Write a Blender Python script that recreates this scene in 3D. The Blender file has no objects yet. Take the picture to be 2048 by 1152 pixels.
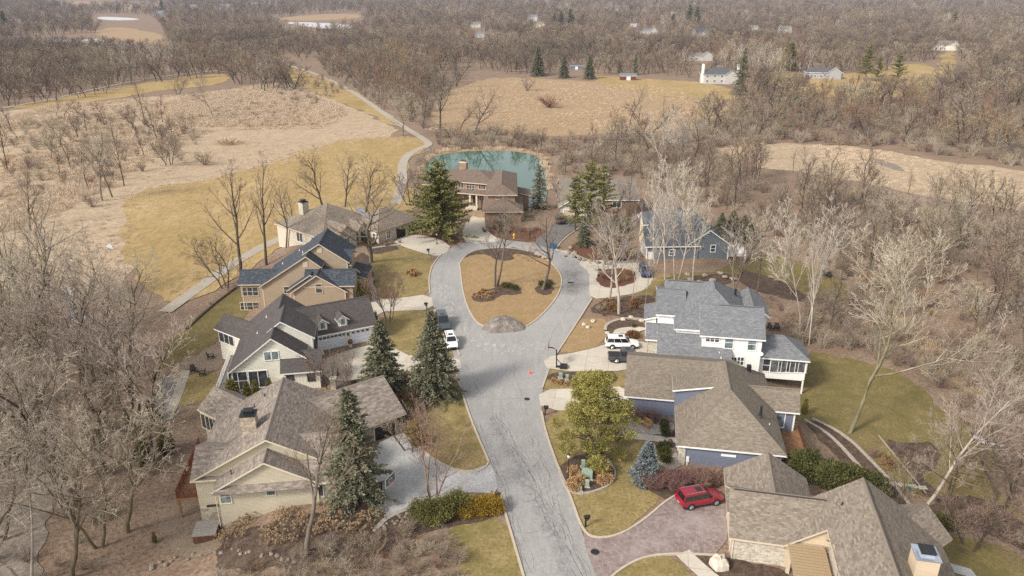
import bpy, bmesh, math, random
from mathutils import Vector, Matrix
R = math.radians
SC = bpy.context.scene
COL = SC.collection
random.seed(7)

# ---------------------------------------------------------------- camera
FPX, PITCH, CAMH = 1520.0, R(21.7), 50.0          # focal length in 2048-pixel units, tilt below the horizon, height
cam = bpy.data.cameras.new('camera')
cam.sensor_width = 36.0
cam.lens = FPX / 2048 * 36.0
cam.clip_start, cam.clip_end = 0.5, 30000
cam_o = bpy.data.objects.new('camera', cam)
COL.objects.link(cam_o)
cam_o.location = (0, 0, CAMH)
cam_o.rotation_euler = (R(90) - PITCH, 0, 0)
SC.camera = cam_o
# ---------------------------------------------------------------- world and sun
SUN_EL, SUN_AZ = R(38), R(232)                    # azimuth clockwise from +Y: from the left, slightly behind the camera
world = bpy.data.worlds.new('World')
SC.world = world
world.use_nodes = True
wn = world.node_tree
sky = wn.nodes.new('ShaderNodeTexSky')
sky.sky_type = 'NISHITA'
sky.sun_disc = False
sky.sun_elevation = SUN_EL
sky.sun_rotation = SUN_AZ
sky.air_density, sky.dust_density, sky.ozone_density = 1.0, 3.0, 1.0
hs = wn.nodes.new('ShaderNodeHueSaturation')      # thin overcast: the blue of the sky is largely washed out
hs.inputs['Saturation'].default_value = 0.12
wn.links.new(sky.outputs[0], hs.inputs['Color'])
wn.links.new(hs.outputs[0], wn.nodes['Background'].inputs[0])
wn.nodes['Background'].inputs[1].default_value = 0.125
sl = bpy.data.lights.new('sun', 'SUN')
sl.energy = 1.9
sl.angle = R(10)
sl.color = (1.0, 0.915, 0.78)
so = bpy.data.objects.new('sun', sl)
COL.objects.link(so)
sd = Vector((math.sin(SUN_AZ) * math.cos(SUN_EL), math.cos(SUN_AZ) * math.cos(SUN_EL), math.sin(SUN_EL)))
so.rotation_euler = sd.to_track_quat('Z', 'Y').to_euler()
SC.view_settings.view_transform = 'Standard'
SC.view_settings.look = 'None'
SC.view_settings.exposure = 0.82
SC.cycles.max_bounces = 5
SC.cycles.use_adaptive_sampling = False
SC.cycles.use_light_tree = False
SC.cycles.diffuse_bounces = 2
SC.cycles.glossy_bounces = 3
SC.cycles.volume_bounces = 0
SC.cycles.use_denoising = False

# ---------------------------------------------------------------- photograph geometry
def smooth(t):
    t = 0.0 if t < 0 else 1.0 if t > 1 else t
    return t * t * (3 - 2 * t)
def lerp_tab(tab, y):
    if y <= tab[0][0]: return tab[0][1]
    for (a, va), (b, vb) in zip(tab, tab[1:]):
        if y <= b: return va + (vb - va) * (y - a) / (b - a)
    return tab[-1][1]
LT = [(40, -20), (66, -22), (95, -34), (122, -37.5), (150, -42), (175, -36)]
RT = [(40, 38), (60, 36), (75, 29), (100, 29), (125, 36), (150, 42), (175, 40)]
def h(x, y):
    a = smooth((lerp_tab(LT, y) - x) / 11.0)
    b = smooth((x - lerp_tab(RT, y)) / 12.0)
    c = smooth((y - 166) / 34.0)
    return -2.7 * (1 - (1 - a) * (1 - b) * (1 - c))
CP, SP = math.cos(PITCH), math.sin(PITCH)
def ray(u, v):
    a, b = (u - 1024) / FPX, (576 - v) / FPX
    return a, CP + b * SP, -SP + b * CP
def G(u, v, z=0.0):
    d = ray(u, v); t = (z - CAMH) / d[2]
    return d[0] * t, d[1] * t
def W(u, v, dz=0.0):                              # photo pixel -> point on the terrain
    z = 0.0
    for _ in range(14):
        x, y = G(u, v, z); z = 0.5 * z + 0.5 * h(x, y)
    x, y = G(u, v, z)
    return Vector((x, y, h(x, y) + dz))
def proj(p):
    dz = p[2] - CAMH
    zc = p[1] * CP - dz * SP
    return 1024 + FPX * p[0] / zc, 576 - FPX * (p[1] * SP + dz * CP) / zc
def height_to(p, v):                              # height of a thing standing at p whose top shows at row v
    b = (576 - v) / FPX
    # rows: (y SP + dz CP) = b (y CP - dz SP)
    dz = p[1] * (b * CP - SP) / (CP + b * SP)
    return dz + CAMH - p[2]

# ---------------------------------------------------------------- scene helpers
def tag(o, label=None, cat=None, group=None, kind=None):
    if label: o['label'] = label
    if cat: o['category'] = cat
    if group: o['group'] = group
    if kind: o['kind'] = kind
    return o
def empty(name, loc=(0, 0, 0), rz=0.0, label=None, cat=None, group=None):
    o = bpy.data.objects.new(name, None)
    o.empty_display_size = 0.3
    COL.objects.link(o)
    o.location = loc; o.rotation_euler = (0, 0, rz)
    return tag(o, label, cat, group)
class MB:
    def __init__(s): s.v, s.f, s.uv, s.m = [], [], [], []
    def face(s, pts, m=0, uv=None):
        i = len(s.v); s.v += [tuple(p) for p in pts]
        s.f.append(tuple(range(i, i + len(pts)))); s.m.append(m)
        s.uv.append(uv)
    def box(s, x0, x1, y0, y1, z0, z1, m=0, M=None):
        c = [(x0,y0,z0),(x1,y0,z0),(x1,y1,z0),(x0,y1,z0),(x0,y0,z1),(x1,y0,z1),(x1,y1,z1),(x0,y1,z1)]
        if M is not None: c = [M @ Vector(p) for p in c]
        i = len(s.v); s.v += [tuple(p) for p in c]
        for f in ((0,3,2,1),(4,5,6,7),(0,1,5,4),(1,2,6,5),(2,3,7,6),(3,0,4,7)):
            s.f.append(tuple(i + k for k in f)); s.m.append(m); s.uv.append(None)
    def tube(s, pts, rad, n=6, m=0, cap=True):
        pts = [Vector(p) for p in pts]
        i0 = len(s.v); k = len(pts)
        for j, p in enumerate(pts):
            d = (pts[min(j + 1, k - 1)] - pts[max(j - 1, 0)])
            if d.length < 1e-9: d = Vector((0, 0, 1))
            d.normalize()
            a = d.cross(Vector((0, 0, 1)) if abs(d.z) < 0.9 else Vector((1, 0, 0))).normalized()
            b = d.cross(a)
            r = rad[j] if hasattr(rad, '__len__') else rad
            for q in range(n):
                t = 2 * math.pi * q / n
                s.v.append(tuple(p + a * (r * math.cos(t)) + b * (r * math.sin(t))))
        for j in range(k - 1):
            for q in range(n):
                q2 = (q + 1) % n
                s.f.append((i0 + j*n + q, i0 + j*n + q2, i0 + (j+1)*n + q2, i0 + (j+1)*n + q)); s.m.append(m); s.uv.append(None)
        if cap:
            s.f.append(tuple(i0 + q for q in reversed(range(n)))); s.m.append(m); s.uv.append(None)
            s.f.append(tuple(i0 + (k-1)*n + q for q in range(n))); s.m.append(m); s.uv.append(None)
    def cyl(s, x, y, z0, z1, r0, r1=None, n=12, m=0):
        s.tube([(x, y, z0), (x, y, z1)], [r0, r0 if r1 is None else r1], n, m)
    def lathe(s, x, y, prof, n=12, m=0):
        s.tube([(x, y, z) for r, z in prof], [r for r, z in prof], n, m)
    def ball(s, c, r, n=6, m=0, sz=1.0, jit=0.0, rnd=random):
        c = Vector(c); k = n // 2 + 1; i0 = len(s.v)
        for a in range(k + 1):
            th = math.pi * a / k
            for q in range(n):
                ph = 2 * math.pi * q / n
                rr = r * (1 + jit * (rnd.random() * 2 - 1))
                s.v.append((c.x + rr*math.sin(th)*math.cos(ph), c.y + rr*math.sin(th)*math.sin(ph), c.z + rr*sz*math.cos(th)))
        for a in range(k):
            for q in range(n):
                q2 = (q + 1) % n
                s.f.append((i0+a*n+q, i0+(a+1)*n+q, i0+(a+1)*n+q2, i0+a*n+q2)); s.m.append(m); s.uv.append(None)
    def mesh(s, name, mats, smooth_=False):
        me = bpy.data.meshes.new(name)
        me.from_pydata(s.v, [], s.f)
        for m in (mats if isinstance(mats, (list, tuple)) else [mats]): me.materials.append(m)
        if any(s.m): me.polygons.foreach_set('material_index', s.m)
        if any(u is not None for u in s.uv):
            ul = me.uv_layers.new(name='UVMap')
            flat = []
            for f, u in zip(s.f, s.uv):
                if u is None: u = [(0, 0)] * len(f)
                for a in u: flat += [a[0], a[1]]
            ul.data.foreach_set('uv', flat)
        if smooth_: me.polygons.foreach_set('use_smooth', [True] * len(s.f))
        me.update()
        return me
    def build(s, name, mats, parent=None, smooth_=False, **kw):
        o = bpy.data.objects.new(name, s.mesh(name, mats, smooth_))
        COL.objects.link(o)
        if parent is not None: o.parent = parent
        return tag(o, **kw)
def obj(name, me, parent=None, **kw):
    o = bpy.data.objects.new(name, me); COL.objects.link(o)
    if parent is not None: o.parent = parent
    return tag(o, **kw)
KIDS = {}
def copy_tree(o, parent=None):
    c = o.copy(); COL.objects.link(c)
    if parent is not None: c.parent = parent
    for ch in list(o.children): copy_tree(ch, c)
    return c

# ---------------------------------------------------------------- materials
def nd(nt, t, **kw):
    n = nt.nodes.new(t)
    for k, v in kw.items():
        if k in n.inputs: n.inputs[k].default_value = v
        else: setattr(n, k, v)
    return n
def newmat(name, rough=0.8, spec=0.3, metal=0.0):
    m = bpy.data.materials.new(name); m.use_nodes = True
    b = m.node_tree.nodes['Principled BSDF']
    b.inputs['Roughness'].default_value = rough
    b.inputs['Specular IOR Level'].default_value = spec
    b.inputs['Metallic'].default_value = metal
    return m, m.node_tree, b
def c4(c): return (c[0], c[1], c[2], 1.0)
def ramp(nt, src, stops, interp='LINEAR'):
    r = nt.nodes.new('ShaderNodeValToRGB'); r.color_ramp.interpolation = interp
    e = r.color_ramp.elements
    while len(e) < len(stops): e.new(0.5)
    for k, (p, c) in enumerate(stops):
        e[k].position = p; e[k].color = c4(c) if hasattr(c, '__len__') else (c, c, c, 1)
    nt.links.new(src, r.inputs[0]); return r.outputs[0]
def noise(nt, scale, detail=4, rough=0.55, vec=None, sc3=None, dist=0.0):
    if vec is None:
        vec = nt.nodes.new('ShaderNodeTexCoord').outputs['Object']
    if sc3:
        mp = nd(nt, 'ShaderNodeMapping'); mp.inputs['Scale'].default_value = sc3
        nt.links.new(vec, mp.inputs[0]); vec = mp.outputs[0]
    n = nd(nt, 'ShaderNodeTexNoise', Scale=scale, Detail=detail, Roughness=rough, Distortion=dist)
    nt.links.new(vec, n.inputs['Vector']); return n.outputs['Fac']
def mix(nt, fac, a, b, blend='MIX'):
    m = nt.nodes.new('ShaderNodeMix'); m.data_type = 'RGBA'; m.blend_type = blend
    for s, i in ((fac, 0), (a, 6), (b, 7)):
        if hasattr(s, 'is_linked') or hasattr(s, 'links'): nt.links.new(s, m.inputs[i])
        else: m.inputs[i].default_value = s if i == 0 else c4(s)
    return m.outputs[2]
def mth(nt, op, a, b=0.0, clamp=False):
    m = nt.nodes.new('ShaderNodeMath'); m.operation = op; m.use_clamp = clamp
    for s, i in ((a, 0), (b, 1)):
        if hasattr(s, 'links'): nt.links.new(s, m.inputs[i])
        else: m.inputs[i].default_value = s
    return m.outputs[0]
def bump(nt, b, src, strength=0.3, dist=0.05):
    n = nd(nt, 'ShaderNodeBump', Strength=strength, Distance=dist)
    nt.links.new(src, n.inputs['Height']); nt.links.new(n.outputs[0], b.inputs['Normal'])
MAT = {}
def flat(name, c, rough=0.7, var=0.12, scale=3.0, spec=0.3, metal=0.0):
    if name in MAT: return MAT[name]
    m, nt, b = newmat(name, rough, spec, metal)
    lo = [x * (1 - var) for x in c]; hi = [min(1, x * (1 + var)) for x in c]
    nt.links.new(ramp(nt, noise(nt, scale), [(0.3, lo), (0.7, hi)]), b.inputs['Base Color'])
    MAT[name] = m; return m
def ground_mat(name, cols, big=0.03, mid=0.35, fine=4.0, bumps=0.4, rough=0.95, sc3=None):
    """cols: dark, mid, light, accent"""
    m, nt, b = newmat(name, rough, 0.15)
    a = noise(nt, big, 5, 0.6, dist=0.4)
    c = noise(nt, mid, 6, 0.65, sc3=sc3)
    f = noise(nt, fine, 6, 0.75, sc3=sc3)
    base = mix(nt, ramp(nt, a, [(0.36, 0), (0.64, 1)]), cols[1], cols[3])
    base = mix(nt, ramp(nt, c, [(0.35, 0), (0.72, 1)]), base, cols[2])
    k = mix(nt, ramp(nt, f, [(0.33, 1), (0.58, 0)]), base, cols[0])
    if name.startswith('lawn'):
        q = noise(nt, 0.22, 6, 0.7, dist=0.8)
        k = mix(nt, ramp(nt, q, [(0.52, 0), (0.68, 0.5)]), k, (cols[3][0]*.88, cols[3][1]*.95, cols[3][2]*.75))
        k = mix(nt, ramp(nt, noise(nt, 0.3, 6, 0.75), [(0.58, 0), (0.75, 0.5)]), k, [min(1, x*1.22) for x in cols[2]])
        k = mix(nt, ramp(nt, noise(nt, 7.0, 3, 0.9), [(0.66, 0), (0.72, 0.6)]), k, (cols[0][0]*.6, cols[0][1]*.5, cols[0][2]*.5))
    nt.links.new(k, b.inputs['Base Color'])
    bump(nt, b, mth(nt, 'ADD', f, c), bumps, 0.15)
    MAT[name] = m; return m
def shingle(name, cols, bw=0.42, bh=0.17, contrast=1.0):
    m, nt, b = newmat(name, 0.9, 0.2)
    uv = nt.nodes.new('ShaderNodeTexCoord').outputs['UV']
    br = nd(nt, 'ShaderNodeTexBrick', Scale=1.0)
    br.offset = 0.37; br.inputs['Brick Width'].default_value = bw; br.inputs['Row Height'].default_value = bh
    br.inputs['Mortar Size'].default_value = 0.012; br.inputs['Bias'].default_value = 0.0
    br.inputs['Color1'].default_value = (0, 0, 0, 1); br.inputs['Color2'].default_value = (1, 1, 1, 1); br.inputs['Mortar'].default_value = (0.1, 0.1, 0.1, 1)
    nt.links.new(uv, br.inputs['Vector'])
    br2 = nd(nt, 'ShaderNodeTexBrick', Scale=1.0)
    br2.offset = 0.61; br2.inputs['Brick Width'].default_value = bw * 1.55; br2.inputs['Row Height'].default_value = bh
    br2.inputs['Mortar Size'].default_value = 0.0
    br2.inputs['Color1'].default_value = (0, 0, 0, 1); br2.inputs['Color2'].default_value = (1, 1, 1, 1)
    nt.links.new(uv, br2.inputs['Vector'])
    t = mth(nt, 'ADD', mth(nt, 'MULTIPLY', br.outputs[0], 0.6), mth(nt, 'MULTIPLY', br2.outputs[0], 0.4))
    col = ramp(nt, t, [(0.12, cols[0]), (0.5, cols[1]), (0.88, cols[2])])
    w = noise(nt, 0.5, 4, 0.6, vec=uv)
    col = mix(nt, ramp(nt, w, [(0.4, 0.0), (0.8, 0.22)]), col, [c * 0.8 for c in cols[1]])
    g = noise(nt, 9, 3, 0.8, vec=uv)
    col = mix(nt, 0.35, col, ramp(nt, g, [(0.3, [c * 0.45 for c in cols[1]]), (0.7, [min(1, c * 1.6) for c in cols[1]])]), 'MIX')
    nt.links.new(col, b.inputs['Base Color'])
    bump(nt, b, t, 0.35, 0.03)
    MAT[name] = m; return m
def siding(name, c, step=0.16, depth=0.5, vertical=False):
    m, nt, b = newmat(name, 0.6, 0.3)
    tc = nt.nodes.new('ShaderNodeTexCoord').outputs['Object']
    sx = nt.nodes.new('ShaderNodeSeparateXYZ'); nt.links.new(tc, sx.inputs[0])
    z = sx.outputs['Z'] if not vertical else mth(nt, 'ADD', sx.outputs['X'], mth(nt, 'MULTIPLY', sx.outputs['Y'], 1.0))
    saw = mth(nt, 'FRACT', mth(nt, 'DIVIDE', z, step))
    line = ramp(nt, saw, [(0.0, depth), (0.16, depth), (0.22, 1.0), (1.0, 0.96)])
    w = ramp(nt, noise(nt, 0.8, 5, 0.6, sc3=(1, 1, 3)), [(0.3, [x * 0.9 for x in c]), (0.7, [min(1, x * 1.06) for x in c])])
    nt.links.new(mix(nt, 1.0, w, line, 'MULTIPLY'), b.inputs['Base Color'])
    bump(nt, b, saw, 0.3, 0.02)
    MAT[name] = m; return m
def stone(name, cols, scale=2.6, mortar=(0.42, 0.39, 0.35)):
    m, nt, b = newmat(name, 0.9, 0.2)
    tc = nt.nodes.new('ShaderNodeTexCoord').outputs['Object']
    mp = nd(nt, 'ShaderNodeMapping'); mp.inputs['Scale'].default_value = (1, 1, 1.7); nt.links.new(tc, mp.inputs[0])
    v = nd(nt, 'ShaderNodeTexVoronoi', Scale=scale); nt.links.new(mp.outputs[0], v.inputs['Vector'])
    v2 = nd(nt, 'ShaderNodeTexVoronoi', Scale=scale); v2.feature = 'DISTANCE_TO_EDGE'; nt.links.new(mp.outputs[0], v2.inputs['Vector'])
    sp = nt.nodes.new('ShaderNodeSeparateColor'); nt.links.new(v.outputs['Color'], sp.inputs[0])
    col = ramp(nt, sp.outputs[0], [(0.0, cols[0]), (0.5, cols[1]), (1.0, cols[2])])
    col = mix(nt, ramp(nt, v2.outputs['Distance'], [(0.02, 1), (0.07, 0)]), col, mortar)
    nt.links.new(col, b.inputs['Base Color'])
    bump(nt, b, v2.outputs['Distance'], 0.5, 0.05)
    MAT[name] = m; return m
def brickmat(name, c1, c2, mortar):
    m, nt, b = newmat(name, 0.9, 0.2)
    tc = nt.nodes.new('ShaderNodeTexCoord').outputs['Object']
    sx = nt.nodes.new('ShaderNodeSeparateXYZ'); nt.links.new(tc, sx.inputs[0])
    cb = nt.nodes.new('ShaderNodeCombineXYZ')
    nt.links.new(mth(nt, 'ADD', sx.outputs['X'], sx.outputs['Y']), cb.inputs[0]); nt.links.new(sx.outputs['Z'], cb.inputs[1])
    br = nd(nt, 'ShaderNodeTexBrick', Scale=1.0); br.inputs['Brick Width'].default_value = 0.3; br.inputs['Row Height'].default_value = 0.1
    br.inputs['Mortar Size'].default_value = 0.012
    br.inputs['Color1'].default_value = c4(c1); br.inputs['Color2'].default_value = c4(c2); br.inputs['Mortar'].default_value = c4(mortar)
    nt.links.new(cb.outputs[0], br.inputs['Vector'])
    w = noise(nt, 0.9, 4)
    nt.links.new(mix(nt, ramp(nt, w, [(0.3, 0), (0.8, 0.5)]), br.outputs[0], [x * 0.7 for x in c1]), b.inputs['Base Color'])
    MAT[name] = m; return m
def glassmat(name, c=(0.03, 0.035, 0.04), rough=0.06):
    m, nt, b = newmat(name, rough, 0.6)
    w = noise(nt, 1.3, 3)
    nt.links.new(ramp(nt, w, [(0.35, [x * 0.6 for x in c]), (0.65, [x * 1.9 for x in c])]), b.inputs['Base Color'])
    MAT[name] = m; return m
def bark(name, c, var=0.35, scale=1.6, tint=0.0):
    m, nt, b = newmat(name, 0.95, 0.1)
    f = noise(nt, scale, 6, 0.7, sc3=(1.5, 1.5, 0.5))
    col = ramp(nt, f, [(0.3, [x * (1 - var) for x in c]), (0.7, [min(1, x * (1 + var)) for x in c])])
    oi = nt.nodes.new('ShaderNodeObjectInfo')
    hv = nd(nt, 'ShaderNodeHueSaturation')
    nt.links.new(mth(nt, 'ADD', mth(nt, 'MULTIPLY', oi.outputs['Random'], 0.5), 0.75), hv.inputs['Value'])
    nt.links.new(mth(nt, 'ADD', mth(nt, 'MULTIPLY', oi.outputs['Random'], 0.06), 0.47), hv.inputs['Hue'])
    nt.links.new(col, hv.inputs['Color'])
    nt.links.new(hv.outputs[0], b.inputs['Base Color'])
    MAT[name] = m; return m
def leafmat(name, c0, c1, c2, rough=0.7):
    m, nt, b = newmat(name, rough, 0.2)
    at = nt.nodes.new('ShaderNodeAttribute'); at.attribute_name = 'tint'
    f = noise(nt, 0.5, 3, 0.6)
    t = mth(nt, 'ADD', mth(nt, 'MULTIPLY', at.outputs['Fac'], 0.7), mth(nt, 'MULTIPLY', f, 0.35))
    nt.links.new(ramp(nt, t, [(0.1, c0), (0.5, c1), (0.95, c2)]), b.inputs['Base Color'])
    MAT[name] = m; return m
# ================================================================ SETTING
ground_mat('leaf_litter', [(0.115,0.078,0.055),(0.225,0.158,0.112),(0.33,0.245,0.18),(0.265,0.178,0.128)], 0.02, 0.25, 2.2)
ground_mat('lawn_gold', [(0.25,0.17,0.08),(0.375,0.26,0.118),(0.46,0.34,0.185),(0.285,0.205,0.075)], 0.022, 0.09, 1.3, 0.6, sc3=(1, .4, 1))
ground_mat('lawn_dry', [(0.15,0.112,0.046),(0.255,0.19,0.083),(0.37,0.28,0.135),(0.18,0.15,0.056)], 0.12, 0.55, 3.2)
ground_mat('lawn_tan', [(0.21,0.14,0.068),(0.325,0.217,0.115),(0.40,0.28,0.16),(0.285,0.19,0.095)], 0.09, 0.5, 4)
ground_mat('lawn_green', [(0.11,0.085,0.034),(0.18,0.142,0.058),(0.255,0.195,0.09),(0.14,0.122,0.042)], 0.05, 0.4, 4)
ground_mat('marsh_tan', [(0.25,0.18,0.12),(0.40,0.305,0.21),(0.53,0.425,0.31),(0.37,0.275,0.175)], 0.025, 0.3, 1.6, 0.6)
ground_mat('marsh_gold', [(0.22,0.15,0.085),(0.345,0.24,0.14),(0.43,0.31,0.19),(0.33,0.235,0.15)], 0.02, 0.3, 1.6, 0.6)
ground_mat('mulch', [(0.038,0.026,0.02),(0.085,0.058,0.045),(0.19,0.135,0.098),(0.07,0.048,0.038)], 0.25, 1.2, 6)
ground_mat('mulch_red', [(0.075,0.033,0.02),(0.14,0.066,0.04),(0.20,0.10,0.062),(0.12,0.06,0.038)], 0.2, 1.5, 9)
ground_mat('mud', [(0.14,0.115,0.09),(0.24,0.20,0.165),(0.33,0.285,0.245),(0.2,0.165,0.13)], 0.06, 0.4, 2.5)
ground_mat('gravel_pale', [(0.2,0.17,0.14),(0.40,0.35,0.30),(0.56,0.51,0.46),(0.35,0.30,0.25)], 0.2, 2.5, 8)
ground_mat('concrete', [(0.44,0.39,0.325),(0.55,0.50,0.425),(0.60,0.55,0.475),(0.50,0.445,0.375)], 0.15, 0.7, 6, 0.08, 0.85)
ground_mat('concrete_blue', [(0.30,0.295,0.295),(0.40,0.395,0.395),(0.52,0.515,0.515),(0.345,0.335,0.325)], 0.12, 0.35, 4, 0.08, 0.85)
ground_mat('path_paving', [(0.29,0.25,0.205),(0.37,0.33,0.275),(0.43,0.385,0.325),(0.335,0.295,0.245)], 0.1, 0.6, 5, 0.08, 0.9)
ground_mat('asphalt_dark', [(0.12,0.115,0.11),(0.165,0.16,0.155),(0.20,0.195,0.19),(0.14,0.135,0.13)], 0.1, 0.6, 5, 0.08, 0.9)
ground_mat('patio_pavers', [(0.17,0.125,0.09),(0.25,0.19,0.14),(0.31,0.245,0.185),(0.22,0.165,0.12)], 0.2, 2.0, 6)
ground_mat('kerb_concrete', [(0.38,0.325,0.25),(0.47,0.405,0.32),(0.53,0.46,0.375),(0.43,0.37,0.29)], 0.3, 1.5, 6, 0.1)
ground_mat('ice', [(0.38,0.37,0.37),(0.52,0.52,0.54),(0.68,0.68,0.70),(0.45,0.44,0.45)], 0.1, 0.6, 5, 0.2, 0.6)

def joints():
    m = MAT['concrete']; nt = m.node_tree; b = nt.nodes['Principled BSDF']; src = b.inputs['Base Color'].links[0].from_socket
    tc = nt.nodes.new('ShaderNodeTexCoord').outputs['Object']
    mp = nd(nt, 'ShaderNodeMapping'); mp.inputs['Rotation'].default_value = (0, 0, R(10)); nt.links.new(tc, mp.inputs[0])
    br = nd(nt, 'ShaderNodeTexBrick', Scale=1.0); br.offset = 0.0; br.inputs['Brick Width'].default_value = 3.2; br.inputs['Row Height'].default_value = 3.2; br.inputs['Mortar Size'].default_value = 0.035
    br.inputs['Color1'].default_value = (.9,.9,.9,1); br.inputs['Color2'].default_value = (1,1,1,1); br.inputs['Mortar'].default_value = (.66,.63,.58,1)
    nt.links.new(mp.outputs[0], br.inputs['Vector'])
    col = mix(nt, 1.0, src, br.outputs[0], 'MULTIPLY')
    col = mix(nt, ramp(nt, noise(nt, 0.5, 6, 0.7), [(0.48, 0), (0.75, 0.45)]), col, (0.36, 0.32, 0.265))
    nt.links.new(col, b.inputs['Base Color'])
joints()
def paver_mat():
    m, nt, b = newmat('brick_pavers', 0.85, 0.25)
    tc = nt.nodes.new('ShaderNodeTexCoord').outputs['Object']
    mp = nd(nt, 'ShaderNodeMapping'); mp.inputs['Rotation'].default_value = (0, 0, R(-12)); nt.links.new(tc, mp.inputs[0])
    br = nd(nt, 'ShaderNodeTexBrick', Scale=1.0); br.inputs['Brick Width'].default_value = 0.3; br.inputs['Row Height'].default_value = 0.3
    br.inputs['Mortar Size'].default_value = 0.012
    br.inputs['Color1'].default_value = (0.195, 0.142, 0.128, 1); br.inputs['Color2'].default_value = (0.30, 0.24, 0.225, 1); br.inputs['Mortar'].default_value = (0.12, 0.09, 0.085, 1)
    nt.links.new(mp.outputs[0], br.inputs['Vector'])
    w = noise(nt, 0.3, 6, 0.65)
    col = mix(nt, ramp(nt, w, [(0.42, 0), (0.68, 0.65)]), br.outputs[0], (0.36, 0.31, 0.30))
    col = mix(nt, ramp(nt, noise(nt, 0.55, 5, 0.7), [(0.5, 0), (0.75, 0.5)]), col, (0.11, 0.08, 0.075))
    nt.links.new(col, b.inputs['Base Color']); MAT['brick_pavers'] = m
paver_mat()

def dist_to(nt, pts, w0, w1):
    """1 inside a band around a world polyline, 0 outside (a stain or a line of cracks with its own place on the road)."""
    geo = nt.nodes.new('ShaderNodeTexCoord').outputs['Object']
    wv = nd(nt, 'ShaderNodeTexNoise', Scale=0.35, Detail=5); nt.links.new(geo, wv.inputs['Vector'])
    off = nt.nodes.new('ShaderNodeVectorMath'); off.operation = 'SUBTRACT'; nt.links.new(wv.outputs['Color'], off.inputs[0]); off.inputs[1].default_value = (0.5, 0.5, 0.5)
    sc = nt.nodes.new('ShaderNodeVectorMath'); sc.operation = 'SCALE'; nt.links.new(off.outputs[0], sc.inputs[0]); sc.inputs['Scale'].default_value = 2.2
    ad = nt.nodes.new('ShaderNodeVectorMath'); ad.operation = 'ADD'; nt.links.new(geo, ad.inputs[0]); nt.links.new(sc.outputs[0], ad.inputs[1])
    best = None
    for (a, b) in zip(pts, pts[1:]):
        d = (b[0]-a[0], b[1]-a[1]); L2 = d[0]**2 + d[1]**2
        s1 = nt.nodes.new('ShaderNodeVectorMath'); s1.operation = 'SUBTRACT'; nt.links.new(ad.outputs[0], s1.inputs[0]); s1.inputs[1].default_value = (a[0], a[1], 0)
        dt = nt.nodes.new('ShaderNodeVectorMath'); dt.operation = 'DOT_PRODUCT'; nt.links.new(s1.outputs[0], dt.inputs[0]); dt.inputs[1].default_value = (d[0]/L2, d[1]/L2, 0)
        t = mth(nt, 'MINIMUM', mth(nt, 'MAXIMUM', dt.outputs['Value'], 0.0), 1.0)
        cb = nt.nodes.new('ShaderNodeVectorMath'); cb.operation = 'SCALE'; cb.inputs[0].default_value = (d[0], d[1], 0); nt.links.new(t, cb.inputs['Scale'])
        s2 = nt.nodes.new('ShaderNodeVectorMath'); s2.operation = 'SUBTRACT'; nt.links.new(s1.outputs[0], s2.inputs[0]); nt.links.new(cb.outputs[0], s2.inputs[1])
        fl = nt.nodes.new('ShaderNodeVectorMath'); fl.operation = 'MULTIPLY'; nt.links.new(s2.outputs[0], fl.inputs[0]); fl.inputs[1].default_value = (1, 1, 0)
        ln = nt.nodes.new('ShaderNodeVectorMath'); ln.operation = 'LENGTH'; nt.links.new(fl.outputs[0], ln.inputs[0])
        best = ln.outputs['Value'] if best is None else mth(nt, 'MINIMUM', best, ln.outputs['Value'])
    mr = nd(nt, 'ShaderNodeMapRange'); mr.inputs['From Min'].default_value = w0; mr.inputs['From Max'].default_value = w1
    mr.inputs['To Min'].default_value = 1; mr.inputs['To Max'].default_value = 0
    nt.links.new(best, mr.inputs['Value']); return mr.outputs[0]
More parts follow.
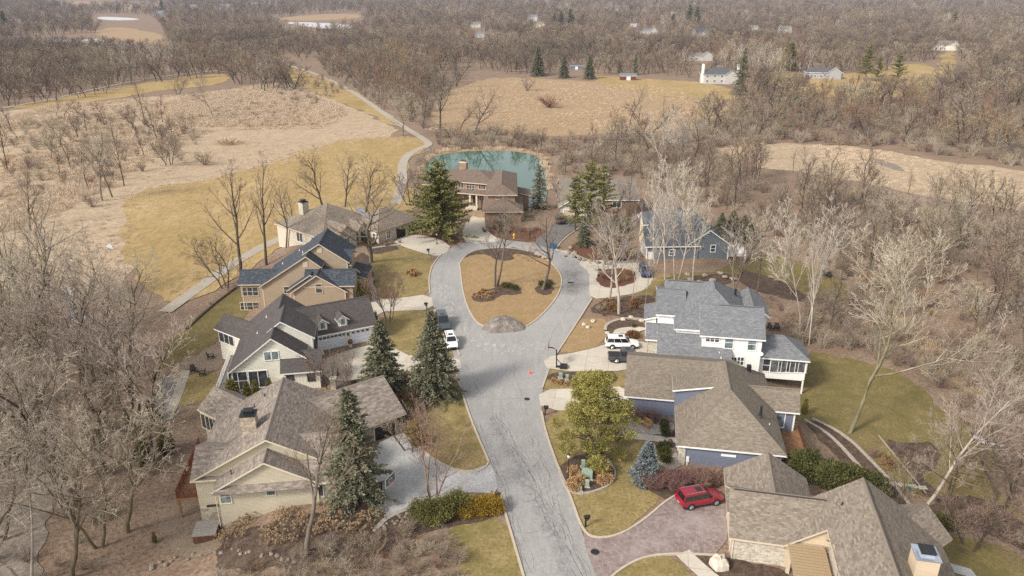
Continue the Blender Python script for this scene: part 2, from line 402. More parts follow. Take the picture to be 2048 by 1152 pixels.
def road_mat():
    m, nt, b = newmat('asphalt', 0.88, 0.25)
    a = noise(nt, 0.07, 5, 0.6); f = noise(nt, 5.5, 6, 0.8); s = noise(nt, 0.8, 5, 0.65, sc3=(1.6, 0.35, 1))
    col = mix(nt, ramp(nt, a, [(0.35, 0), (0.65, 1)]), (0.285, 0.272, 0.265), (0.345, 0.33, 0.322))
    col = mix(nt, ramp(nt, s, [(0.4, 0), (0.7, 0.7)]), col, (0.385, 0.372, 0.362))
    col = mix(nt, ramp(nt, f, [(0.35, 0.6), (0.55, 0)]), col, (0.175, 0.17, 0.17))
    P = lambda *uv: [tuple(W(u, v)[:2]) for u, v in uv]
    geo = nt.nodes.new('ShaderNodeTexCoord').outputs['Object']
    wv = nd(nt, 'ShaderNodeTexNoise', Scale=0.9, Detail=4); nt.links.new(geo, wv.inputs['Vector'])
    ad = nt.nodes.new('ShaderNodeVectorMath'); ad.operation = 'MULTIPLY_ADD'; nt.links.new(wv.outputs['Color'], ad.inputs[0]); ad.inputs[1].default_value = (0.9, 0.9, 0); nt.links.new(geo, ad.inputs[2])
    crk = []
    for scl, sy, wd in ((0.5, 0.4, 0.014), (1.5, 0.6, 0.04)):
        mp = nd(nt, 'ShaderNodeMapping'); mp.inputs['Scale'].default_value = (1, sy, 1); mp.inputs['Rotation'].default_value = (0, 0, R(-9)); nt.links.new(ad.outputs[0], mp.inputs[0])
        v = nd(nt, 'ShaderNodeTexVoronoi', Scale=scl); v.feature = 'DISTANCE_TO_EDGE'; nt.links.new(mp.outputs[0], v.inputs['Vector'])
        crk.append(ramp(nt, v.outputs['Distance'], [(wd * 0.3, 1), (wd, 0)]))
    # wide dark band of broken tarmac along the middle, narrower ones along both wheel tracks
    band = dist_to(nt, P((985,840),(1030,920),(1075,1010),(1105,1060),(1140,1152),(1160,1230)), 0.1, 1.2)
    band2 = dist_to(nt, P((945,850),(985,960),(1045,1140)), 0.2, 1.6)
    band3 = dist_to(nt, P((1050,850),(1090,960),(1140,1090)), 0.2, 1.4)
    spill = dist_to(nt, P((1140,548),(1148,565),(1140,580)), 0.6, 3.2)
    ring = dist_to(nt, P((905,505),(960,488),(1030,484),(1100,500),(1160,540)), 0.3, 2.2)
    wide = dist_to(nt, P((985,800),(1080,1000),(1140,1152)), 3.0, 6.0)
    nz = ramp(nt, noise(nt, 1.4, 6, 0.75), [(0.4, 0), (0.62, 1)])
    col = mix(nt, mth(nt, 'MULTIPLY', mth(nt, 'MULTIPLY', crk[0], wide), 0.2), col, (0.10, 0.098, 0.10))
    for bd, kk in ((band, 0.6), (band2, 0.38), (band3, 0.38)):
        col = mix(nt, mth(nt, 'MULTIPLY', mth(nt, 'MULTIPLY', crk[1], bd), kk), col, (0.085, 0.083, 0.085))
    col = mix(nt, mth(nt, 'MULTIPLY', mth(nt, 'MULTIPLY', band, nz), 0.62), col, (0.15, 0.147, 0.15))
    col = mix(nt, mth(nt, 'MULTIPLY', mth(nt, 'MULTIPLY', spill, ramp(nt, noise(nt, 0.9, 6, 0.8), [(0.3, 0), (0.6, 1)])), 0.7), col, (0.085, 0.082, 0.085))
    col = mix(nt, mth(nt, 'MULTIPLY', mth(nt, 'MULTIPLY', ring, nz), 0.35), col, (0.14, 0.137, 0.14))
    # dried road salt
    salt = dist_to(nt, P((880,560),(895,610),(930,660),(975,690)), 0.3, 2.8)
    salt2 = dist_to(nt, P((1085,690),(1010,700),(940,680)), 0.3, 2.6)
    sn = ramp(nt, noise(nt, 1.1, 7, 0.8, sc3=(1.3, 0.6, 1)), [(0.52, 0), (0.66, 1)])
    for q in (salt, salt2): col = mix(nt, mth(nt, 'MULTIPLY', mth(nt, 'MULTIPLY', q, sn), 0.6), col, (0.56, 0.56, 0.57))
    nt.links.new(col, b.inputs['Base Color']); bump(nt, b, f, 0.25, 0.02)
    MAT['asphalt'] = m
road_mat()
def water_mat(name, c, rough=0.05):
    m, nt, b = newmat(name, rough, 0.6)
    nt.links.new(ramp(nt, noise(nt, 0.03, 3), [(0.3, c), (0.7, [x * 1.35 for x in c])]), b.inputs['Base Color'])
    bump(nt, b, noise(nt, 0.7, 3, 0.5, sc3=(1, 2.2, 1)), 0.02, 0.05)
    MAT[name] = m
water_mat('pond_water', (0.014, 0.07, 0.045), 0.04)

# ---- terrain: one sheet to the horizon
def axis(lo, hi, step, far):
    a = []; t = lo
    while t < hi + 1e-6: a.append(t); t += step
    s = step
    while a[-1] < far: s *= 1.35; a.append(min(far, a[-1] + s))
    s = step; b = []
    t = lo
    while t > -far: s *= 1.35; t = max(-far, t - s); b.append(t)
    return b[::-1] + a
gx, gy = axis(-110, 110, 1.25, 9000), axis(30, 215, 1.25, 9000)
verts = [(x, y, h(x, y)) for y in gy for x in gx]
nx = len(gx)
faces = [(j*nx+i, j*nx+i+1, (j+1)*nx+i+1, (j+1)*nx+i) for j in range(len(gy)-1) for i in range(nx-1)]
me = bpy.data.meshes.new('ground'); me.from_pydata(verts, [], faces); me.materials.append(MAT['leaf_litter'])
me.polygons.foreach_set('use_smooth', [True] * len(faces))
tag(obj('ground', me), 'brown leaf strewn ground reaching to the wooded horizon', kind='structure')

def chaikin(p, n=2, closed=True):
    for _ in range(n):
        q = [] if closed else [p[0]]
        m = len(p)
        for i in range(m if closed else m - 1):
            a, b = p[i], p[(i + 1) % m]
            q += [(a[0]*.75+b[0]*.25, a[1]*.75+b[1]*.25), (a[0]*.25+b[0]*.75, a[1]*.25+b[1]*.75)]
        p = q if closed else q + [p[-1]]
    return p
def drape(name, world, mat, off, cut=2.5, kind='structure', label=None, flat_z=None, cat=None):
    bm = bmesh.new()
    vs = [bm.verts.new((p[0], p[1], 0)) for p in world]
    f = bm.faces.new(vs)
    bmesh.ops.triangulate(bm, faces=[f])
    xs, ys = [p[0] for p in world], [p[1] for p in world]
    if cut and flat_z is None and max(ys) - min(ys) > 0:
        for ax, lo, hi in ((0, min(xs), max(xs)), (1, min(ys), max(ys))):
            n = max(1, int((hi - lo) / cut))
            for i in range(1, n):
                t = lo + (hi - lo) * i / n
                co = (t, 0, 0) if ax == 0 else (0, t, 0); no = (1, 0, 0) if ax == 0 else (0, 1, 0)
                bmesh.ops.bisect_plane(bm, geom=bm.verts[:] + bm.edges[:] + bm.faces[:], plane_co=co, plane_no=no, dist=1e-4)
    for v in bm.verts: v.co.z = (h(v.co.x, v.co.y) + off) if flat_z is None else flat_z
    bm.normal_update()
    bad = [f for f in bm.faces if f.normal.z < 0]
    if bad: bmesh.ops.reverse_faces(bm, faces=bad)
    me = bpy.data.meshes.new(name); bm.to_mesh(me); bm.free()
    me.materials.append(MAT[mat])
    return tag(obj(name, me), label, cat, kind=kind)
from mathutils import noise as NZ
def ragged(w, amp, step):
    """natural outline: wander the boundary sideways by fractal noise"""
    out = []
    for (a, b) in zip(w, w[1:] + w[:1]):
        L = math.dist(a, b); k = max(1, min(60, int(L / step)))
        out += [(a[0] + (b[0]-a[0])*i/k, a[1] + (b[1]-a[1])*i/k) for i in range(k)]
    return [(x + amp*(NZ.noise(Vector((x/amp/6, y/amp/6, 1))) + .6*NZ.noise(Vector((x/amp/1.6, y/amp/1.6, 5)))), y + amp*1.4*(NZ.noise(Vector((x/amp/6, y/amp/6, 9))) + .6*NZ.noise(Vector((x/amp/1.6, y/amp/1.6, 14))))) for x, y in out]
RAG = {'marsh_tan': 4.0, 'marsh_gold': 3.0, 'lawn_gold': 2.2, 'ice': 1.0, 'mud': 2.0, 'lawn_green': .45, 'mulch': .4, 'mulch_red': .35, 'lawn_dry': .12, 'gravel_pale': .2}
def area(name, px, mat, off, label, n=2, cut=2.5, **kw):
    w = [tuple(W(u, v)[:2]) for u, v in chaikin(px, n)]
    amp = RAG.get(mat, 0) * (1.0 if mat not in ('mulch', 'lawn_green') or w[0][1] > 60 else .6)
    if amp:
        far = sum(p[1] for p in w) / len(w); amp *= max(1.0, far / 330) if mat in ('marsh_tan', 'marsh_gold', 'lawn_gold', 'ice') else 1
        w = ragged(w, amp, max(.5, amp * .5))
    return drape(name, w, mat, off, cut, label=label, **kw)
def ribbon_world(line, w):
    L, Rr = [], []
    for i, p in enumerate(line):
        a, b = line[max(0, i-1)], line[min(len(line)-1, i+1)]
        d = Vector((b[0]-a[0], b[1]-a[1])).normalized(); n = Vector((-d.y, d.x)) * (w / 2)
        L.append((p[0]+n.x, p[1]+n.y)); Rr.append((p[0]-n.x, p[1]-n.y))
    return L, Rr
def ribbon(name, px, w, mat, off, label, n=3, kind='structure', thick=0.0, step=1.5, cat=None):
    line = [tuple(W(u, v)[:2]) for u, v in chaikin(px, n, False)]
    out = [line[0]]
    for a, b in zip(line, line[1:]):
        L = math.dist(a, b); k = max(1, int(L / step))
        out += [(a[0]+(b[0]-a[0])*i/k, a[1]+(b[1]-a[1])*i/k) for i in range(1, k + 1)]
    L, Rr = ribbon_world(out, w)
    mb = MB()
    z = lambda p: h(p[0], p[1]) + off
    for i in range(len(out) - 1):
        a, b, c, d = L[i], Rr[i], Rr[i+1], L[i+1]
        t = thick
        mb.face([(a[0],a[1],z(a)+t),(b[0],b[1],z(b)+t),(c[0],c[1],z(c)+t),(d[0],d[1],z(d)+t)][::1])
        if t:
            for p, q in ((b, c), (d, a)):
                mb.face([(p[0],p[1],z(p)-.1),(q[0],q[1],z(q)-.1),(q[0],q[1],z(q)+t),(p[0],p[1],z(p)+t)])
    return mb.build(name, MAT[mat], label=label, kind=kind, cat=cat)

# ---- far and middle fields
area('marsh_ground', [(-150,560),(-150,240),(100,212),(300,195),(420,185),(560,165),(640,190),(740,228),(800,262),(770,290),(640,300),(560,340),(400,372),(275,410),(262,450),(275,540),(300,600),(200,640),(60,600)], 'marsh_tan', 0.05, 'pale dead marsh grass left of the golden field', cut=6)
area('golden_field', [(240,400),(300,378),(450,352),(560,322),(640,288),(760,274),(850,278),(866,290),(835,308),(812,330),(812,365),(840,420),(760,440),(640,450),(560,500),(470,555),(400,600),(330,600),(270,560),(245,480)], 'lawn_gold', 0.10, 'golden dormant lawn between marsh and houses', cut=5)
area('golden_strip', [(0,215),(200,182),(330,160),(440,145),(465,155),(440,170),(320,182),(180,205),(60,220)], 'lawn_gold', 0.10, 'narrow golden lawn strip along the far wood edge', cut=8)
area('golden_strip', [(555,118),(580,135),(650,152),(720,188),(800,245),(795,255),(740,225),(650,195),(590,170),(570,150)], 'lawn_gold', 0.10, 'golden verge beside the winding path', cut=8)
area('reed_ground', [(850,255),(870,205),(900,180),(980,152),(1180,163),(1300,165),(1440,170),(1470,215),(1420,260),(1300,262),(1150,275),(1000,270)], 'marsh_gold', 0.05, 'tan reed bed behind the pond', cut=8)
area('far_lawn', [(1180,150),(1290,158),(1420,166),(1480,185),(1480,200),(1380,197),(1300,190),(1200,170)], 'lawn_gold', 0.12, 'mown yellow lawn around the far white house', cut=8)
area('far_lawn', [(1500,150),(1600,145),(1700,150),(1850,120),(1880,150),(1860,190),(1720,200),(1600,190)], 'lawn_gold', 0.12, 'mown yellow lawn around the far grey house', cut=8)
area('far_lawn', [(1872,150),(1885,105),(1915,100),(1910,130),(1905,165)], 'lawn_gold', 0.14, 'grassy clearing in the woods below the far cream house', cut=10)
area('marsh_ground', [(1380,300),(1500,288),(1640,288),(1780,300),(1900,325),(2060,345),(2250,390),(2250,450),(2060,425),(1900,400),(1700,362),(1560,338),(1440,330)], 'marsh_tan', 0.05, 'open tan marsh between the bands of trees right of the pond', cut=6)
area('marsh_ground', [(1700,590),(1770,640),(1850,725),(1960,790),(2048,830),(2048,785),(1960,755),(1860,675),(1790,610)], 'marsh_gold', 0.05, 'tan tall grass beside the creek behind the right lawns', cut=4)
area('far_field', [(200,55),(260,55),(330,70),(335,95),(250,98),(180,75)], 'marsh_gold', 0.06, 'tan meadow near the far left ice', cut=30)
area('far_field', [(540,40),(600,30),(720,27),(735,35),(640,42)], 'marsh_gold', 0.06, 'tan meadow by the far white pond', cut=40)
area('far_field', [(90,5),(180,2),(330,14),(300,20),(150,14)], 'marsh_gold', 0.06, 'tan meadow at the far left horizon', cut=80)
area('ice', [(85,78),(150,80),(200,78),(215,83),(330,96),(335,101),(240,92),(190,86),(90,84)], 'ice', 0.15, 'strip of white ice on the far left creek', n=1, cut=20)
area('ice', [(190,33),(250,35),(285,39),(250,41),(200,40)], 'ice', 0.15, 'small white ice patch in the far left meadow', n=1, cut=30)
area('ice', [(560,44),(640,45),(720,52),(680,60),(620,55)], 'ice', 0.15, 'white frozen pond beyond the left woods', n=1, cut=30)
area('ice', [(122,572),(138,578),(140,600),(150,625),(178,638),(182,652),(160,648),(138,636),(126,606)], 'ice', 0.10, 'white ice patch seen through the left trees', n=2)
area('ice', [(219,488),(226,486),(229,494),(226,500),(220,499)], 'ice', 0.10, 'small ice sliver at the marsh edge', n=1)
area('ice', [(1930,868),(1950,872),(1965,880),(1990,882),(1988,888),(1950,884)], 'ice', 0.08, 'pale ice on the creek behind the right lawns', n=2)
area('puddle', [(1725,322),(1770,318),(1795,330),(1805,345),(1770,335)], 'mud', 0.10, 'pale pool in the right marsh', n=2)
area('mud_bank', [(-200,760),(0,790),(80,800),(130,850),(120,960),(80,1060),(70,1160),(100,1400),(-250,1400)], 'mud', 0.06, 'grey creek mud at the lower left', n=2)

# pond
POND = [(845,352),(850,325),(872,310),(920,303),(985,300),(1050,304),(1084,316),(1090,338),(1096,362),(1094,395),(1080,430),(1040,440),(900,430),(870,395)]
area('pond_bank', [(1024+(u-1000)*1.07-24, v-4 if v<330 else v) for u, v in POND], 'marsh_gold', 0.08, 'tan grassy bank around the pond', n=2)
pw = [tuple(G(u, v, -2.55)) for u, v in chaikin(POND, 3)]
drape('pond_water', pw, 'pond_water', 0.16, 4, label='teal pond reflecting the white sky', kind='structure')

# paths
ribbon('path', [(557,112),(572,130),(640,150),(700,180),(752,216),(800,250),(845,277),(862,290),(838,298),(812,312),(803,335),(806,360),(800,385),(790,410)], 2.8, 'path_paving', 0.16, 'winding grey path crossing the golden field')
ribbon('path', [(330,625),(400,575),(445,543),(500,507),(560,478),(620,452),(700,430)], 2.6, 'path_paving', 0.16, 'straight grey path behind the left houses')
ribbon('path', [(0,218),(100,200),(200,176),(330,152),(440,141)], 2.4, 'path_paving', 0.18, 'far path along the wood edge')

# ---- near lawns
area('lawn', [(728,515),(790,494),(850,498),(866,515),(862,592),(800,599),(750,604),(735,560)], 'lawn_dry', 0.045, 'dry lawn in front of the tan house', n=1)
area('lawn', [(762,618),(862,616),(925,722),(830,722),(780,700)], 'lawn_dry', 0.045, 'dry lawn between the two left driveways', n=1)
area('lawn', [(790,740),(912,735),(982,922),(972,938),(938,946),(895,936),(850,907),(800,862)], 'lawn_dry', 0.045, 'dry lawn beside the cream stone house garage', n=1)
area('lawn', [(880,1070),(920,1048),(1012,1030),(1065,1152),(1100,1260),(900,1260),(925,1130)], 'lawn_dry', 0.045, 'dry lawn at the bottom left of the road', n=1)
area('lawn', [(300,745),(330,690),(385,640),(440,600),(485,572),(500,610),(490,640),(440,660),(432,690),(370,720)], 'lawn_green', 0.045, 'olive lawn behind the two walkout houses', n=1)
area('lawn', [(362,755),(425,740),(440,765),(425,800),(345,818)], 'lawn_dry', 0.045, 'small lawn beside the stone stepping path', n=1)
area('lawn', [(1290,640),(1296,600),(1330,560),(1345,548),(1300,548),(1262,592),(1210,600),(1200,606),(1250,605),(1270,630)], 'lawn_dry', 0.057, 'dry lawn strip between loop driveway and white house', n=1)
area('lawn', [(1112,705),(1150,655),(1165,635),(1225,640),(1205,690),(1150,706)], 'lawn_tan', 0.045, 'tan lawn wedge between driveway and garden bed', n=1)
area('lawn', [(1078,745),(1100,738),(1250,740),(1252,782),(1082,786)], 'lawn_dry', 0.045, 'dry lawn strip between two right driveways', n=1)
area('lawn', [(1080,818),(1250,815),(1262,860),(1300,885),(1360,930),(1345,960),(1320,1000),(1240,1072),(1185,1080),(1150,1050),(1110,940)], 'lawn_dry', 0.045, 'dry front lawn with blue spruce and lamp post', n=1)
area('lawn', [(1195,1170),(1240,1130),(1300,1110),(1350,1116),(1400,1170),(1400,1240),(1200,1240)], 'lawn_dry', 0.045, 'dry lawn at the bottom right corner of the road', n=1)
area('lawn', [(1255,612),(1300,565),(1340,545),(1440,545),(1500,560),(1640,600),(1700,612),(1690,560),(1620,530),(1520,500),(1420,548)], 'lawn_green', 0.05, 'olive lawn between the white and blue grey houses', n=1)
area('lawn', [(1560,830),(1600,780),(1600,700),(1700,716),(1800,745),(1856,785),(1875,820),(1950,850),(2010,870),(2000,930),(1960,960),(2048,1020),(2048,1060),(1900,1020),(1800,970),(1700,880),(1620,850)], 'lawn_green', 0.05, 'green back lawn behind the blue house', n=1)
area('lawn', [(1860,1075),(1930,1065),(2060,1120),(2150,1200),(2000,1230),(1890,1150)], 'lawn_green', 0.05, 'green lawn at the bottom right corner', n=1)
area('garden_bed', [(1600,838),(1640,842),(1700,880),(1740,920),(1780,960),(1830,1015),(1790,1030),(1740,980),(1690,930),(1640,880)], 'mulch', 0.075, 'long mulch bed with stone edging behind the houses', n=2)
area('garden_bed', [(1762,876),(1800,890),(1850,880),(1890,900),(1870,940),(1840,950),(1880,990),(1850,1000),(1810,940)], 'mulch', 0.08, 'dark mulch bed on the back lawn', n=2)
area('garden_bed', [(1850,1010),(1900,985),(1990,1000),(2060,1060),(2060,1110),(1960,1060),(1880,1060)], 'mulch', 0.08, 'dark leafy bed below the leaning tree', n=2)
area('garden_bed', [(1170,625),(1195,603),(1240,596),(1300,588),(1312,600),(1300,640),(1240,632)], 'mulch', 0.06, 'leafy mulch bed beside the white house', n=2)
area('garden_bed', [(1370,556),(1440,545),(1470,552),(1460,572),(1400,570)], 'mulch', 0.062, 'rocky terrace bed below the blue grey house', n=2)
area('garden_bed', [(1580,600),(1640,610),(1580,570),(1500,540),(1465,550),(1500,580)], 'mulch', 0.07, 'dark planting bed behind the white house', n=2)
area('garden_bed', [(1130,500),(1160,480),(1240,500),(1290,520),(1200,522),(1160,525)], 'mulch_red', 0.06, 'bark mulch bed by the evergreens at the road bend', n=2)
area('garden_bed', [(1210,645),(1260,636),(1292,650),(1290,668),(1235,665),(1215,672)], 'mulch', 0.07, 'stone edged mulch bed at the white house walk', n=2)
area('garden_bed', [(1090,752),(1130,742),(1200,742),(1240,748),(1235,765),(1150,770),(1100,766)], 'mulch', 0.075, 'mulch bed with small utility boxes', n=2)
area('garden_bed', [(1118,940),(1135,920),(1175,908),(1215,920),(1232,950),(1220,970),(1170,988),(1138,985)], 'mulch', 0.075, 'round mulch bed with green utility boxes', n=2)
area('garden_bed', [(1270,968),(1320,990),(1330,1000),(1390,985),(1450,975),(1450,950),(1370,935),(1290,955)], 'mulch', 0.075, 'mulch bed of bare red shrubs', n=2)
area('garden_bed', [(1360,1108),(1450,1112),(1600,1150),(1600,1230),(1450,1230),(1400,1150)], 'mulch', 0.07, 'mulch bed in front of the stone garage wall', n=1)
area('gravel_bed', [(1232,845),(1265,838),(1345,840),(1348,872),(1290,870),(1240,872)], 'gravel_pale', 0.075, 'pale gravel garden before the blue house', n=1)
area('gravel_bed', [(1300,885),(1345,890),(1365,930),(1340,945),(1310,925)], 'gravel_pale', 0.075, 'pale gravel strip with boxwood along the blue house', n=1)
area('garden_bed', [(730,470),(790,490),(800,500),(735,512)], 'mulch', 0.06, 'planting bed before the taupe house', n=1)
area('garden_bed', [(830,470),(870,455),(915,475),(920,488),(880,490)], 'mulch_red', 0.06, 'red mulch bed below the white pine', n=2)
area('garden_bed', [(950,458),(1000,452),(1060,455),(1110,465),(1095,482),(1040,484),(985,474)], 'mulch_red', 0.06, 'red mulch bed before the brick house', n=2)
area('garden_bed', [(690,755),(740,752),(800,800),(830,840),(812,868),(790,800),(700,780)], 'mulch', 0.06, 'shaded bed by the cream house garage', n=1)
area('garden_bed', [(430,1080),(520,1050),(640,1020),(760,1015),(830,1005),(1000,985),(1015,1030),(880,1060),(800,1080),(740,1120),(600,1130),(440,1150)], 'mulch', 0.055, 'mulch slope with hydrangeas below the cream house', n=1)
area('patio', [(310,1060),(330,1020),(390,990),(450,1040),(450,1100),(360,1125)], 'patio_pavers', 0.06, 'round paver patio with a hot tub', n=2)
area('patio', [(365,735),(420,690),(445,695),(445,740),(395,745)], 'patio_pavers', 0.06, 'stone patio behind the cream white house', n=1)
area('gravel_bed', [(300,800),(330,745),(355,750),(340,830),(325,850)], 'asphalt_dark', 0.062, 'dark gravel strip beside the stepping path', n=1)
ribbon('stepping_path', [(372,742),(355,790),(335,840)], 1.3, 'path_paving', 0.075, 'straight stone stepping path behind the houses', n=0)
area('garden_bed', [(700,520),(735,500),(750,560),(740,600),(720,590)], 'mulch', 0.055, 'bed of arborvitae beside the tan house', n=1)

# ---- road and driveways
RL = [(1100,1330),(1073,1240),(1046,1152),(1000,1000),(977,920),(945,850),(917,765),(908,710),(886,640),(862,610),(856,570),(862,530),(885,503),(932,484),(1000,479)]
RR = [(1070,488),(1100,494),(1150,508),(1182,532),(1190,560),(1184,600),(1150,652),(1112,710),(1088,765),(1081,810),(1090,860),(1110,920),(1140,990),(1165,1070),(1197,1152),(1232,1240),(1270,1330)]
rl = chaikin(RL, 2, False); rr_ = chaikin(RR, 2, False)
drape('road', [tuple(W(u, v)[:2]) for u, v in rl + rr_], 'asphalt', 0.060, 4, label='grey cracked asphalt road and cul de sac loop')
def cracks():
    mb = MB(); rn = random.Random(4)
    def line(px, w0, wander=.5):
        w = [Vector(W(u, v)) for u, v in px]; pts = []
        for a, b in zip(w, w[1:]):
            k = max(2, int((b - a).length / .45)); pts += [a.lerp(b, i / k) for i in range(k)]
        pts.append(w[-1]); ph = rn.uniform(0, 50)
        pts = [p + Vector((wander*NZ.noise(Vector((p.x*.35+ph, p.y*.35, 1))) + .16*NZ.noise(Vector((p.x*1.7+ph, p.y*1.7, 4))), .3*NZ.noise(Vector((p.x*1.3, p.y*1.3+ph, 2))), 0)) for p in pts]
        for i in range(len(pts) - 1):
            a, b = pts[i], pts[i+1]; d = (b - a); n = Vector((-d.y, d.x, 0)).normalized(); ww = w0 * (.35 + 1.1*abs(NZ.noise(Vector((a.x*.9, a.y*.9, 7+ph)))))
            if NZ.noise(Vector((a.x*.5+ph, a.y*.5, 30))) < -.25: continue
            z = Vector((0,0,.066)); mb.face([a - n*ww + z, a + n*ww + z, b + n*ww + z, b - n*ww + z][::-1])
    main = [(990,825),(1010,862),(1035,908),(1060,955),(1085,1005),(1105,1045),(1135,1098),(1165,1152),(1190,1210)]
    for k, wd in ((0,.055),(6,.035),(-7,.03),(13,.022)): line([(u + k*(1+(v-825)/500), v) for u, v in main], wd)
    left = [(948,850),(962,890),(978,930),(996,985),(1012,1035),(1030,1090),(1048,1140)]
    for k, wd in ((4,.035),(12,.028),(20,.02)): line([(u + k, v) for u, v in left], wd)
    for k, wd in ((0,.03),(7,.02)): line([(1062+k,870),(1078+k,915),(1094+k,955),(1108+k,1000),(1124+k,1045),(1146+k,1095),(1172+k,1150)], wd)
    for px in ([(985,945),(1015,944),(1050,951)],[(1042,906),(1062,905),(1082,900)],[(1040,934),(1062,933),(1086,932)],[(1000,1000),(1035,1005),(1060,1003)],[(1080,1010),(1110,1008),(1130,1014)],[(1047,818),(1053,827),(1060,832)],[(960,870),(975,868),(1000,872)],[(1015,1060),(1050,1066),(1085,1062)],[(930,790),(990,800),(1060,796)],[(925,720),(955,770),(985,822)],[(1010,690),(1030,750),(1050,812)],[(895,560),(905,610),(935,680)],[(1160,560),(1150,600),(1110,660),(1075,730)],[(890,520),(882,560),(888,600)]):
        line(px, .024)
    mb.build('road_crack', flat('crack_dark', (0.12,0.113,0.11), .9, .25), label='dark cracks running along the worn road', kind='structure')
cracks()
drv = [
 ([(745,893),(800,866),(815,872),(852,905),(897,934),(940,944),(972,930),(985,930),(1000,990),(950,985),(900,990),(800,1022),(768,1032),(748,1000)], 'concrete_blue', 'salted driveway of the cream stone house'),
 ([(640,722),(700,700),(754,688),(775,690),(830,718),(918,712),(926,745),(820,740),(720,758),(690,764),(650,760)], 'concrete', 'concrete driveway below the white garage doors'),
 ([(735,560),(750,570),(756,600),(800,597),(862,588),(868,620),(800,622),(760,624),(748,645),(735,640)], 'concrete', 'concrete driveway of the tan house'),
 ([(785,482),(832,466),(905,488),(888,512),(862,512),(800,492)], 'concrete', 'concrete driveway with two black garage doors'),
 ([(922,470),(935,440),(965,418),(985,425),(966,452),(985,472),(1010,482),(935,490)], 'concrete', 'concrete driveway of the brick house'),
 ([(1060,486),(1108,455),(1125,425),(1165,432),(1160,452),(1122,478),(1112,502)], 'asphalt_dark', 'dark driveway leading into the trees'),
 ([(1150,524),(1200,520),(1270,524),(1302,536),(1308,565),(1280,586),(1230,594),(1180,600),(1178,565),(1180,545)], 'concrete', 'concrete loop driveway of the blue grey house'),
 ([(1085,716),(1150,706),(1205,692),(1225,684),(1225,662),(1245,655),(1290,654),(1290,662),(1245,668),(1240,684),(1300,684),(1320,712),(1280,742),(1096,744)], 'concrete', 'concrete driveway with white car and pickup'),
 ([(1076,780),(1170,777),(1262,773),(1270,832),(1240,842),(1215,822),(1082,822)], 'concrete', 'concrete driveway of the blue house'),
 ([(1160,1062),(1188,1080),(1242,1072),(1325,1006),(1365,984),(1455,976),(1455,1114),(1345,1108),(1285,1116),(1230,1146),(1200,1180)], 'brick_pavers', 'purple brown brick paver driveway'),
]
for px, m, lb in drv: area('driveway', px, m, 0.078, lb, n=1)
ribbon('walkway', [(1225,868),(1290,876),(1352,882)], 1.3, 'concrete', 0.085, 'pale walk to the blue house door', n=1)
ribbon('walkway', [(1365,1106),(1395,1135),(1430,1165),(1480,1190)], 1.6, 'concrete', 0.085, 'curved walk before the stone house', n=2)
ribbon('walkway', [(1590,1100),(1880,1130),(1950,1150)], 1.5, 'concrete_blue', 0.085, 'pale stone steps path at the bottom right', n=1)
area('garden_bed', [(1192,548),(1225,536),(1265,540),(1276,555),(1262,570),(1220,578),(1194,570)], 'mulch_red', 0.095, 'red mulch bed inside the loop driveway', n=2)

# ---- island
ISL = [(919,528),(935,506),(975,497),(1030,497),(1082,510),(1112,535),(1127,562),(1112,600),(1075,640),(1042,660),(965,657),(942,632),(926,590)]
area('island_lawn', ISL, 'lawn_tan', 0.11, 'tan lawn of the teardrop road island', n=2)
area('garden_bed', [(940,600),(955,585),(985,578),(1010,572),(1038,578),(1046,588),(1030,592),(1005,590),(990,600),(965,606)], 'mulch', 0.135, 'kidney shaped mulch bed on the road island', n=2)
area('garden_bed', [(1066,578),(1090,568),(1110,576),(1105,588),(1080,592)], 'mulch', 0.135, 'round mulch bed around the right island tree', n=2)
area('garden_bed', [(921,520),(940,503),(985,496),(1040,497),(1100,515),(1105,524),(1050,510),(1025,508),(1030,520),(1000,524),(975,510),(945,510)], 'mulch', 0.135, 'leafy mulch along the back of the road island', n=1)
def kerb(px, lb, n=2): ribbon('kerb', px, 0.22, 'kerb_concrete', 0.05, lb, n=n, thick=0.12, step=1.5)
kerb(ISL + ISL[:1], 'pale kerb around the teardrop island')
kerb([(1103,1340),(1046,1150),(1000,990)], 'pale kerb at the bottom left of the road', 2)
kerb([(978,925),(945,850),(917,765),(912,745)], 'pale kerb beside the cream stone house lawn', 2)
kerb([(978,925),(968,940),(940,948),(896,937),(852,908),(806,868)], 'pale kerb along the salted driveway', 2)
kerb([(920,712),(888,640),(868,620)], 'pale kerb beside the spruces and parked cars', 1)
kerb([(860,588),(857,560),(864,530),(884,508)], 'pale kerb before the tan house lawn', 2)
kerb([(1112,500),(1125,480),(1160,455)], 'pale kerb along the dark driveway', 2)
kerb([(1112,500),(1150,510),(1180,528)], 'pale kerb at the evergreen bed', 2)
kerb([(1184,598),(1150,652),(1112,710)], 'pale kerb at the garden bed right of the loop', 2)
kerb([(1096,744),(1084,778)], 'pale kerb between the right driveways', 0)
kerb([(1083,824),(1090,860),(1110,920),(1140,990),(1163,1058),(1185,1078),(1235,1074),(1290,1040),(1330,1004),(1365,984)], 'pale kerb around the right front lawn', 2)
kerb([(1200,1180),(1235,1142),(1290,1113),(1360,1108),(1450,1113)], 'pale kerb along the lower edge of the paver driveway', 2)
kerb([(768,1034),(800,1024),(880,995)], 'pale kerb edging the salted driveway bed', 1)
def edging(px, lb, w=0.5): ribbon('stone_edging', px, w, 'gravel_pale', 0.06, lb, n=2, thick=0.12, step=0.8)
edging([(1608,840),(1660,870),(1715,930),(1740,960)], 'pale stone edging left of the long back bed')
edging([(1625,838),(1690,870),(1750,930),(1800,985),(1825,1020)], 'pale stone edging right of the long back bed', 0.4)
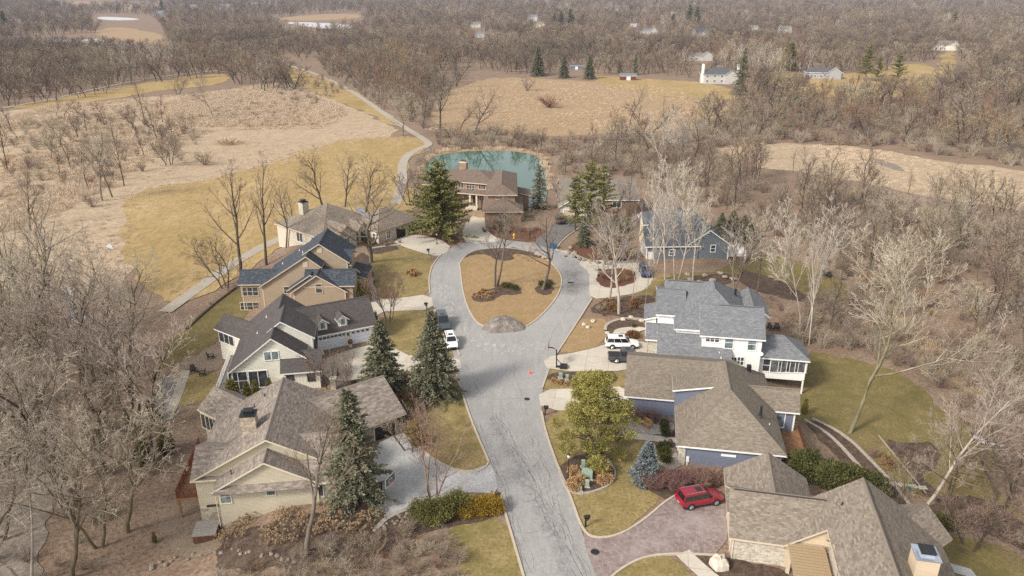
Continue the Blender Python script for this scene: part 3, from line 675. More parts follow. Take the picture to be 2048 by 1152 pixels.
ribbon('bed_edging', [(1757,872),(1800,925),(1852,988)], 0.14, 'path_paving', 0.06, 'thin edging of the dark back bed', n=1, thick=0.06)
edging([(752,1060),(775,1035),(840,1010)], 'stone edging beside the driveway hedge')
edging([(1118,942),(1135,985),(1172,990),(1222,972),(1234,948),(1215,918)], 'brick edging of the round utility bed', 0.25)
edging([(1210,662),(1212,648),(1250,636),(1290,640)], 'white stone edging of the walk bed', 0.5)
edging([(1130,502),(1170,520),(1200,528)], 'pale rocks edging the evergreen bed', 0.8)
edging([(740,498),(770,493),(800,490)], 'white stone edging before the taupe house', 0.6)
for px, lb in (([(1755,938),(1830,940),(1850,985)], 'dark edge of the back bed'),):
    pass
for a, b in (((385,650),(470,582)),):
    ribbon('bed_edging', [(372,660),(425,612),(478,572)], 0.3, 'mulch', 0.05, 'dark timber edging along the olive lawn', n=1, thick=0.25)
for i, (u, v) in enumerate([(1765,965),(1785,968),(1805,971),(1825,974),(1845,977)]):
    p = W(u, v); mb = MB(); mb.box(-.45,.45,-.3,.3,-.06,.05)
    mb.build('stepping_stone', MAT['concrete'], label='flat pale stepping stone across the back lawn path', cat='stepping stone', group='stepping stones on the back lawn').location = p + Vector((0,0,.1))
# ================================================================ HOUSES
shingle('roof_variegated', [(0.112,0.09,0.075),(0.23,0.193,0.165),(0.40,0.348,0.305)], 0.42, 0.18)
shingle('roof_umber', [(0.06,0.052,0.051),(0.088,0.077,0.075),(0.128,0.114,0.111)], 0.3, 0.16)
shingle('roof_navy', [(0.024,0.029,0.036),(0.052,0.061,0.075),(0.118,0.132,0.15)], 0.32, 0.18)
shingle('roof_grey', [(0.105,0.108,0.117),(0.165,0.168,0.178),(0.25,0.252,0.265)], 0.3, 0.16)
shingle('roof_tan', [(0.12,0.097,0.077),(0.192,0.16,0.128),(0.278,0.238,0.194)], 0.3, 0.16)
shingle('roof_taupe', [(0.115,0.093,0.072),(0.205,0.17,0.138),(0.315,0.27,0.225)], 0.34, 0.18)
shingle('roof_brown', [(0.10,0.072,0.058),(0.165,0.12,0.096),(0.23,0.175,0.145)], 0.4, 0.18)
shingle('roof_slate', [(0.058,0.062,0.07),(0.095,0.10,0.112),(0.145,0.15,0.165)], 0.4, 0.18)
shingle('roof_drab', [(0.13,0.11,0.09),(0.2,0.172,0.142),(0.27,0.24,0.2)], 0.4, 0.18)
siding('siding_cream', (0.59,0.53,0.40)); siding('siding_butter', (0.85,0.82,0.71), 0.2); siding('siding_sand', (0.42,0.33,0.235))
siding('siding_white', (0.86,0.85,0.81), 0.18, 0.82); siding('siding_blue', (0.175,0.198,0.265), 0.18, 0.6); siding('siding_slate', (0.16,0.185,0.205), 0.18, 0.6)
siding('siding_pale', (0.50,0.485,0.455), 0.2, .85); siding('siding_grey', (0.36,0.36,0.37), 0.2, .8); flat('tub_cover', (0.27,0.25,0.225), 0.7, 0.12); siding('siding_beige', (0.62,0.50,0.36), 0.2, 0.75); siding('siding_taupe', (0.55,0.49,0.40), 0.2, 0.8); siding('board_batten', (0.80,0.77,0.66), 0.4, 0.75, True)
stone('stone_wall', [(0.26,0.2,0.14),(0.42,0.34,0.25),(0.55,0.47,0.37)], 2.4)
stone('stone_pale', [(0.34,0.29,0.22),(0.47,0.42,0.34),(0.58,0.53,0.44)], 3.4)
brickmat('brick_brown', (0.235,0.14,0.09), (0.33,0.21,0.14), (0.33,0.27,0.22))
flat('trim_white', (0.80,0.79,0.76), 0.5, 0.05); flat('trim_cream', (0.66,0.60,0.46), 0.5, 0.05); flat('trim_tan', (0.56,0.47,0.365), 0.5, 0.05)
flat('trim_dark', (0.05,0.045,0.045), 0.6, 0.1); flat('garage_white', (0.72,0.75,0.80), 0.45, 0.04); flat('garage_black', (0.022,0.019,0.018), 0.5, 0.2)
flat('metal_dark', (0.035,0.035,0.038), 0.45, 0.2, metal=0.4); flat('metal_bright', (0.55,0.6,0.68), 0.3, 0.1, metal=0.7)
flat('wood_red', (0.15,0.05,0.03), 0.7, 0.3); flat('wood_deck', (0.24,0.125,0.06), 0.65, 0.3, 1.5); flat('wood_tan', (0.40,0.27,0.16), 0.75, 0.2)
flat('metal_tan', (0.36,0.265,0.165), 0.45, 0.05); flat('door_wood', (0.10,0.05,0.03), 0.5, 0.2)
glassmat('glass', (0.045,0.05,0.055)); glassmat('glass_pale', (0.13,0.165,0.175), 0.1); glassmat('glass_screen', (0.085,0.088,0.09), 0.4)

class House:
    def __init__(s, name, label, o, th, wall, roof, trim, cat='house'):
        s.root = empty(name, (o[0], o[1], 0), R(th), label, cat)
        s.o, s.th = o, th
        s.wm, s.rm, s.tm = wall, roof, trim
        s.walls, s.roof, s.trim = {}, MB(), MB()
        s.k = 0
        s.Minv = (Matrix.Translation((o[0], o[1], 0)) @ Matrix.Rotation(R(th), 4, 'Z')).inverted()
        s.BM = Matrix.Identity(4)
    def frame(s, dth=0.0):                          # a wing turned by dth, about the house origin
        s.BM = Matrix.Rotation(R(dth), 4, 'Z')
    def wallmb(s, m): return s.walls.setdefault(m, MB())
    def slab(s, pts, along, t=0.2, mb=None):
        """roof slope: pts counter-clockwise seen from above; along = (i, j) indices of its eave edge"""
        mb = mb or s.roof
        P = [s.BM @ Vector(p) for p in pts]
        e = (P[along[1]] - P[along[0]]).normalized()
        n = Vector((0, 0, 0))
        for i in range(len(P)): n += (P[i] - P[0]).cross(P[(i+1) % len(P)] - P[0])
        n.normalize()
        if n.z < 0: n = -n; P = P[::-1]
        up = n.cross(e).normalized()
        if up.z < 0: up = -up
        ko = s.k * 3.71
        mb.face(P, 0, [(p.dot(e) + ko, p.dot(up) + ko) for p in P])
        dn = Vector((0, 0, -t)); Q = [p + dn for p in P]
        s.trim.face(Q[::-1])
        for i in range(len(P)):
            j = (i + 1) % len(P)
            if P[i].z > 0 and abs(P[i].z - P[j].z) < 1e-6 and P[i].z >= max(p.z for p in P) - 1e-6: continue
            s.trim.face([Q[i], Q[j], P[j], P[i]])
    def walls_poly(s, ring, zb, mat):
        """ring: wall-top points (x, y, z) counter-clockwise; vertical faces down to zb"""
        mb = s.wallmb(mat)
        for i in range(len(ring)):
            a, b = ring[i], ring[(i + 1) % len(ring)]
            mb.face([s.BM @ Vector(q) for q in ((a[0], a[1], zb), (b[0], b[1], zb), b, a)])
    def gable_walls(s, axis, x0, x1, xr, zr, w0, w1, y0, y1, zb, mat, ends=None):
        mb = s.wallmb(mat)
        def P(x, y, z): return s.BM @ Vector((x, y, z) if axis == 'y' else (y, x, z))
        for k, y in enumerate((y0, y1)):
            f = [P(x0, y, zb), P(x1, y, zb), P(x1, y, w1), P(xr, y, zr), P(x0, y, w0)]
            flip = (k == 1) != (axis == 'x')
            m2 = mb if not ends or not ends[k] else s.wallmb(ends[k])
            m2.face(f[::-1] if flip else f)
        for x, w, flip in ((x0, w0, True), (x1, w1, False)):
            f = [P(x, y0, zb), P(x, y1, zb), P(x, y1, w), P(x, y0, w)]
            if flip != (axis == 'x'): f = f[::-1]
            mb.face(f)
    def gable(s, axis, x0, x1, y0, y1, r, zr, z0, z1=None, zb=-0.4, wall=None, ov=0.4, ends=None, t=0.2):
        """axis 'y': ridge runs along y at x=r between eaves x0/x1; axis 'x': ridge along x at y=r between eaves y0/y1"""
        s.k += 1; j = 0.007 * s.k
        z1 = z0 if z1 is None else z1
        if axis == 'y':
            a0, a1, b0, b1 = x0, x1, y0, y1
            P = lambda a, b, z: (a, b, z)
        else:
            a0, a1, b0, b1 = y0, y1, x0, x1
            P = lambda a, b, z: (b, a, z)
        s.slab([P(a0, b0, z0), P(r, b0, zr), P(r, b1, zr), P(a0, b1, z0)], (0, 3), t)
        s.slab([P(a1, b0, z1), P(r, b0, zr), P(r, b1, zr), P(a1, b1, z1)], (0, 3), t)
        m0, m1 = (zr - z0) / (r - a0), (zr - z1) / (a1 - r)
        i = ov + j
        s.gable_walls(axis, a0 + i, a1 - i, r, zr - 0.08, z0 + m0 * i - 0.1, z1 + m1 * i - 0.1, b0 + i, b1 - i, zb, wall or s.wm, ends)
        s.ridge(P(r, b0, zr), P(r, b1, zr))
        return dict(S=(y0 + i), N=(y1 - i), W=(x0 + i), E=(x1 - i), M=s.BM.copy())
    def ridge(s, a, b):
        a, b = Vector(a), Vector(b); d = (b - a).normalized(); n = Vector((-d.y, d.x, 0)) * 0.16
        if n.length < 0.01: return
        dz = Vector((0, 0, 0.045)); lo = Vector((0, 0, -0.06))
        for sg in (1, -1):
            P = [s.BM @ q for q in (a + dz, b + dz, b + n*sg + lo, a + n*sg + lo)]
            if sg < 0: P = P[::-1]
            L = (b - a).length
            s.roof.face(P[::-1], 0, [(0, 0.05), (0.15, 0.05), (0.15, L), (0, L)])
    def hip(s, x0, x1, y0, y1, ze, zr, axis='x', zb=-0.4, wall=None, ov=0.45, gab=(0, 0)):
        """hipped block; gab = (1, 0) makes the low end of the ridge a gable"""
        s.k += 1; i = ov + 0.007 * s.k
        if axis == 'x':
            hw = (y1 - y0) / 2; yr = (y0 + y1) / 2; hw = min(hw, (x1 - x0) / 2)
            a = (x0 + hw, yr, zr); b = (x1 - hw, yr, zr)
            s.slab([(x0,y0,ze),(x1,y0,ze), b, a], (0, 1)); s.slab([(x1,y1,ze),(x0,y1,ze), a, b], (0, 1))
            s.slab([(x0,y1,ze),(x0,y0,ze), a], (0, 1)); s.slab([(x1,y0,ze),(x1,y1,ze), b], (0, 1))
        else:
            hw = (x1 - x0) / 2; xr = (x0 + x1) / 2; hw = min(hw, (y1 - y0) / 2)
            a = (xr, y0 + hw, zr); b = (xr, y1 - hw, zr)
            s.slab([(x0,y1,ze),(x0,y0,ze), a, b], (0, 1)); s.slab([(x1,y0,ze),(x1,y1,ze), b, a], (0, 1))
            s.slab([(x0,y0,ze),(x1,y0,ze), a], (0, 1)); s.slab([(x1,y1,ze),(x0,y1,ze), b], (0, 1))
        s.ridge(a, b)
        for c, e in (((x0,y0,ze),a),((x1,y1,ze),b),((x1,y0,ze), b if axis=='x' else a),((x0,y1,ze), a if axis=='x' else b)): s.ridge(c, e)
        w = ze - 0.1 + 0.2
        s.walls_poly([(x0+i,y0+i,w),(x1-i,y0+i,w),(x1-i,y1-i,w),(x0+i,y1-i,w)], zb, wall or s.wm)
        return dict(S=y0 + i, N=y1 - i, W=x0 + i, E=x1 - i, M=s.BM.copy())
    def shed(s, x0, x1, y0, y1, zs, zb=None, wall=None, ov=0.3):
        """single slope: zs = z at (x0y0, x1y0, x1y1, x0y1)"""
        s.k += 1
        P = [(x0,y0,zs[0]),(x1,y0,zs[1]),(x1,y1,zs[2]),(x0,y1,zs[3])]
        lo = min(range(4), key=lambda q: zs[q] + zs[(q+1) % 4])
        s.slab(P, (lo, (lo + 1) % 4))
        i = ov + 0.007 * s.k
        if zb is not None:
            s.walls_poly([(x0+i,y0+i,zs[0]-.12),(x1-i,y0+i,zs[1]-.12),(x1-i,y1-i,zs[2]-.12),(x0+i,y1-i,zs[3]-.12)], zb, wall or s.wm)
        return dict(S=y0 + i, N=y1 - i, W=x0 + i, E=x1 - i, M=s.BM.copy())
    def on(s, b, side, u, v):
        """point of a wall face seen at photo pixel (u, v), in the block's frame"""
        M = b['M'].inverted() @ s.Minv
        o = M @ Vector((0, 0, CAMH)); d = (M.to_3x3() @ Vector(ray(u, v)))
        ax = 1 if side in 'SN' else 0
        t = (b[side] - o[ax]) / d[ax]
        return o + d * t
    def face_matrix(s, b, side, p):
        n = {'S': (0,-1), 'N': (0,1), 'W': (-1,0), 'E': (1,0)}[side]
        X = Vector((-n[1], n[0], 0)); Y = Vector((n[0], n[1], 0))
        M = Matrix(((X.x, Y.x, 0, p[0]), (X.y, Y.y, 0, p[1]), (0, 0, 1, p[2]), (0, 0, 0, 1)))   # x right along the wall seen from outside, y out of the wall
        return b['M'] @ M
    def window(s, b, side, at, w, hgt, cols=1, rows=1, frame=None, glass='glass', px=True, fw=0.11, label=None):
        p = s.on(b, side, *at) if px else Vector((at[0], b[side], at[1]) if side in 'SN' else (b[side], at[0], at[1]))
        M = s.face_matrix(b, side, p)
        f = MB(); a, c = w / 2, hgt / 2
        f.box(-a-fw, a+fw, -.02, .075, c, c+fw, 0, M); f.box(-a-fw-.03, a+fw+.03, -.02, .1, -c-fw, -c, 0, M)
        f.box(-a-fw, -a, -.02, .07, -c, c, 0, M); f.box(a, a+fw, -.02, .07, -c, c, 0, M)
        for k in range(1, cols): x = -a + w*k/cols; f.box(x-.05, x+.05, -.02, .055, -c, c, 0, M)
        for k in range(1, rows): z = -c + hgt*k/rows; f.box(-a, a, -.02, .05, z-.035, z+.035, 0, M)
        o = f.build('window', MAT[frame or s.tm], s.root, label=label)
        g = MB(); g.box(-a+.002, a-.002, -.02, .025, -c+.002, c-.002, 0, M); g.build('pane', MAT[glass], o)
        return o
    def garage(s, b, side, at, w, hgt=2.2, mat='garage_white', lights=0, px=True, panels=4, frame=None):
        """at: pixel of the middle of the sill (px) or (along, sill z)"""
        p = s.on(b, side, *at) if px else Vector((at[0], b[side], at[1]) if side in 'SN' else (b[side], at[0], at[1]))
        M = s.face_matrix(b, side, p)
        d = MB(); ph = hgt / panels
        for k in range(panels): d.box(-w/2, w/2, -.02, .05, k*ph + .015, (k+1)*ph - .015, 0, M)
        o = d.build('garage_door', MAT[mat], s.root)
        f = MB(); f.box(-w/2-.14, -w/2-.002, -.02, .09, 0, hgt+.14, 0, M); f.box(w/2+.002, w/2+.14, -.02, .09, 0, hgt+.14, 0, M); f.box(-w/2, w/2, -.02, .09, hgt+.002, hgt+.14, 0, M)
        f.build('door_frame', MAT[frame or s.tm], o)
        for k in range(lights):
            q = MB(); x = -w/2 + w*(k+.5)/lights; q.box(x-.22, x+.22, .052, .066, hgt-ph+.1, hgt-.14, 0, M); q.build('door_light', MAT['glass'], o)
        return o
    def door(s, b, side, at, w=1.0, hgt=2.1, mat='door_wood', px=True):
        p = s.on(b, side, *at) if px else Vector((at[0], b[side], at[1]) if side in 'SN' else (b[side], at[0], at[1]))
        M = s.face_matrix(b, side, p)
        d = MB(); d.box(-w/2, w/2, -.02, .06, 0, hgt, 0, M); o = d.build('door', MAT[mat], s.root)
        f = MB(); f.box(-w/2-.12, -w/2-.002, -.02, .09, 0, hgt+.12, 0, M); f.box(w/2+.002, w/2+.12, -.02, .09, 0, hgt+.12, 0, M); f.box(-w/2, w/2, -.02, .09, hgt+.002, hgt+.12, 0, M)
        f.build('door_frame', MAT[s.tm], o)
        k = MB(); k.box(w/2-.2, w/2-.1, .06, .12, .95, 1.1, 0, M); k.build('handle', MAT['metal_bright'], o)
        return o
    def corner(s, b, w=0.16, zb=-0.3, zt=2.4, which=('SW','SE'), mat=None):
        for c in which:
            y = b['S'] if c[0] == 'S' else b['N']; x = b['W'] if c[1] == 'W' else b['E']
            dy = -1 if c[0] == 'S' else 1; dx = -1 if c[1] == 'W' else 1
            xs = sorted((x + dx*.03, x - dx*w)); ys = sorted((y + dy*.03, y - dy*w))
            s.trim.box(xs[0], xs[1], ys[0], ys[1], zb, zt, 0, b['M'])
    def chimney(s, x, y, w, d, zb, zt, mat, cap='metal_dark', flue=True):
        c = MB(); c.box(x-w/2, x+w/2, y-d/2, y+d/2, zb, zt, 0, s.BM)
        o = c.build('chimney', MAT[mat], s.root)
        k = MB(); k.box(x-w/2-.08, x+w/2+.08, y-d/2-.08, y+d/2+.08, zt, zt+.12, 0, s.BM)
        k.box(x-w*.3, x+w*.3, y-d*.3, y+d*.3, zt+.12, zt+.3, 0, s.BM)
        k.build('chimney_cap', MAT[cap], o)
        if flue:
            f = MB(); f.box(x-w*.34, x+w*.34, y-d*.34, y+d*.34, zt+.45, zt+.52, 0, s.BM)
            for a in (-1, 1):
                for b_ in (-1, 1): f.box(x+a*w*.28-.03, x+a*w*.28+.03, y+b_*d*.28-.03, y+b_*d*.28+.03, zt+.3, zt+.45, 0, s.BM)
            f.build('flue_cap', MAT['metal_dark'], o)
    def pipe(s, x, y, z, hgt=0.5, r=0.06, mat='metal_dark'):
        p = MB(); p.tube([s.BM @ Vector((x,y,z-.2)), s.BM @ Vector((x,y,z+hgt))], r, 8); p.tube([s.BM @ Vector((x,y,z-.02)), s.BM @ Vector((x,y,z+.1))], [r*2.2, r*1.3], 8)
        p.build('vent_pipe', MAT[mat], s.root)
    def part(s, name, mat, fn, label=None):
        m = MB(); fn(m); return m.build(name, MAT[mat], s.root, label=label)
    def gutter(s, b, side, z, mat=None):
        m = MB()
    def finish(s):
        for k, m in s.walls.items(): m.build('wall', MAT[k], s.root)
        s.roof.build('roof', MAT[s.rm], s.root)
        s.trim.build('trim', MAT[s.tm], s.root)

def railing(mb, pts, z0, hgt=1.0, step=0.14, M=None):
    for a, b in zip(pts, pts[1:]):
        a, b = Vector((a[0], a[1], 0)), Vector((b[0], b[1], 0)); L = (b - a).length; d = (b - a) / L
        n = Vector((-d.y, d.x, 0)) * 0.03
        for z, hh in ((z0 + hgt - .07, .07), (z0 + .08, .05)):
            q = [a - n, b - n, b + n, a + n]
            lo = [Vector((p.x, p.y, z)) for p in q]; hi = [Vector((p.x, p.y, z + hh)) for p in q]
            if M is not None: lo = [M @ p for p in lo]; hi = [M @ p for p in hi]
            mb.face(hi); mb.face(lo[::-1])
            for i in range(4): mb.face([lo[i], lo[(i+1)%4], hi[(i+1)%4], hi[i]])
        k = int(L / step)
        for i in range(k + 1):
            p = a + d * (L * i / max(1, k)); w = .05 if i % 10 == 0 else .018
            mb.box(p.x-w, p.x+w, p.y-w, p.y+w, z0, z0 + hgt + (.06 if w > .03 else -.03), 0, M)

# ---------------- A: cream house with variegated shingles, lower left
A = House('cream_house', 'cream sided house with mottled brown shingles, stone base and hot tub patio', (-33, 66), 8, 'siding_cream', 'roof_variegated', 'trim_cream')
a1 = A.gable('y', -0.2, 15.8, -0.9, 12.6, 7.8, 7.0, 2.7, zb=-3.4)
a2 = A.gable('y', 2.4, 13.2, -3.1, 3.0, 7.8, 5.75, 2.7, zb=-3.3)
a3 = A.gable('x', 8, 15.0, -3.0, 7.4, 2.2, 5.5, 2.7, zb=-2.5)
a4 = A.gable('x', -0.22, 5, -0.86, 6.66, 2.9, 4.6, 2.7, zb=-3.4)
A.part('skirt_roof', 'roof_variegated', lambda m: m.face([(2.5,-3.5,2.6),(13.1,-3.5,2.6),(12.6,-2.55,3.15),(3.0,-2.55,3.15)], 0, [(0,0),(10.6,0),(10.1,1.1),(.5,1.1)]))
A.part('stone_base', 'stone_wall', lambda m: (m.box(.25, 3.0, -.62, -.5+.2, -3.4, -.9), m.box(2.78, 13.0, -2.72, -2.5, -3.3, -1.35), m.box(13.0, 14.7, -2.68, -2.4, -2.5, -.6)))
A.frame(-43); a5 = A.gable('x', -11.7, -2, 8.25, 13.6, 10.9, 4.6, 2.7, zb=-3.2)
A.frame(30); a6 = A.gable('x', 10.5, 24.0, -2.4, 8.0, 2.9, 5.4, 2.5, zb=-0.9, ends=(None, 'stone_wall'))
A.garage(a6, 'S', (21.2, -0.35), 2.7, 2.15, 'garage_black', px=False)
A.part('stone_pier', 'stone_wall', lambda m: m.box(22.75, 23.5, -1.98, -1.7, -.9, 2.3, 0, a6['M'])); A.part('stone_pier', 'stone_wall', lambda m: m.box(19.0, 19.68, -1.98, -1.7, -.9, 2.3, 0, a6['M']))
A.part('wall_lamp', 'metal_dark', lambda m: m.box(23.05, 23.25, -2.2, -1.98, 1.5, 1.95, 0, a6['M']))
A.frame(0)
A.chimney(5.5, 3.4, 1.5, 1.3, 4.5, 7.7, 'stone_wall', 'metal_dark')
A.window(a2, 'S', (451, 993), 0.95, 1.5, 1, 2, glass='glass_pale'); A.window(a2, 'S', (541, 981), 0.8, 1.0, 1, 1, glass='glass_pale')
A.window(a3, 'S', (632, 976), 1.2, 1.6, 2, 2, frame='trim_dark'); A.window(a1, 'S', (428, 1022), 1.0, 1.5, 1, 2, frame='trim_dark')
A.window(a5, 'S', (420, 848), 3.2, 1.9, 4, 1); 
A.window(a6, 'S', (16.5, 1.3), 1.2, 1.3, 2, 1, px=False)
A.pipe(4.2, -1.6, 3.7, 0.5); A.pipe(5.0, 8.6, 5.5, 0.4); A.pipe(6.0, 10.0, 6.0, 0.4)
A.part('downspout', 'trim_cream', lambda m: m.tube([(2.66,-2.78,2.3),(2.66,-2.78,-1.8)], .05, 6)); A.part('downspout', 'trim_cream', lambda m: m.tube([(13.3,-2.75,2.4),(13.3,-2.75,-.8)], .05, 6))
def a_deck(m):
    m.box(-2.3, 0.6, 3.2, 10.6, -0.35, -0.15); m.box(-2.3, 0.0, 0.3, 3.2, -0.35, -0.152)
    for x, y in ((-2.1,.5),(-2.1,10.4),(0.3,10.4),(-2.1,5.5)): m.box(x-.1, x+.1, y-.1, y+.1, -3.2, -.35)
dk = A.part('deck', 'wood_deck', a_deck)
rl_ = MB(); railing(rl_, [(-0.1,.4),(-2.2,.4),(-2.2,10.5)], -0.15, 1.05); rl_.build('railing', MAT['wood_red'], dk)
A.finish()

# ---------------- B: cream white house with dormers
B = House('dormer_house', 'cream white house with dark umber roof, two dormers and white garage doors', (-44, 102), 10, 'siding_butter', 'roof_umber', 'trim_white')
b1 = B.gable('y', 4.2, 14.4, -14.5, 1.4, 10.2, 7.3, 2.7, 4.15, zb=-2.9)
b2 = B.gable('y', 9.2, 15.4, -10.9, -5.0, 11.1, 8.05, 6.62, 5.3, zb=-0.4)
b3 = B.gable('x', 11.0, 16.4, -15.8, -10.7, -13.25, 4.7, 2.7, zb=-0.5, wall='board_batten')
b4 = B.gable('x', 10.6, 15.5, -9.4, -1.9, -5.65, 6.0, 2.9, zb=-0.4)
B.frame(17); b5 = B.gable('x', 10.0, 22.2, -8.8, -1.4, -5.1, 6.0, 2.6, zb=-0.4, wall='board_batten')
for x in (14.15, 17.15):
    d = B.gable('y', x-.95, x+.95, -8.5, -5.0, x, 5.0, 4.2, zb=3.0, ov=.25, t=.14)
    B.window(d, 'S', (x, 3.85), .62, .95, 1, 1, px=False, glass='glass_pale')
B.garage(b5, 'S', (15.05, 0.0), 4.6, 2.2, 'garage_white', 8, False); B.garage(b5, 'S', (19.6, 0.0), 2.9, 2.2, 'garage_white', 4, False)
B.part('wall_lamp', 'metal_dark', lambda m: m.box(17.6, 17.8, -8.55, -8.35, 1.6, 2.0, 0, b5['M']))
B.frame(-45); b6 = B.gable('x', -0.6, 9, 0.3, 5.0, 2.5, 4.4, 2.7, zb=-3.0)
B.window(b6, 'S', (453, 676), 3.4, 1.8, 3, 1); B.frame(0)
B.window(b1, 'S', (535.8, 712), .85, 1.15, 1, 1, glass='glass_pale'); B.window(b1, 'S', (549.8, 711), .85, 1.15, 1, 1, glass='glass_pale')
B.window(b1, 'S', (477, 762), 2.3, 2.6, 2, 2); B.window(b1, 'S', (517, 758), 2.3, 2.4, 2, 1)
B.window(b3, 'S', (580, 752), .8, 1.1, 1, 1, frame='trim_dark'); B.window(b3, 'S', (622, 752), .8, 1.3, 1, 1, frame='trim_dark')
B.corner(b1, .16, -.4, 2.8, ('SW',)); B.corner(b3, .16, -.4, 2.4, ('SE',)); B.corner(b2, .16, 1, 5.3, ('SE',))
B.pipe(7.5, -8, 5.25, .3, .05, 'trim_white'); B.pipe(8.3, -4, 5.9, .3, .05, 'trim_white')
def b_deck(m):
    m.box(2.4, 4.6, -15.2, -3.0, -0.35, -0.12)
    for y in (-15.0, -10.5, -6.8, -3.2): m.box(2.5, 2.7, y-.1, y+.1, -3, -.35)
dk = B.part('deck', 'tub_cover', b_deck); rl_ = MB(); railing(rl_, [(4.3,-15.1),(2.5,-15.1),(2.5,-3.1)], -0.12, 1.0, .16); rl_.build('railing', MAT['trim_white'], dk)
B.finish()

# ---------------- C: tan house with navy roof
Cc = House('navy_roof_house', 'tan sided house with dark navy shingle roof and walkout windows', (-47, 122), 3, 'siding_sand', 'roof_navy', 'trim_tan')
c1 = Cc.gable('y', 4.1, 14.9, -2.9, 8.4, 12.4, 8.0, 2.7, 6.0, zb=-3.0)
c2 = Cc.gable('y', 11.2, 19.1, -0.2, 8.62, 14.2, 9.3, 7.42, 5.8, zb=-0.4)
c3 = Cc.gable('x', 12.0, 20.5, -5.2, 1.8, -2.5, 5.55, 3.5, 3.3, zb=-0.4)
c4_ = Cc.gable('y', 9.9, 19.3, -5.6, 0.0, 14.4, 5.6, 2.55, zb=-0.4)
c5 = Cc.gable('y', 9.0, 17.0, -4.5, 0.0, 13.2, 5.3, 2.5, zb=-0.4)
c6 = Cc.gable('x', 0.2, 9, -1.65, 3.4, 0.9, 4.5, 2.7, zb=-3.2)
c7 = Cc.shed(19.1, 22.0, 0.5, 6.9, (3.5, 2.55, 2.55, 3.5))
c8 = Cc.gable('x', 15.0, 19.3, 0.4, 7.5, 3.9, 6.9, 5.2, zb=3)
Cc.window(c6, 'S', (500, 583), 2.7, 1.5, 3, 2); Cc.window(c6, 'S', (500, 612), 3.1, 1.3, 3, 2)
Cc.window(c1, 'S', (573.5, 580), .85, 1.15, 1, 2); Cc.window(c4_, 'S', (638, 577), 1.0, 1.5, 1, 2)
for b, at, in ((c1, (610.5, 529)), (c2, (639, 500))):
    p = Cc.on(b, 'S', *at); M = Cc.face_matrix(b, 'S', p)
    g = MB(); g.box(-.42,.42,-.02,.06,-.5,.5,0,M); [g.box(-.36,.36,.06,.08,-.44+.11*k,-.38+.11*k,0,M) for k in range(8)]
    g.build('gable_vent', MAT['trim_tan'], Cc.root)
Cc.corner(c6, .16, -3, 2.4, ('SW','SE')); Cc.corner(c1, .16, -3, 2.6, ('SW',)); Cc.corner(c4_, .16, -.4, 2.4); Cc.corner(c2, .16, 1, 5.6, ('SE',)); Cc.corner(c5, .14, -.4, 2.4, ('SW',))
Cc.part('porch_post', 'trim_tan', lambda m: m.box(21.6, 21.8, .7, .9, -.1, 2.5)); Cc.part('porch_post', 'trim_tan', lambda m: m.box(21.6, 21.8, 6.5, 6.7, -.1, 2.5))
Cc.part('porch_floor', 'concrete', lambda m: m.box(18.6, 22, .5, 6.9, -.2, .15))
Cc.pipe(7.0, 3, 4.7, .3, .05, 'trim_white'); Cc.pipe(9.5, 5.6, 6.2, .3, .05, 'trim_white'); Cc.pipe(11.0, 1.5, 7.2, .3, .05, 'trim_white')
Cc.window(c2, 'E', (2.5, 4.0), 1.0, 1.3, 1, 2, px=False); Cc.door(c2, 'E', (4.0, 0.2), px=False)
Cc.finish()

# ---------------- D: taupe house with two black garage doors
D = House('taupe_house', 'low taupe stone house with black double garage behind the navy roofed house', (-45, 150), 50, 'siding_taupe', 'roof_taupe', 'trim_tan')
d1 = D.hip(11.0, 23.4, -13.4, -3.2, 2.9, 5.7, 'x')
d2 = D.hip(0.8, 17.0, -8.5, 8.5, 2.8, 7.0, 'x', zb=-3)
d3 = D.gable('y', 2.6, 8.4, -10.6, -3.0, 5.5, 5.0, 2.8, wall='stone_pale')
d4 = D.gable('y', 8.5, 12.0, -10.0, -4.0, 10.2, 4.6, 2.9, wall='stone_pale')
D.garage(d1, 'S', (17.6, 0.0), 2.6, 2.2, 'garage_black', px=False); D.garage(d1, 'S', (21.2, 0.0), 2.6, 2.2, 'garage_black', px=False)
D.window(d1, 'S', (14.2, 1.4), 1.0, 1.5, 2, 1, px=False, frame='trim_white'); D.window(d3, 'S', (5.5, 1.4), 1.3, 1.6, 2, 2, px=False, frame='trim_white')
D.window(d2, 'W', (0, 1.3), 2.0, 1.9, 2, 1, px=False, frame='trim_white'); D.window(d2, 'W', (-5.2, 1.2), 2.2, 2.0, 2, 1, px=False, frame='trim_white')
D.window(d4, 'S', (10.2, 1.4), 1.0, 1.7, 1, 2, px=False, frame='trim_dark'); D.window(d1, 'W', (-11.6, 1.3), .8, 1.4, 1, 2, px=False, frame='trim_white')
D.part('skylight', 'metal_bright', lambda m: m.face([(13.2,-6.6,4.2),(14.6,-6.6,4.2),(14.6,-3.6,5.7),(13.2,-3.6,5.7)]))
D.chimney(5.4, 3.6, 1.5, 1.5, 3, 7.4, 'stone_pale')
D.finish()

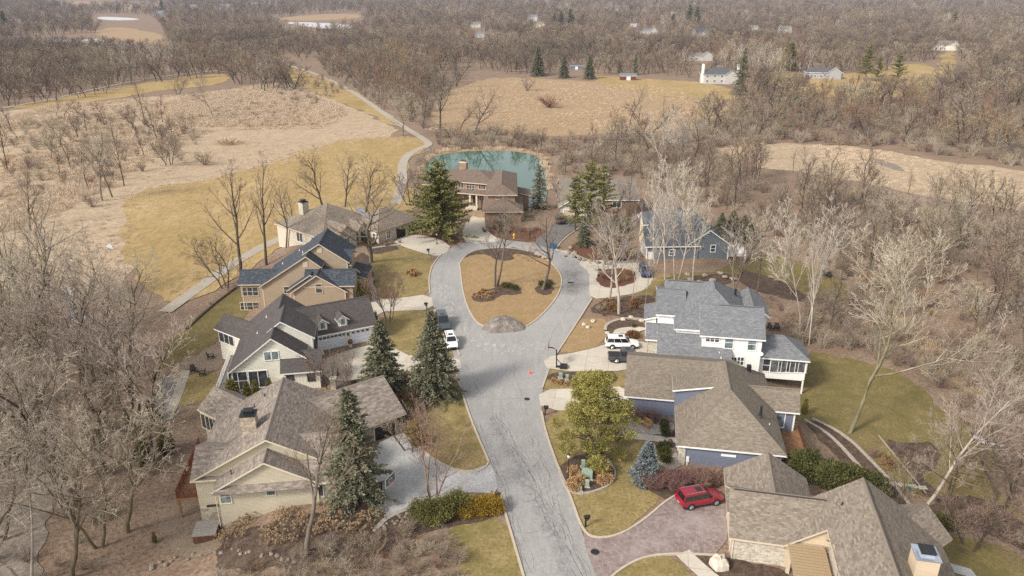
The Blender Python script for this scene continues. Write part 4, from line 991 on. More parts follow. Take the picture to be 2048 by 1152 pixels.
# ---------------- E: brown brick prairie house at the pond
E_ = House('brick_house', 'brown brick two storey hip roofed house in front of the pond', (-15, 170), 0, 'brick_brown', 'roof_brown', 'trim_tan')
e1 = E_.hip(8.9, 16.3, -0.7, 21, 5.5, 7.1, 'y', ov=.6, zb=-3)
e2 = E_.hip(8.2, 17.6, -4.9, 9, 2.75, 4.7, 'y', ov=.6, zb=-1)
e3 = E_.shed(15.2, 19.6, 9.4, 15.5, (3.6, 2.75, 2.75, 3.6), zb=-3, ov=.5)
E_.frame(-18)
e4 = E_.hip(-9.2, 7.5, 12.3, 25.5, 5.4, 7.1, 'x', ov=.6, zb=-3)
e5 = E_.shed(-4.5, 6.0, 11.0, 13.4, (3.0, 3.0, 3.7, 3.7))
e6 = E_.hip(-13.5, -6, 15.5, 24, 3.2, 4.6, 'x', ov=.5, zb=-3)
for x in (-2.6, 1.3, 3.0): E_.part('porch_column', 'trim_tan', lambda m: m.box(x-.22, x+.22, 11.3, 11.75, -.6, 2.85, 0, E_.BM))
E_.door(e4, 'S', (2.2, 0.3), 1.7, 2.3, 'trim_dark', px=False)
E_.window(e4, 'S', (-1.6, 4.4), 1.4, 1.2, 2, 1, px=False, frame='trim_tan'); E_.window(e4, 'S', (0.9, 4.2), 2.1, 2.1, 3, 3, px=False, frame='trim_tan'); E_.window(e4, 'S', (3.9, 4.5), 1.7, 1.2, 3, 1, px=False, frame='trim_tan')
E_.window(e4, 'S', (-0.4, 1.6), 1.2, 1.6, 1, 2, px=False); E_.window(e4, 'S', (4.6, 1.6), 1.4, 1.8, 2, 1, px=False); E_.window(e4, 'S', (-6.4, 4.3), 1.4, 1.2, 2, 1, px=False)
E_.part('entry_step', 'concrete', lambda m: [m.box(.6, 3.6, 9.9+.4*k, 11.2, -.7, -.35+.18*k, 0, E_.BM) for k in range(3)])
E_.chimney(-3.4, 19.4, 1.9, 1.2, 5, 8.6, 'brick_brown', 'trim_tan'); E_.frame(0)
E_.window(e1, 'S', (12.6, 4.7), 2.4, .6, 3, 1, px=False); E_.window(e2, 'S', (12.9, 1.3), 1.6, 1.1, 2, 1, px=False); E_.window(e1, 'E', (6, 4.5), 1.2, 1.2, 2, 1, px=False)
E_.finish()

# ---------------- F: grey brown house hidden behind the conifers
F_ = House('hidden_house', 'low house with drab grey brown roof behind the tall conifers', (20, 180), 0, 'siding_beige', 'roof_drab', 'trim_white')
f1 = F_.gable('x', -8.5, 10.4, -4.6, 12, 3.8, 5.9, 2.7, zb=-3, wall='brick_brown')
f2 = F_.gable('y', -9.2, -2.2, -10.8, 4, -5.6, 4.9, 2.7, zb=-3, ends=('siding_taupe', None), wall='brick_brown')
F_.chimney(2.8, 3.0, 1.5, 1.0, 3, 7.2, 'brick_brown', 'trim_white', False)
F_.window(f1, 'S', (5, 1.4), 2.0, 1.4, 2, 1, px=False); F_.window(f1, 'S', (0.8, 1.4), 1.2, 1.4, 1, 2, px=False); F_.garage(f2, 'S', (-5.7, -.2), 4.6, 2.2, 'trim_tan', 0, False); F_.pipe(8.3, -.5, 4.2, .6)
F_.finish()

# ---------------- G: blue grey house on the right of the loop
Gg = House('blue_grey_house', 'blue grey gabled house with slate roof behind white barked trees', (40, 140), 2, 'siding_slate', 'roof_slate', 'trim_white')
g1 = Gg.gable('x', -14.0, -3, 1.1, 8.5, 4.8, 5.7, 2.7, zb=-.4, ends=('siding_beige', None))
g2 = Gg.gable('y', -5.9, 3.1, 1.25, 13, -1.4, 5.9, 2.7, zb=-3)
g3 = Gg.hip(-12.6, -0.5, 5.0, 17.5, 4.6, 8.2, 'x')
g4 = Gg.gable('x', -13.2, -8, 8.2, 13.4, 10.8, 7.0, 5.0, zb=-.4, ends=('siding_beige', None))
Gg.window(g2, 'S', (1426, 497), .85, 1.35, 1, 2); Gg.window(g2, 'S', (1448, 526), 1.2, 1.0, 2, 2)
Gg.window(g1, 'S', (1344, 505), 1.0, 1.1, 1, 2); Gg.door(g1, 'S', (1301, 525), .95, 2.1, 'trim_white'); Gg.door(g1, 'W', (4.8, 0), 3.0, 2.2, 'trim_white', px=False)
Gg.window(g4, 'W', (10.8, 5.2), 1.0, 1.1, 1, 1, px=False)
def g_deck(m):
    m.box(2.7, 6.6, 2.4, 9, .0, .2)
    for x, y in ((6.4,2.6),(6.4,8.8),(4.5,2.6)): m.box(x-.1, x+.1, y-.1, y+.1, -3.2, 0)
dk = Gg.part('deck', 'trim_white', g_deck); rl_ = MB(); railing(rl_, [(2.8,2.5),(6.5,2.5),(6.5,8.9)], .2, 1.0, .16); rl_.build('railing', MAT['trim_white'], dk)
Gg.part('sunroom_roof', 'metal_bright', lambda m: (m.face([(3.0,3,4.3),(5.8,3,2.6),(5.8,9,2.6),(3.0,9,4.3)]), m.face([(3.0,9,4.2),(5.8,9,2.5),(5.8,3,2.5),(3.0,3,4.2)])))
Gg.corner(g1, .16, -.4, 2.4, ('SW',)); Gg.corner(g2, .16, -2.6, 2.5, ('SE',)); Gg.finish()

# ---------------- H: white house with light grey roof
Hh = House('white_house', 'white two storey house with grey roof, screened porch and walkout', (14, 95), -10, 'siding_white', 'roof_grey', 'trim_white')
h1 = Hh.gable('x', 7.0, 13.4, 11.4, 18.2, 14.8, 8.3, 6.0, zb=-.4)                       # north block with gable front
h2 = Hh.hip(8.2, 19.3, 2.4, 17.0, 5.75, 9.9, 'y', zb=-3.0)                              # central hip
h3 = Hh.gable('x', 11.6, 20.3, 0.75, 10.2, 5.45, 8.6, 5.75, zb=-3.2)                    # rear two storey wing
h4 = Hh.gable('x', 6.0, 16.0, -1.0, 6.9, 2.95, 5.0, 2.7, zb=-.4, wall='siding_white', ends=(None, None))
h5 = Hh.gable('x', 5.7, 10, 6.4, 17.0, 11.8, 7.85, 6.0, 6.3, zb=-.4)
h6 = Hh.gable('x', 4.4, 9.0, 4.1, 9.3, 6.7, 4.5, 3.0, zb=-.4, wall='stone_pale')
h7 = Hh.shed(4.1, 6.3, 11.2, 17.2, (3.0, 3.6, 3.6, 3.0), zb=-.3, wall='siding_white')
h8 = Hh.hip(18.5, 26.6, 1.6, 8.2, 2.7, 4.8, 'x', zb=-.35, ov=.35)
h9 = Hh.gable('y', 17.0, 22.0, 9.0, 16.5, 19.5, 7.2, 5.6, zb=-3)
for at, w, hh, c, r_, g in (((1425,678),1.75,.8,3,2,'glass'),((1458,685),1.05,1.65,1,2,'glass_pale'),((1504,689),1.05,1.65,1,2,'glass_pale'),((1467,722),.85,1.15,2,2,'glass'),((1480.5,722),.85,1.15,2,2,'glass')):
    Hh.window(h3, 'S', at, w, hh, c, r_, glass=g)
Hh.window(h8, 'S', (1533,730), .9, 1.8, 1, 2)
for u in (1551, 1568, 1585, 1602): Hh.window(h8, 'S', (u, 733), 1.45, 1.75, 1, 1, glass='glass_screen', fw=.06)
for x, y in ((26.1, 2.1), (26.1, 7.6)): Hh.part('porch_post', 'trim_white', lambda m: m.box(x-.1, x+.1, y-.1, y+.1, -3.2, -.3))
Hh.part('brick_pier', 'brick_brown', lambda m: m.box(25.0, 25.7, 7.0, 7.7, -3.2, -.3)); Hh.part('porch_floor', 'trim_white', lambda m: m.box(19.0, 26.2, 2.0, 7.8, -.55, -.36))
Hh.part('stone_front', 'stone_pale', lambda m: (m.box(6.3, 6.42, -.6, 3.9, -.4, .9), m.box(4.7, 4.85, 4.5, 7.2, -.4, 2.9)))
Hh.garage(h4, 'W', (2.9, 0.0), 4.9, 2.2, 'garage_white', 0, False); Hh.window(h1, 'W', (14.8, 5.6), 1.4, 1.4, 2, 2, px=False); Hh.window(h5, 'W', (11.8, 5.2), 1.2, 1.3, 2, 2, px=False)
Hh.pipe(17.2, 12.6, 7.3, 1.0, .16); Hh.pipe(14.6, -.3, 3.05, .3, .05, 'trim_white'); Hh.pipe(14.4, .4, 3.4, .3, .05, 'trim_white')
Hh.part('ridge_shade', 'trim_dark', lambda m: m.box(14.2, 20.0, 5.28, 5.38, 8.5, 8.58)); Hh.part('ridge_shade', 'trim_dark', lambda m: m.box(7.4, 12.8, 14.62, 14.72, 8.2, 8.28)); Hh.part('satellite_dish', 'trim_white', lambda m: m.tube([Vector((19.9,.6,3.7)), Vector((19.9,.45,3.8))], [.3,.22], 12)); Hh.corner(h3, .16, -3, 5.5, ('SE',)); Hh.corner(h8, .14, -.4, 2.5, ('SE','SW')); Hh.finish()  # dark strips beside the ridges: ridge shade put in as colour

# ---------------- I: blue house with tan brown roof
Ii = House('blue_house', 'blue sided house with tan brown roof, wood deck and gravel garden', (14, 82), -10, 'siding_blue', 'roof_tan', 'trim_white')
i1 = Ii.gable('x', -0.2, 14, 0.6, 13.2, 6.95, 5.2, 2.7, zb=-.4, ends=('stone_pale', None))
i2 = Ii.hip(5.9, 17.7, -9.4, 9.6, 2.7, 7.05, 'y', zb=-3.2)
i3 = Ii.shed(5.5, 10.4, -1.1, 3.2, (5.0, 5.95, 5.95, 5.0), zb=2.6, ov=.35)
i4 = Ii.gable('x', 12.5, 20.6, 0.1, 4.2, 1.85, 5.0, 2.7, 2.7, zb=-3.2)
Ii.window(i4, 'S', (1551, 838), 2.0, 2.0, 2, 1, glass='glass_pale'); Ii.part('stone_front', 'stone_pale', lambda m: (m.box(6.28, 6.44, -8.9, -8.0, -.4, 2.5), m.box(6.36, 7.0, -9.05, -8.88, -.4, 2.5)))
Ii.corner(i2, .18, -.4, 2.5, ('SW',)); Ii.corner(i1, .18, -.4, 2.4, ('SW',)); Ii.corner(i4, .16, -.2, 2.4, ('SE',))
Ii.door(i2, 'W', (-2.6, 0), 1.0, 2.1, px=False); Ii.window(i2, 'W', (-6.4, 1.5), 1.6, 1.4, 2, 1, px=False); Ii.garage(i1, 'W', (7, 0), 4.9, 2.2, 'garage_white', 0, False)
p = Ii.on(i2, 'S', 1375, 918); M = Ii.face_matrix(i2, 'S', p); Ii.part('meter_box', 'trim_white', lambda m: (m.box(-.16,.16,-.01,.16,-.35,.35,0,M), m.box(-.06,.06,-.01,.1,-1.3,-.35,0,M)))
p = Ii.on(i2, 'S', 1457, 911); M2 = Ii.face_matrix(i2, 'S', p); Ii.part('wall_vent', 'trim_white', lambda m: m.box(-.8,.8,-.01,.07,-.13,.13,0,M2))
Ii.pipe(15.2, -4.8, 4.75, 1.2, .14); Ii.pipe(16.3, -4.9, 3.5, .35, .07, 'trim_white'); Ii.part('skylight', 'metal_dark', lambda m: m.box(14.9, 15.4, 6.2, 6.8, 4.3, 5.35))
def i_deck(m):
    for k in range(26): m.box(17.0, 21.0, -6.2+.29*k, -6.2+.29*k+.27, -.22, -.1)
    m.box(17.1, 20.9, -6.1, 1.2, -.4, -.23)
    for x, y in ((20.8,-6),(20.8,-2.4),(20.8,1),(17.3,-6)): m.box(x-.1, x+.1, y-.1, y+.1, -3.2, -.4)
dk = Ii.part('deck', 'wood_deck', i_deck)
rl_ = MB(); railing(rl_, [(20.9,1.1),(20.9,-6.1),(17.4,-6.1)], -.1, 1.0, .13); rl_.build('railing', MAT['door_wood'], dk)
Ii.finish()

# ---------------- J: stone house with tan roof, bottom right
J = House('stone_house', 'tan roofed house with pale stone walls, metal porch roof and boxed chimney', (20, 58), -12, 'stone_pale', 'roof_taupe', 'trim_tan')
j1 = J.gable('x', 0.3, 12, -1.4, 6.8, 2.5, 5.5, 2.7, zb=-.4)
j2 = J.gable('y', 0.3, 8.6, 2.3, 9.7, 4.5, 5.3, 2.7, zb=-2, wall='siding_beige')
j3 = J.gable('y', 5.0, 19.2, -1.5, 3.6, 12.1, 7.6, 2.7, zb=-3, ends=('siding_beige', None))
j6 = J.gable('y', 8.5, 19.2, -16, -1.3, 12.1, 7.62, 5.1, 2.72, zb=-3)
j4 = J.gable('x', 8.6, 14, -9.0, 0.4, -4.1, 5.6, 2.7, zb=-.4)
J.frame(45); j5 = J.gable('x', 9.5, 16.4, -12.5, -6.6, -9.6, 4.8, 2.7, zb=-3.2); J.frame(0)
J.part('metal_roof', 'metal_tan', lambda m: [m.box(5.4, 8.6, -6.4+.38*k, -6.4+.38*k+.30, 3.0, 3.06) for k in range(13)] + [m.box(5.4, 8.6, -6.4+.38*k-.02, -6.4+.38*k+.02, 3.06, 3.13) for k in range(14)])
J.part('porch_beam', 'trim_tan', lambda m: (m.box(5.5, 8.5, -6.5, -1.2, 2.7, 2.98), m.box(5.55, 5.85, -6.4, -6.1, -.4, 2.7), m.box(5.55, 5.85, -1.9, -1.6, -.4, 2.7)))
J.chimney(14.6, -6.9, 1.7, 1.7, 3, 8.1, 'siding_beige', 'metal_bright')
J.garage(j1, 'W', (2.6, 0), 4.9, 2.2, 'trim_tan', 0, False); J.window(j5, 'S', (12.5, .9), 1.2, 1.5, 2, 1, px=False); J.window(j5, 'S', (14.6, .9), 1.2, 1.5, 2, 1, px=False)
J.part('downspout', 'trim_tan', lambda m: m.tube([(.8,-1.02,2.4),(.8,-1.02,-.1)], .06, 6)); J.part('downspout', 'trim_tan', lambda m: m.tube([(5.9,-1.08,2.4),(5.9,-1.08,-.1)], .06, 6))
J.part('ridge_shade', 'trim_dark', lambda m: m.box(.7, 9.3, 2.3, 2.42, 5.42, 5.5)); J.part('ridge_shade', 'trim_dark', lambda m: m.box(12.26, 12.36, -12, 3.2, 7.46, 7.56)); J.part('ridge_shade', 'trim_dark', lambda m: m.box(9.8, 12.0, -4.28, -4.18, 5.5, 5.58))  # thin dark strips stand in for the shaded side of the ridges
for x_, y_, z_ in ((3.2, 5.2, 4.0), (10.0, 1.0, 6.15), (15.5, -2.5, 5.3)): J.pipe(x_, y_, z_, .3, .06)
J.finish()

# ---------------- houses far beyond the woods
def far_house(u, v, wpx, wall, roof, label, depth=0.7, storeys=1, rz=0.0, hipr=False, chim=0, name='distant_house', base=None):
    p = W(u, v); d = p.y
    zc = p.y * CP - (p.z - CAMH) * SP
    w = wpx / FPX * zc
    H_ = House(name, label, (p.x, p.y), rz, wall, roof, 'trim_white'); zg = p.z
    H_.root.location.z = zg
    e = 2.9 * storeys; dd = w * depth
    if hipr: b = H_.hip(-w/2, w/2, 0, dd, e, e + dd*.28, 'x')
    else: b = H_.gable('x', -w/2, w/2, 0, dd, dd/2, e + dd*.3, e)
    if storeys > 1: H_.gable('y', w*.05, w*.45, -1.5, dd*.5, w*.25, e + w*.14, e)
    for s_ in range(int(storeys + .3)):
        n = max(2, int(w / 3.5))
        for k in range(n): H_.window(b, 'S', (-w/2 + w*(k+.5)/n, 1.5 + 2.9*s_), 1.2, 1.4, 2, 1, px=False, frame='trim_white')
    for k in range(chim): H_.chimney(-w/2 + .2 if k == 0 else w/2 - .2, dd*.4, 1.3, 1.2, 0, e + dd*.3 + 1.6, 'siding_white', 'trim_white', False)
    H_.finish(); return H_
far_house(1443, 168, 72, 'siding_pale', 'roof_slate', 'big white two storey house with two white chimneys beyond the reeds', .6, 1.75, 0, True, 2)
far_house(1648, 158, 72, 'siding_grey', 'roof_slate', 'long grey ranch house with grey roof beyond the right trees', .4, 1.3, -10, True)
far_house(1893, 101, 50, 'siding_butter', 'roof_taupe', 'cream house above the grassy clearing at the upper right', .5, 1.6, 0)
far_house(1405, 73, 30, 'siding_pale', 'roof_slate', 'blue grey gabled house among the far upper right trees', .8, 1.6, 20)
far_house(1398, 122, 62, 'siding_pale', 'roof_drab', 'pale long house half hidden left of the big white house', .3, 1.2, 0)
far_house(1572, 66, 24, 'siding_pale', 'roof_drab', 'small white gabled house in the far right woods', .8, 1.5, 0)
far_house(322, 31, 34, 'siding_slate', 'roof_grey', 'grey house at the edge of the far left meadow', .5, 1.3, 0)
far_house(1065, 42, 22, 'siding_pale', 'roof_grey', 'bright white house in the far middle woods', .8, 1.8, 0)
far_house(952, 55, 22, 'siding_taupe', 'roof_grey', 'pale grey roofed house in the far middle woods', .8, 1.2, 0)
far_house(1080, 54, 24, 'siding_beige', 'roof_drab', 'tan house just below the bright white far house', .8, 1.1, 0)
far_house(960, 75, 22, 'siding_pale', 'roof_grey', 'pale house low in the far middle woods', .8, 1.1, 0)
far_house(1268, 54, 13, 'siding_pale', 'roof_slate', 'tiny white gabled house right of the dark pines', .8, 1.5, 0)
far_house(1237, 22, 26, 'siding_pale', 'roof_drab', 'pale house high in the far woods near the horizon', .8, 1.6, 0)
far_house(1212, 18, 12, 'siding_pale', 'roof_brown', 'tiny red roofed house near the horizon', .8, 1.6, 0)
far_house(1295, 68, 50, 'siding_pale', 'roof_grey', 'long pale low house among the far pines', .3, 1.1, 0)
far_house(448, 17, 20, 'siding_pale', 'roof_grey', 'white house at the far upper left', .8, 1.6, 0)
far_house(388, 17, 18, 'siding_beige', 'roof_drab', 'tan house at the far upper left', .8, 1.3, 0)
far_house(525, 9, 46, 'siding_pale', 'roof_slate', 'wide white house at the top edge above the left woods', .4, 1.8, 0)
far_house(1095, 4, 26, 'siding_pale', 'roof_grey', 'white house at the top edge of the middle woods', .6, 1.8, 0)
far_house(1510, 60, 14, 'siding_pale', 'roof_drab', 'tiny pale house left of the small gabled one', .8, 1.3, 0)
# red barn and blue shed
bn = House('red_barn', 'small red barn with grey roof at the edge of the reeds', W(1257, 161)[:2], 0, 'wood_red', 'roof_grey', 'trim_white', 'barn')
bn.root.location.z = -2.7; k = bn.gable('x', -5, 5, 0, 6, 3, 4.0, 2.6); bn.door(k, 'S', (0, 0), 2.2, 2.2, 'trim_white', px=False); bn.finish()
bn = House('blue_shed', 'small blue shed between two dark spruces', W(1153, 139)[:2], 0, 'siding_blue', 'roof_slate', 'trim_white', 'shed')
bn.root.location.z = -2.7; k = bn.gable('x', -4.5, 4.5, 0, 5, 2.5, 3.6, 2.4); bn.door(k, 'S', (0, 0), 1.6, 2.0, 'trim_white', px=False); bn.finish()
# ================================================================ VEHICLES
flat('tyre', (0.02,0.02,0.021), 0.85, 0.1); flat('rim', (0.45,0.46,0.48), 0.3, 0.1, metal=0.8); flat('car_glass', (0.012,0.014,0.017), 0.05, 0.2, spec=0.7)
flat('lamp_clear', (0.42,0.44,0.46), 0.1, 0.1, spec=0.6); flat('lamp_red', (0.35,0.01,0.012), 0.2, 0.1); flat('plastic_black', (0.025,0.025,0.027), 0.6, 0.1)
def paint(name, c):
    m, nt, b = newmat(name, 0.28, 0.5); b.inputs['Coat Weight'].default_value = 0.8; b.inputs['Coat Roughness'].default_value = 0.06
    nt.links.new(ramp(nt, noise(nt, 2.5, 4), [(0.35, [x * .93 for x in c]), (0.65, c)]), b.inputs['Base Color']); MAT[name] = m
paint('paint_red', (0.25,0.006,0.022)); paint('paint_white', (0.80,0.80,0.80)); paint('paint_grey', (0.05,0.056,0.062)); paint('paint_blue', (0.018,0.032,0.095)); paint('paint_maroon', (0.045,0.016,0.014)); paint('paint_teal', (0.05,0.068,0.078))
def car(name, label, cat, loc, heading, col, L=4.75, Wd=1.9, Ht=1.72, kind='suv'):
    root = empty(name, loc, heading, label, cat)
    w = Wd / 2
    belt = 0.98 if kind != 'sedan' else 0.9
    hood = belt - 0.02
    if kind == 'pickup': st = [(-L/2,.42,.80,.93),(-L/2+.06,.40,belt,.985),(-L/2+1.7,.34,belt,1),(0.19*L,.34,belt+.02,1),(0.30*L,.36,belt+.05,.99),(0.46*L,.38,belt-.05,.96),(L/2,.46,.72,.88)]
    else: st = [(-L/2,.48,.78,.86),(-L/2+.1,.40,belt-.02,.95),(-L*.36,.34,belt+.02,1),(0.0,.32,belt,1),(0.22*L,.34,belt,1),(0.36*L,.36,hood-.07,.98),(0.46*L,.38,hood-.2,.93),(L/2,.46,.66,.82)]
    b = MB(); rings = []
    for x, zb, zt, f in st:
        ww = w * f; i0 = len(b.v); zm = zb + (zt-zb)*.55
        b.v += [(x,-ww*.93,zb),(x,-ww,zb+.16),(x,-ww,zm),(x,-ww*.95,zt-.05),(x,-ww*.84,zt),(x,0,zt+.035),(x,ww*.84,zt),(x,ww*.95,zt-.05),(x,ww,zm),(x,ww,zb+.16),(x,ww*.93,zb)]
        rings.append(i0)
    n = 11
    for a, c in zip(rings, rings[1:]):
        for q in range(n):
            q2 = (q + 1) % n; b.f.append((a+q, a+q2, c+q2, c+q)); b.m.append(0); b.uv.append(None)
    b.f.append(tuple(rings[0]+q for q in range(n))[::-1]); b.m.append(0); b.uv.append(None)
    b.f.append(tuple(rings[-1]+q for q in range(n))); b.m.append(0); b.uv.append(None)
    # cabin
    if kind == 'pickup': xb0, xr0, xr1, xb1 = -L/2+1.75, -L/2+1.95, 0.09*L, 0.21*L
    elif kind == 'sedan': xb0, xr0, xr1, xb1 = -0.42*L, -0.25*L, 0.05*L, 0.24*L
    else: xb0, xr0, xr1, xb1 = -0.475*L, -0.41*L, 0.08*L, 0.235*L
    hb, hr = w*.93, w*.74; zb_, zr_ = belt - .01, Ht
    def C(x, s, z): t = (z - zb_) / (zr_ - zb_); return (x, s * (hb + (hr - hb) * t), z)
    xs = [(xb0, xr0), (xb0*.35 + xb1*.65*0 + (xr0+xr1)/2*.65, (xr0 + xr1) / 2), (xb1, xr1)]
    lo = [C(xb0,-1,zb_), C(xb1,-1,zb_), C(xb1,1,zb_), C(xb0,1,zb_)]; hi = [C(xr0,-1,zr_-.05), C(xr1,-1,zr_-.03), C(xr1,1,zr_-.03), C(xr0,1,zr_-.05)]
    for i in range(4): j = (i+1) % 4; b.face([lo[i], lo[j], hi[j], hi[i]])
    top = [(xr0+.12,-hr*.82,zr_), (xr1-.12,-hr*.82,zr_), (xr1-.12,hr*.82,zr_), (xr0+.12,hr*.82,zr_)]
    for i in range(4): j = (i+1) % 4; b.face([hi[i], hi[j], top[j], top[i]])
    b.face(top)
    body = b.build('body', MAT[col], root)
    bv = body.modifiers.new('rounded', 'BEVEL'); bv.width = .07; bv.segments = 3; bv.limit_method = 'ANGLE'; bv.angle_limit = R(18)
    body.data.polygons.foreach_set('use_smooth', [True] * len(body.data.polygons))
    def inter(p, q, t): return Vector(p) + (Vector(q) - Vector(p)) * t
    def pane(nm, q, inset=(.08,.08), parent=root, out=.012):
        q = [Vector(p) for p in q]; nrm = (q[1]-q[0]).cross(q[3]-q[0]).normalized()
        P = lambda s, t: inter(inter(q[0], q[1], s), inter(q[3], q[2], s), t) + nrm * out
        a, c = inset; m = MB(); m.face([P(a,c), P(1-a,c), P(1-a,1-c), P(a,1-c)]); return m.build(nm, MAT['car_glass'], parent)
    pane('windscreen', [lo[1], lo[2], hi[2], hi[1]], (.06,.06)); pane('rear_window', [lo[3], lo[0], hi[0], hi[3]], (.09,.15))
    for s in (0, 1):
        A_, B_, C_, D_ = ((lo[0], lo[1], hi[1], hi[0]) if s == 0 else (lo[2], lo[3], hi[3], hi[2]))
        k = 2 if kind == 'pickup' else 3
        for i in range(k):
            t0, t1 = i / k, (i + 1) / k
            pane('side_window', [inter(A_,B_,t0), inter(A_,B_,t1), inter(D_,C_,t1), inter(D_,C_,t0)], (.025,.12))
    m = MB(); m.box(xr1-.95, xr1-.28, -hr*.5, hr*.5, zr_-.03, zr_+.012); m.build('sunroof', MAT['car_glass'], root)
    if kind == 'suv':
        for s in (-1, 1): m = MB(); m.tube([(xr0+.15,s*hr*.86,zr_+.05),(xr1-.1,s*hr*.86,zr_+.05)], .03, 5); m.build('roof_rail', MAT['rim'], root)
    if kind == 'pickup':
        m = MB(); m.box(-L/2+.1, -L/2+1.66, -w*.8, w*.8, belt+.012, belt+.06); m.build('bed_cover', MAT['plastic_black'], root)
    r = .36 if kind != 'pickup' else .42
    for x in (-0.29*L, 0.30*L):
        for s in (-1, 1):
            y = s * (w - .09)
            a = MB(); a.tube([(x, s*(w-.3), r+.02), (x, s*(w+.004), r+.02)], r+.07, 16); a.build('wheel_arch', MAT['plastic_black'], root)
            t = MB(); t.tube([(x, y-.12, r), (x, y+.12, r)], r, 18); wh = t.build('wheel', MAT['tyre'], root)
            q = MB(); q.tube([(x, y+s*.121, r), (x, y+s*.128, r)], [r*.66, r*.6], 14)
            for i in range(5): an = i*math.pi*2/5; q.tube([(x+.05*math.cos(an), y+s*.13, r+.05*math.sin(an)), (x+r*.6*math.cos(an), y+s*.132, r+r*.6*math.sin(an))], .035, 4)
            q.build('rim', MAT['rim'], wh)
    for s in (-1, 1):
        m = MB(); m.box(.462*L, .492*L, s*w*.62-.17, s*w*.62+.17, .58, .68); m.build('headlight', MAT['lamp_clear'], root)
        m = MB(); m.box(-L/2-.012, -L/2+.05, s*w*.72-.14, s*w*.72+.14, .72, .93); m.build('tail_light', MAT['lamp_red'], root)
        m = MB(); m.box(xb1-.28, xb1-.1, s*w*.98 - (.12 if s<0 else -.0), s*w*.98 + (.12 if s>0 else 0), belt+.02, belt+.16); m.build('mirror', MAT[col], root)
    m = MB(); m.box(L/2-.06, L/2+.02, -w*.55, w*.55, .44, .62); m.build('grille', MAT['plastic_black'], root)
    m = MB(); m.box(-L/2-.015, -L/2+.02, -.22, .22, .56, .66); m.build('number_plate', MAT['lamp_clear'], root)
    m = MB(); m.box(-L*.46, L*.46, -w*.96, w*.96, .24, .40); m.build('sill', MAT['plastic_black'], root)
    return root
def head(a, b): p, q = W(*a), W(*b); return math.atan2(q.y - p.y, q.x - p.x)
car('red_suv', 'shiny dark red car parked on the purple paver driveway', 'car', W(1398,1006,.08), head((1382,1022),(1430,1013)), 'paint_red', 4.85, 1.93, 1.72)
car('white_car', 'white car parked at the kerb beside the spruce trees', 'car', W(902,690,.07), head((894,662),(908,708)), 'paint_white', 4.5, 1.82, 1.6)
car('dark_van', 'dark teal grey van parked behind the white car at the kerb', 'van', W(886,652,.07), head((880,630),(893,668)), 'paint_teal', 5.2, 2.0, 1.95)
car('white_suv', 'white car with black sunroof parked beside the dark pickup', 'car', W(1243,694,.08), head((1212,695),(1275,696)), 'paint_white', 5.0, 1.98, 1.77)
car('grey_pickup', 'dark grey pickup truck with black bed cover on the concrete driveway', 'pickup truck', W(1256,722,.08), head((1215,723),(1290,725)), 'paint_grey', 5.8, 2.02, 1.9, 'pickup')
car('blue_car', 'dark blue car on the loop driveway of the blue grey house', 'car', W(1290,549,.08), head((1282,532),(1297,562)), 'paint_blue', 4.7, 1.88, 1.6)
car('maroon_pickup', 'dark maroon pickup on the dark driveway among the trees', 'pickup truck', W(1120,444,.08), head((1117,432),(1122,456)), 'paint_maroon', 5.4, 2.0, 1.85, 'pickup')

# ================================================================ STREET AND GARDEN OBJECTS
flat('iron_black', (0.018,0.018,0.02), 0.5, 0.2); flat('plastic_green', (0.27,0.35,0.285), 0.6, 0.1); flat('plastic_blue', (0.02,0.11,0.24), 0.5, 0.1); flat('orange', (0.85,0.13,0.025), 0.5, 0.05)
flat('hydrant_yellow', (0.8,0.52,0.02), 0.5, 0.08); flat('rock_white', (0.50,0.44,0.37), 0.9, 0.2); flat('rock_grey', (0.28,0.235,0.19), 0.9, 0.35); flat('statue_stone', (0.64,0.55,0.44), 0.85, 0.15); flat('lamp_globe', (0.8,0.77,0.68), 0.3, 0.05)
flat('acrylic', (0.10,0.11,0.12), 0.15, 0.1); flat('pot', (0.075,0.05,0.06), 0.6, 0.2); flat('wood_bench', (0.45,0.25,0.09), 0.7, 0.25); flat('wood_chair', (0.27,0.11,0.055), 0.7, 0.2); flat('teal_glaze', (0.03,0.2,0.2), 0.3, 0.2)
def spot(u, v, dz=0.06): return W(u, v, dz)
# basketball goals
def goal(p, rz, label):
    t = empty('basketball_goal', p, rz, label, 'basketball hoop')
    m = MB(); m.box(-1.5,-.5,-.55,.55,0,.38); m.box(-.5,.1,-.2,.2,.0,.2); m.build('base', MAT['plastic_black'], t)
    m = MB(); m.tube([(0,0,.1),(.05,0,2.7),(.45,0,2.95),(1.15,0,3.05)], .085, 8); m.tube([(-.9,0,.35),(0,0,1.3)], .05, 6); m.build('pole', MAT['iron_black'], t)
    m = MB(); m.box(1.15,1.2,-.9,.9,2.75,3.85); b = m.build('backboard', MAT['acrylic'], t)
    m = MB(); [m.box(1.205,1.215,*q) for q in ((-.9,.9,2.75,2.83),(-.9,.9,3.77,3.85),(-.9,-.82,2.83,3.77),(.82,.9,2.83,3.77),(-.3,.3,3.0,3.05),(-.3,.3,3.4,3.45),(-.3,-.25,3.05,3.4),(.25,.3,3.05,3.4))]; m.build('board_marking', MAT['trim_white'], b)
    m = MB(); m.tube([(1.43+.23*math.cos(a*.524),.23*math.sin(a*.524),3.05) for a in range(13)], .014, 5, cap=False)
    m.build('rim', MAT['orange'], t)
goal(spot(1113,735), R(172), 'black basketball hoop at the road end of the driveway with the pickup')
goal(spot(765,1008), R(-25), 'basketball hoop on the salted driveway beside the hydrangeas')
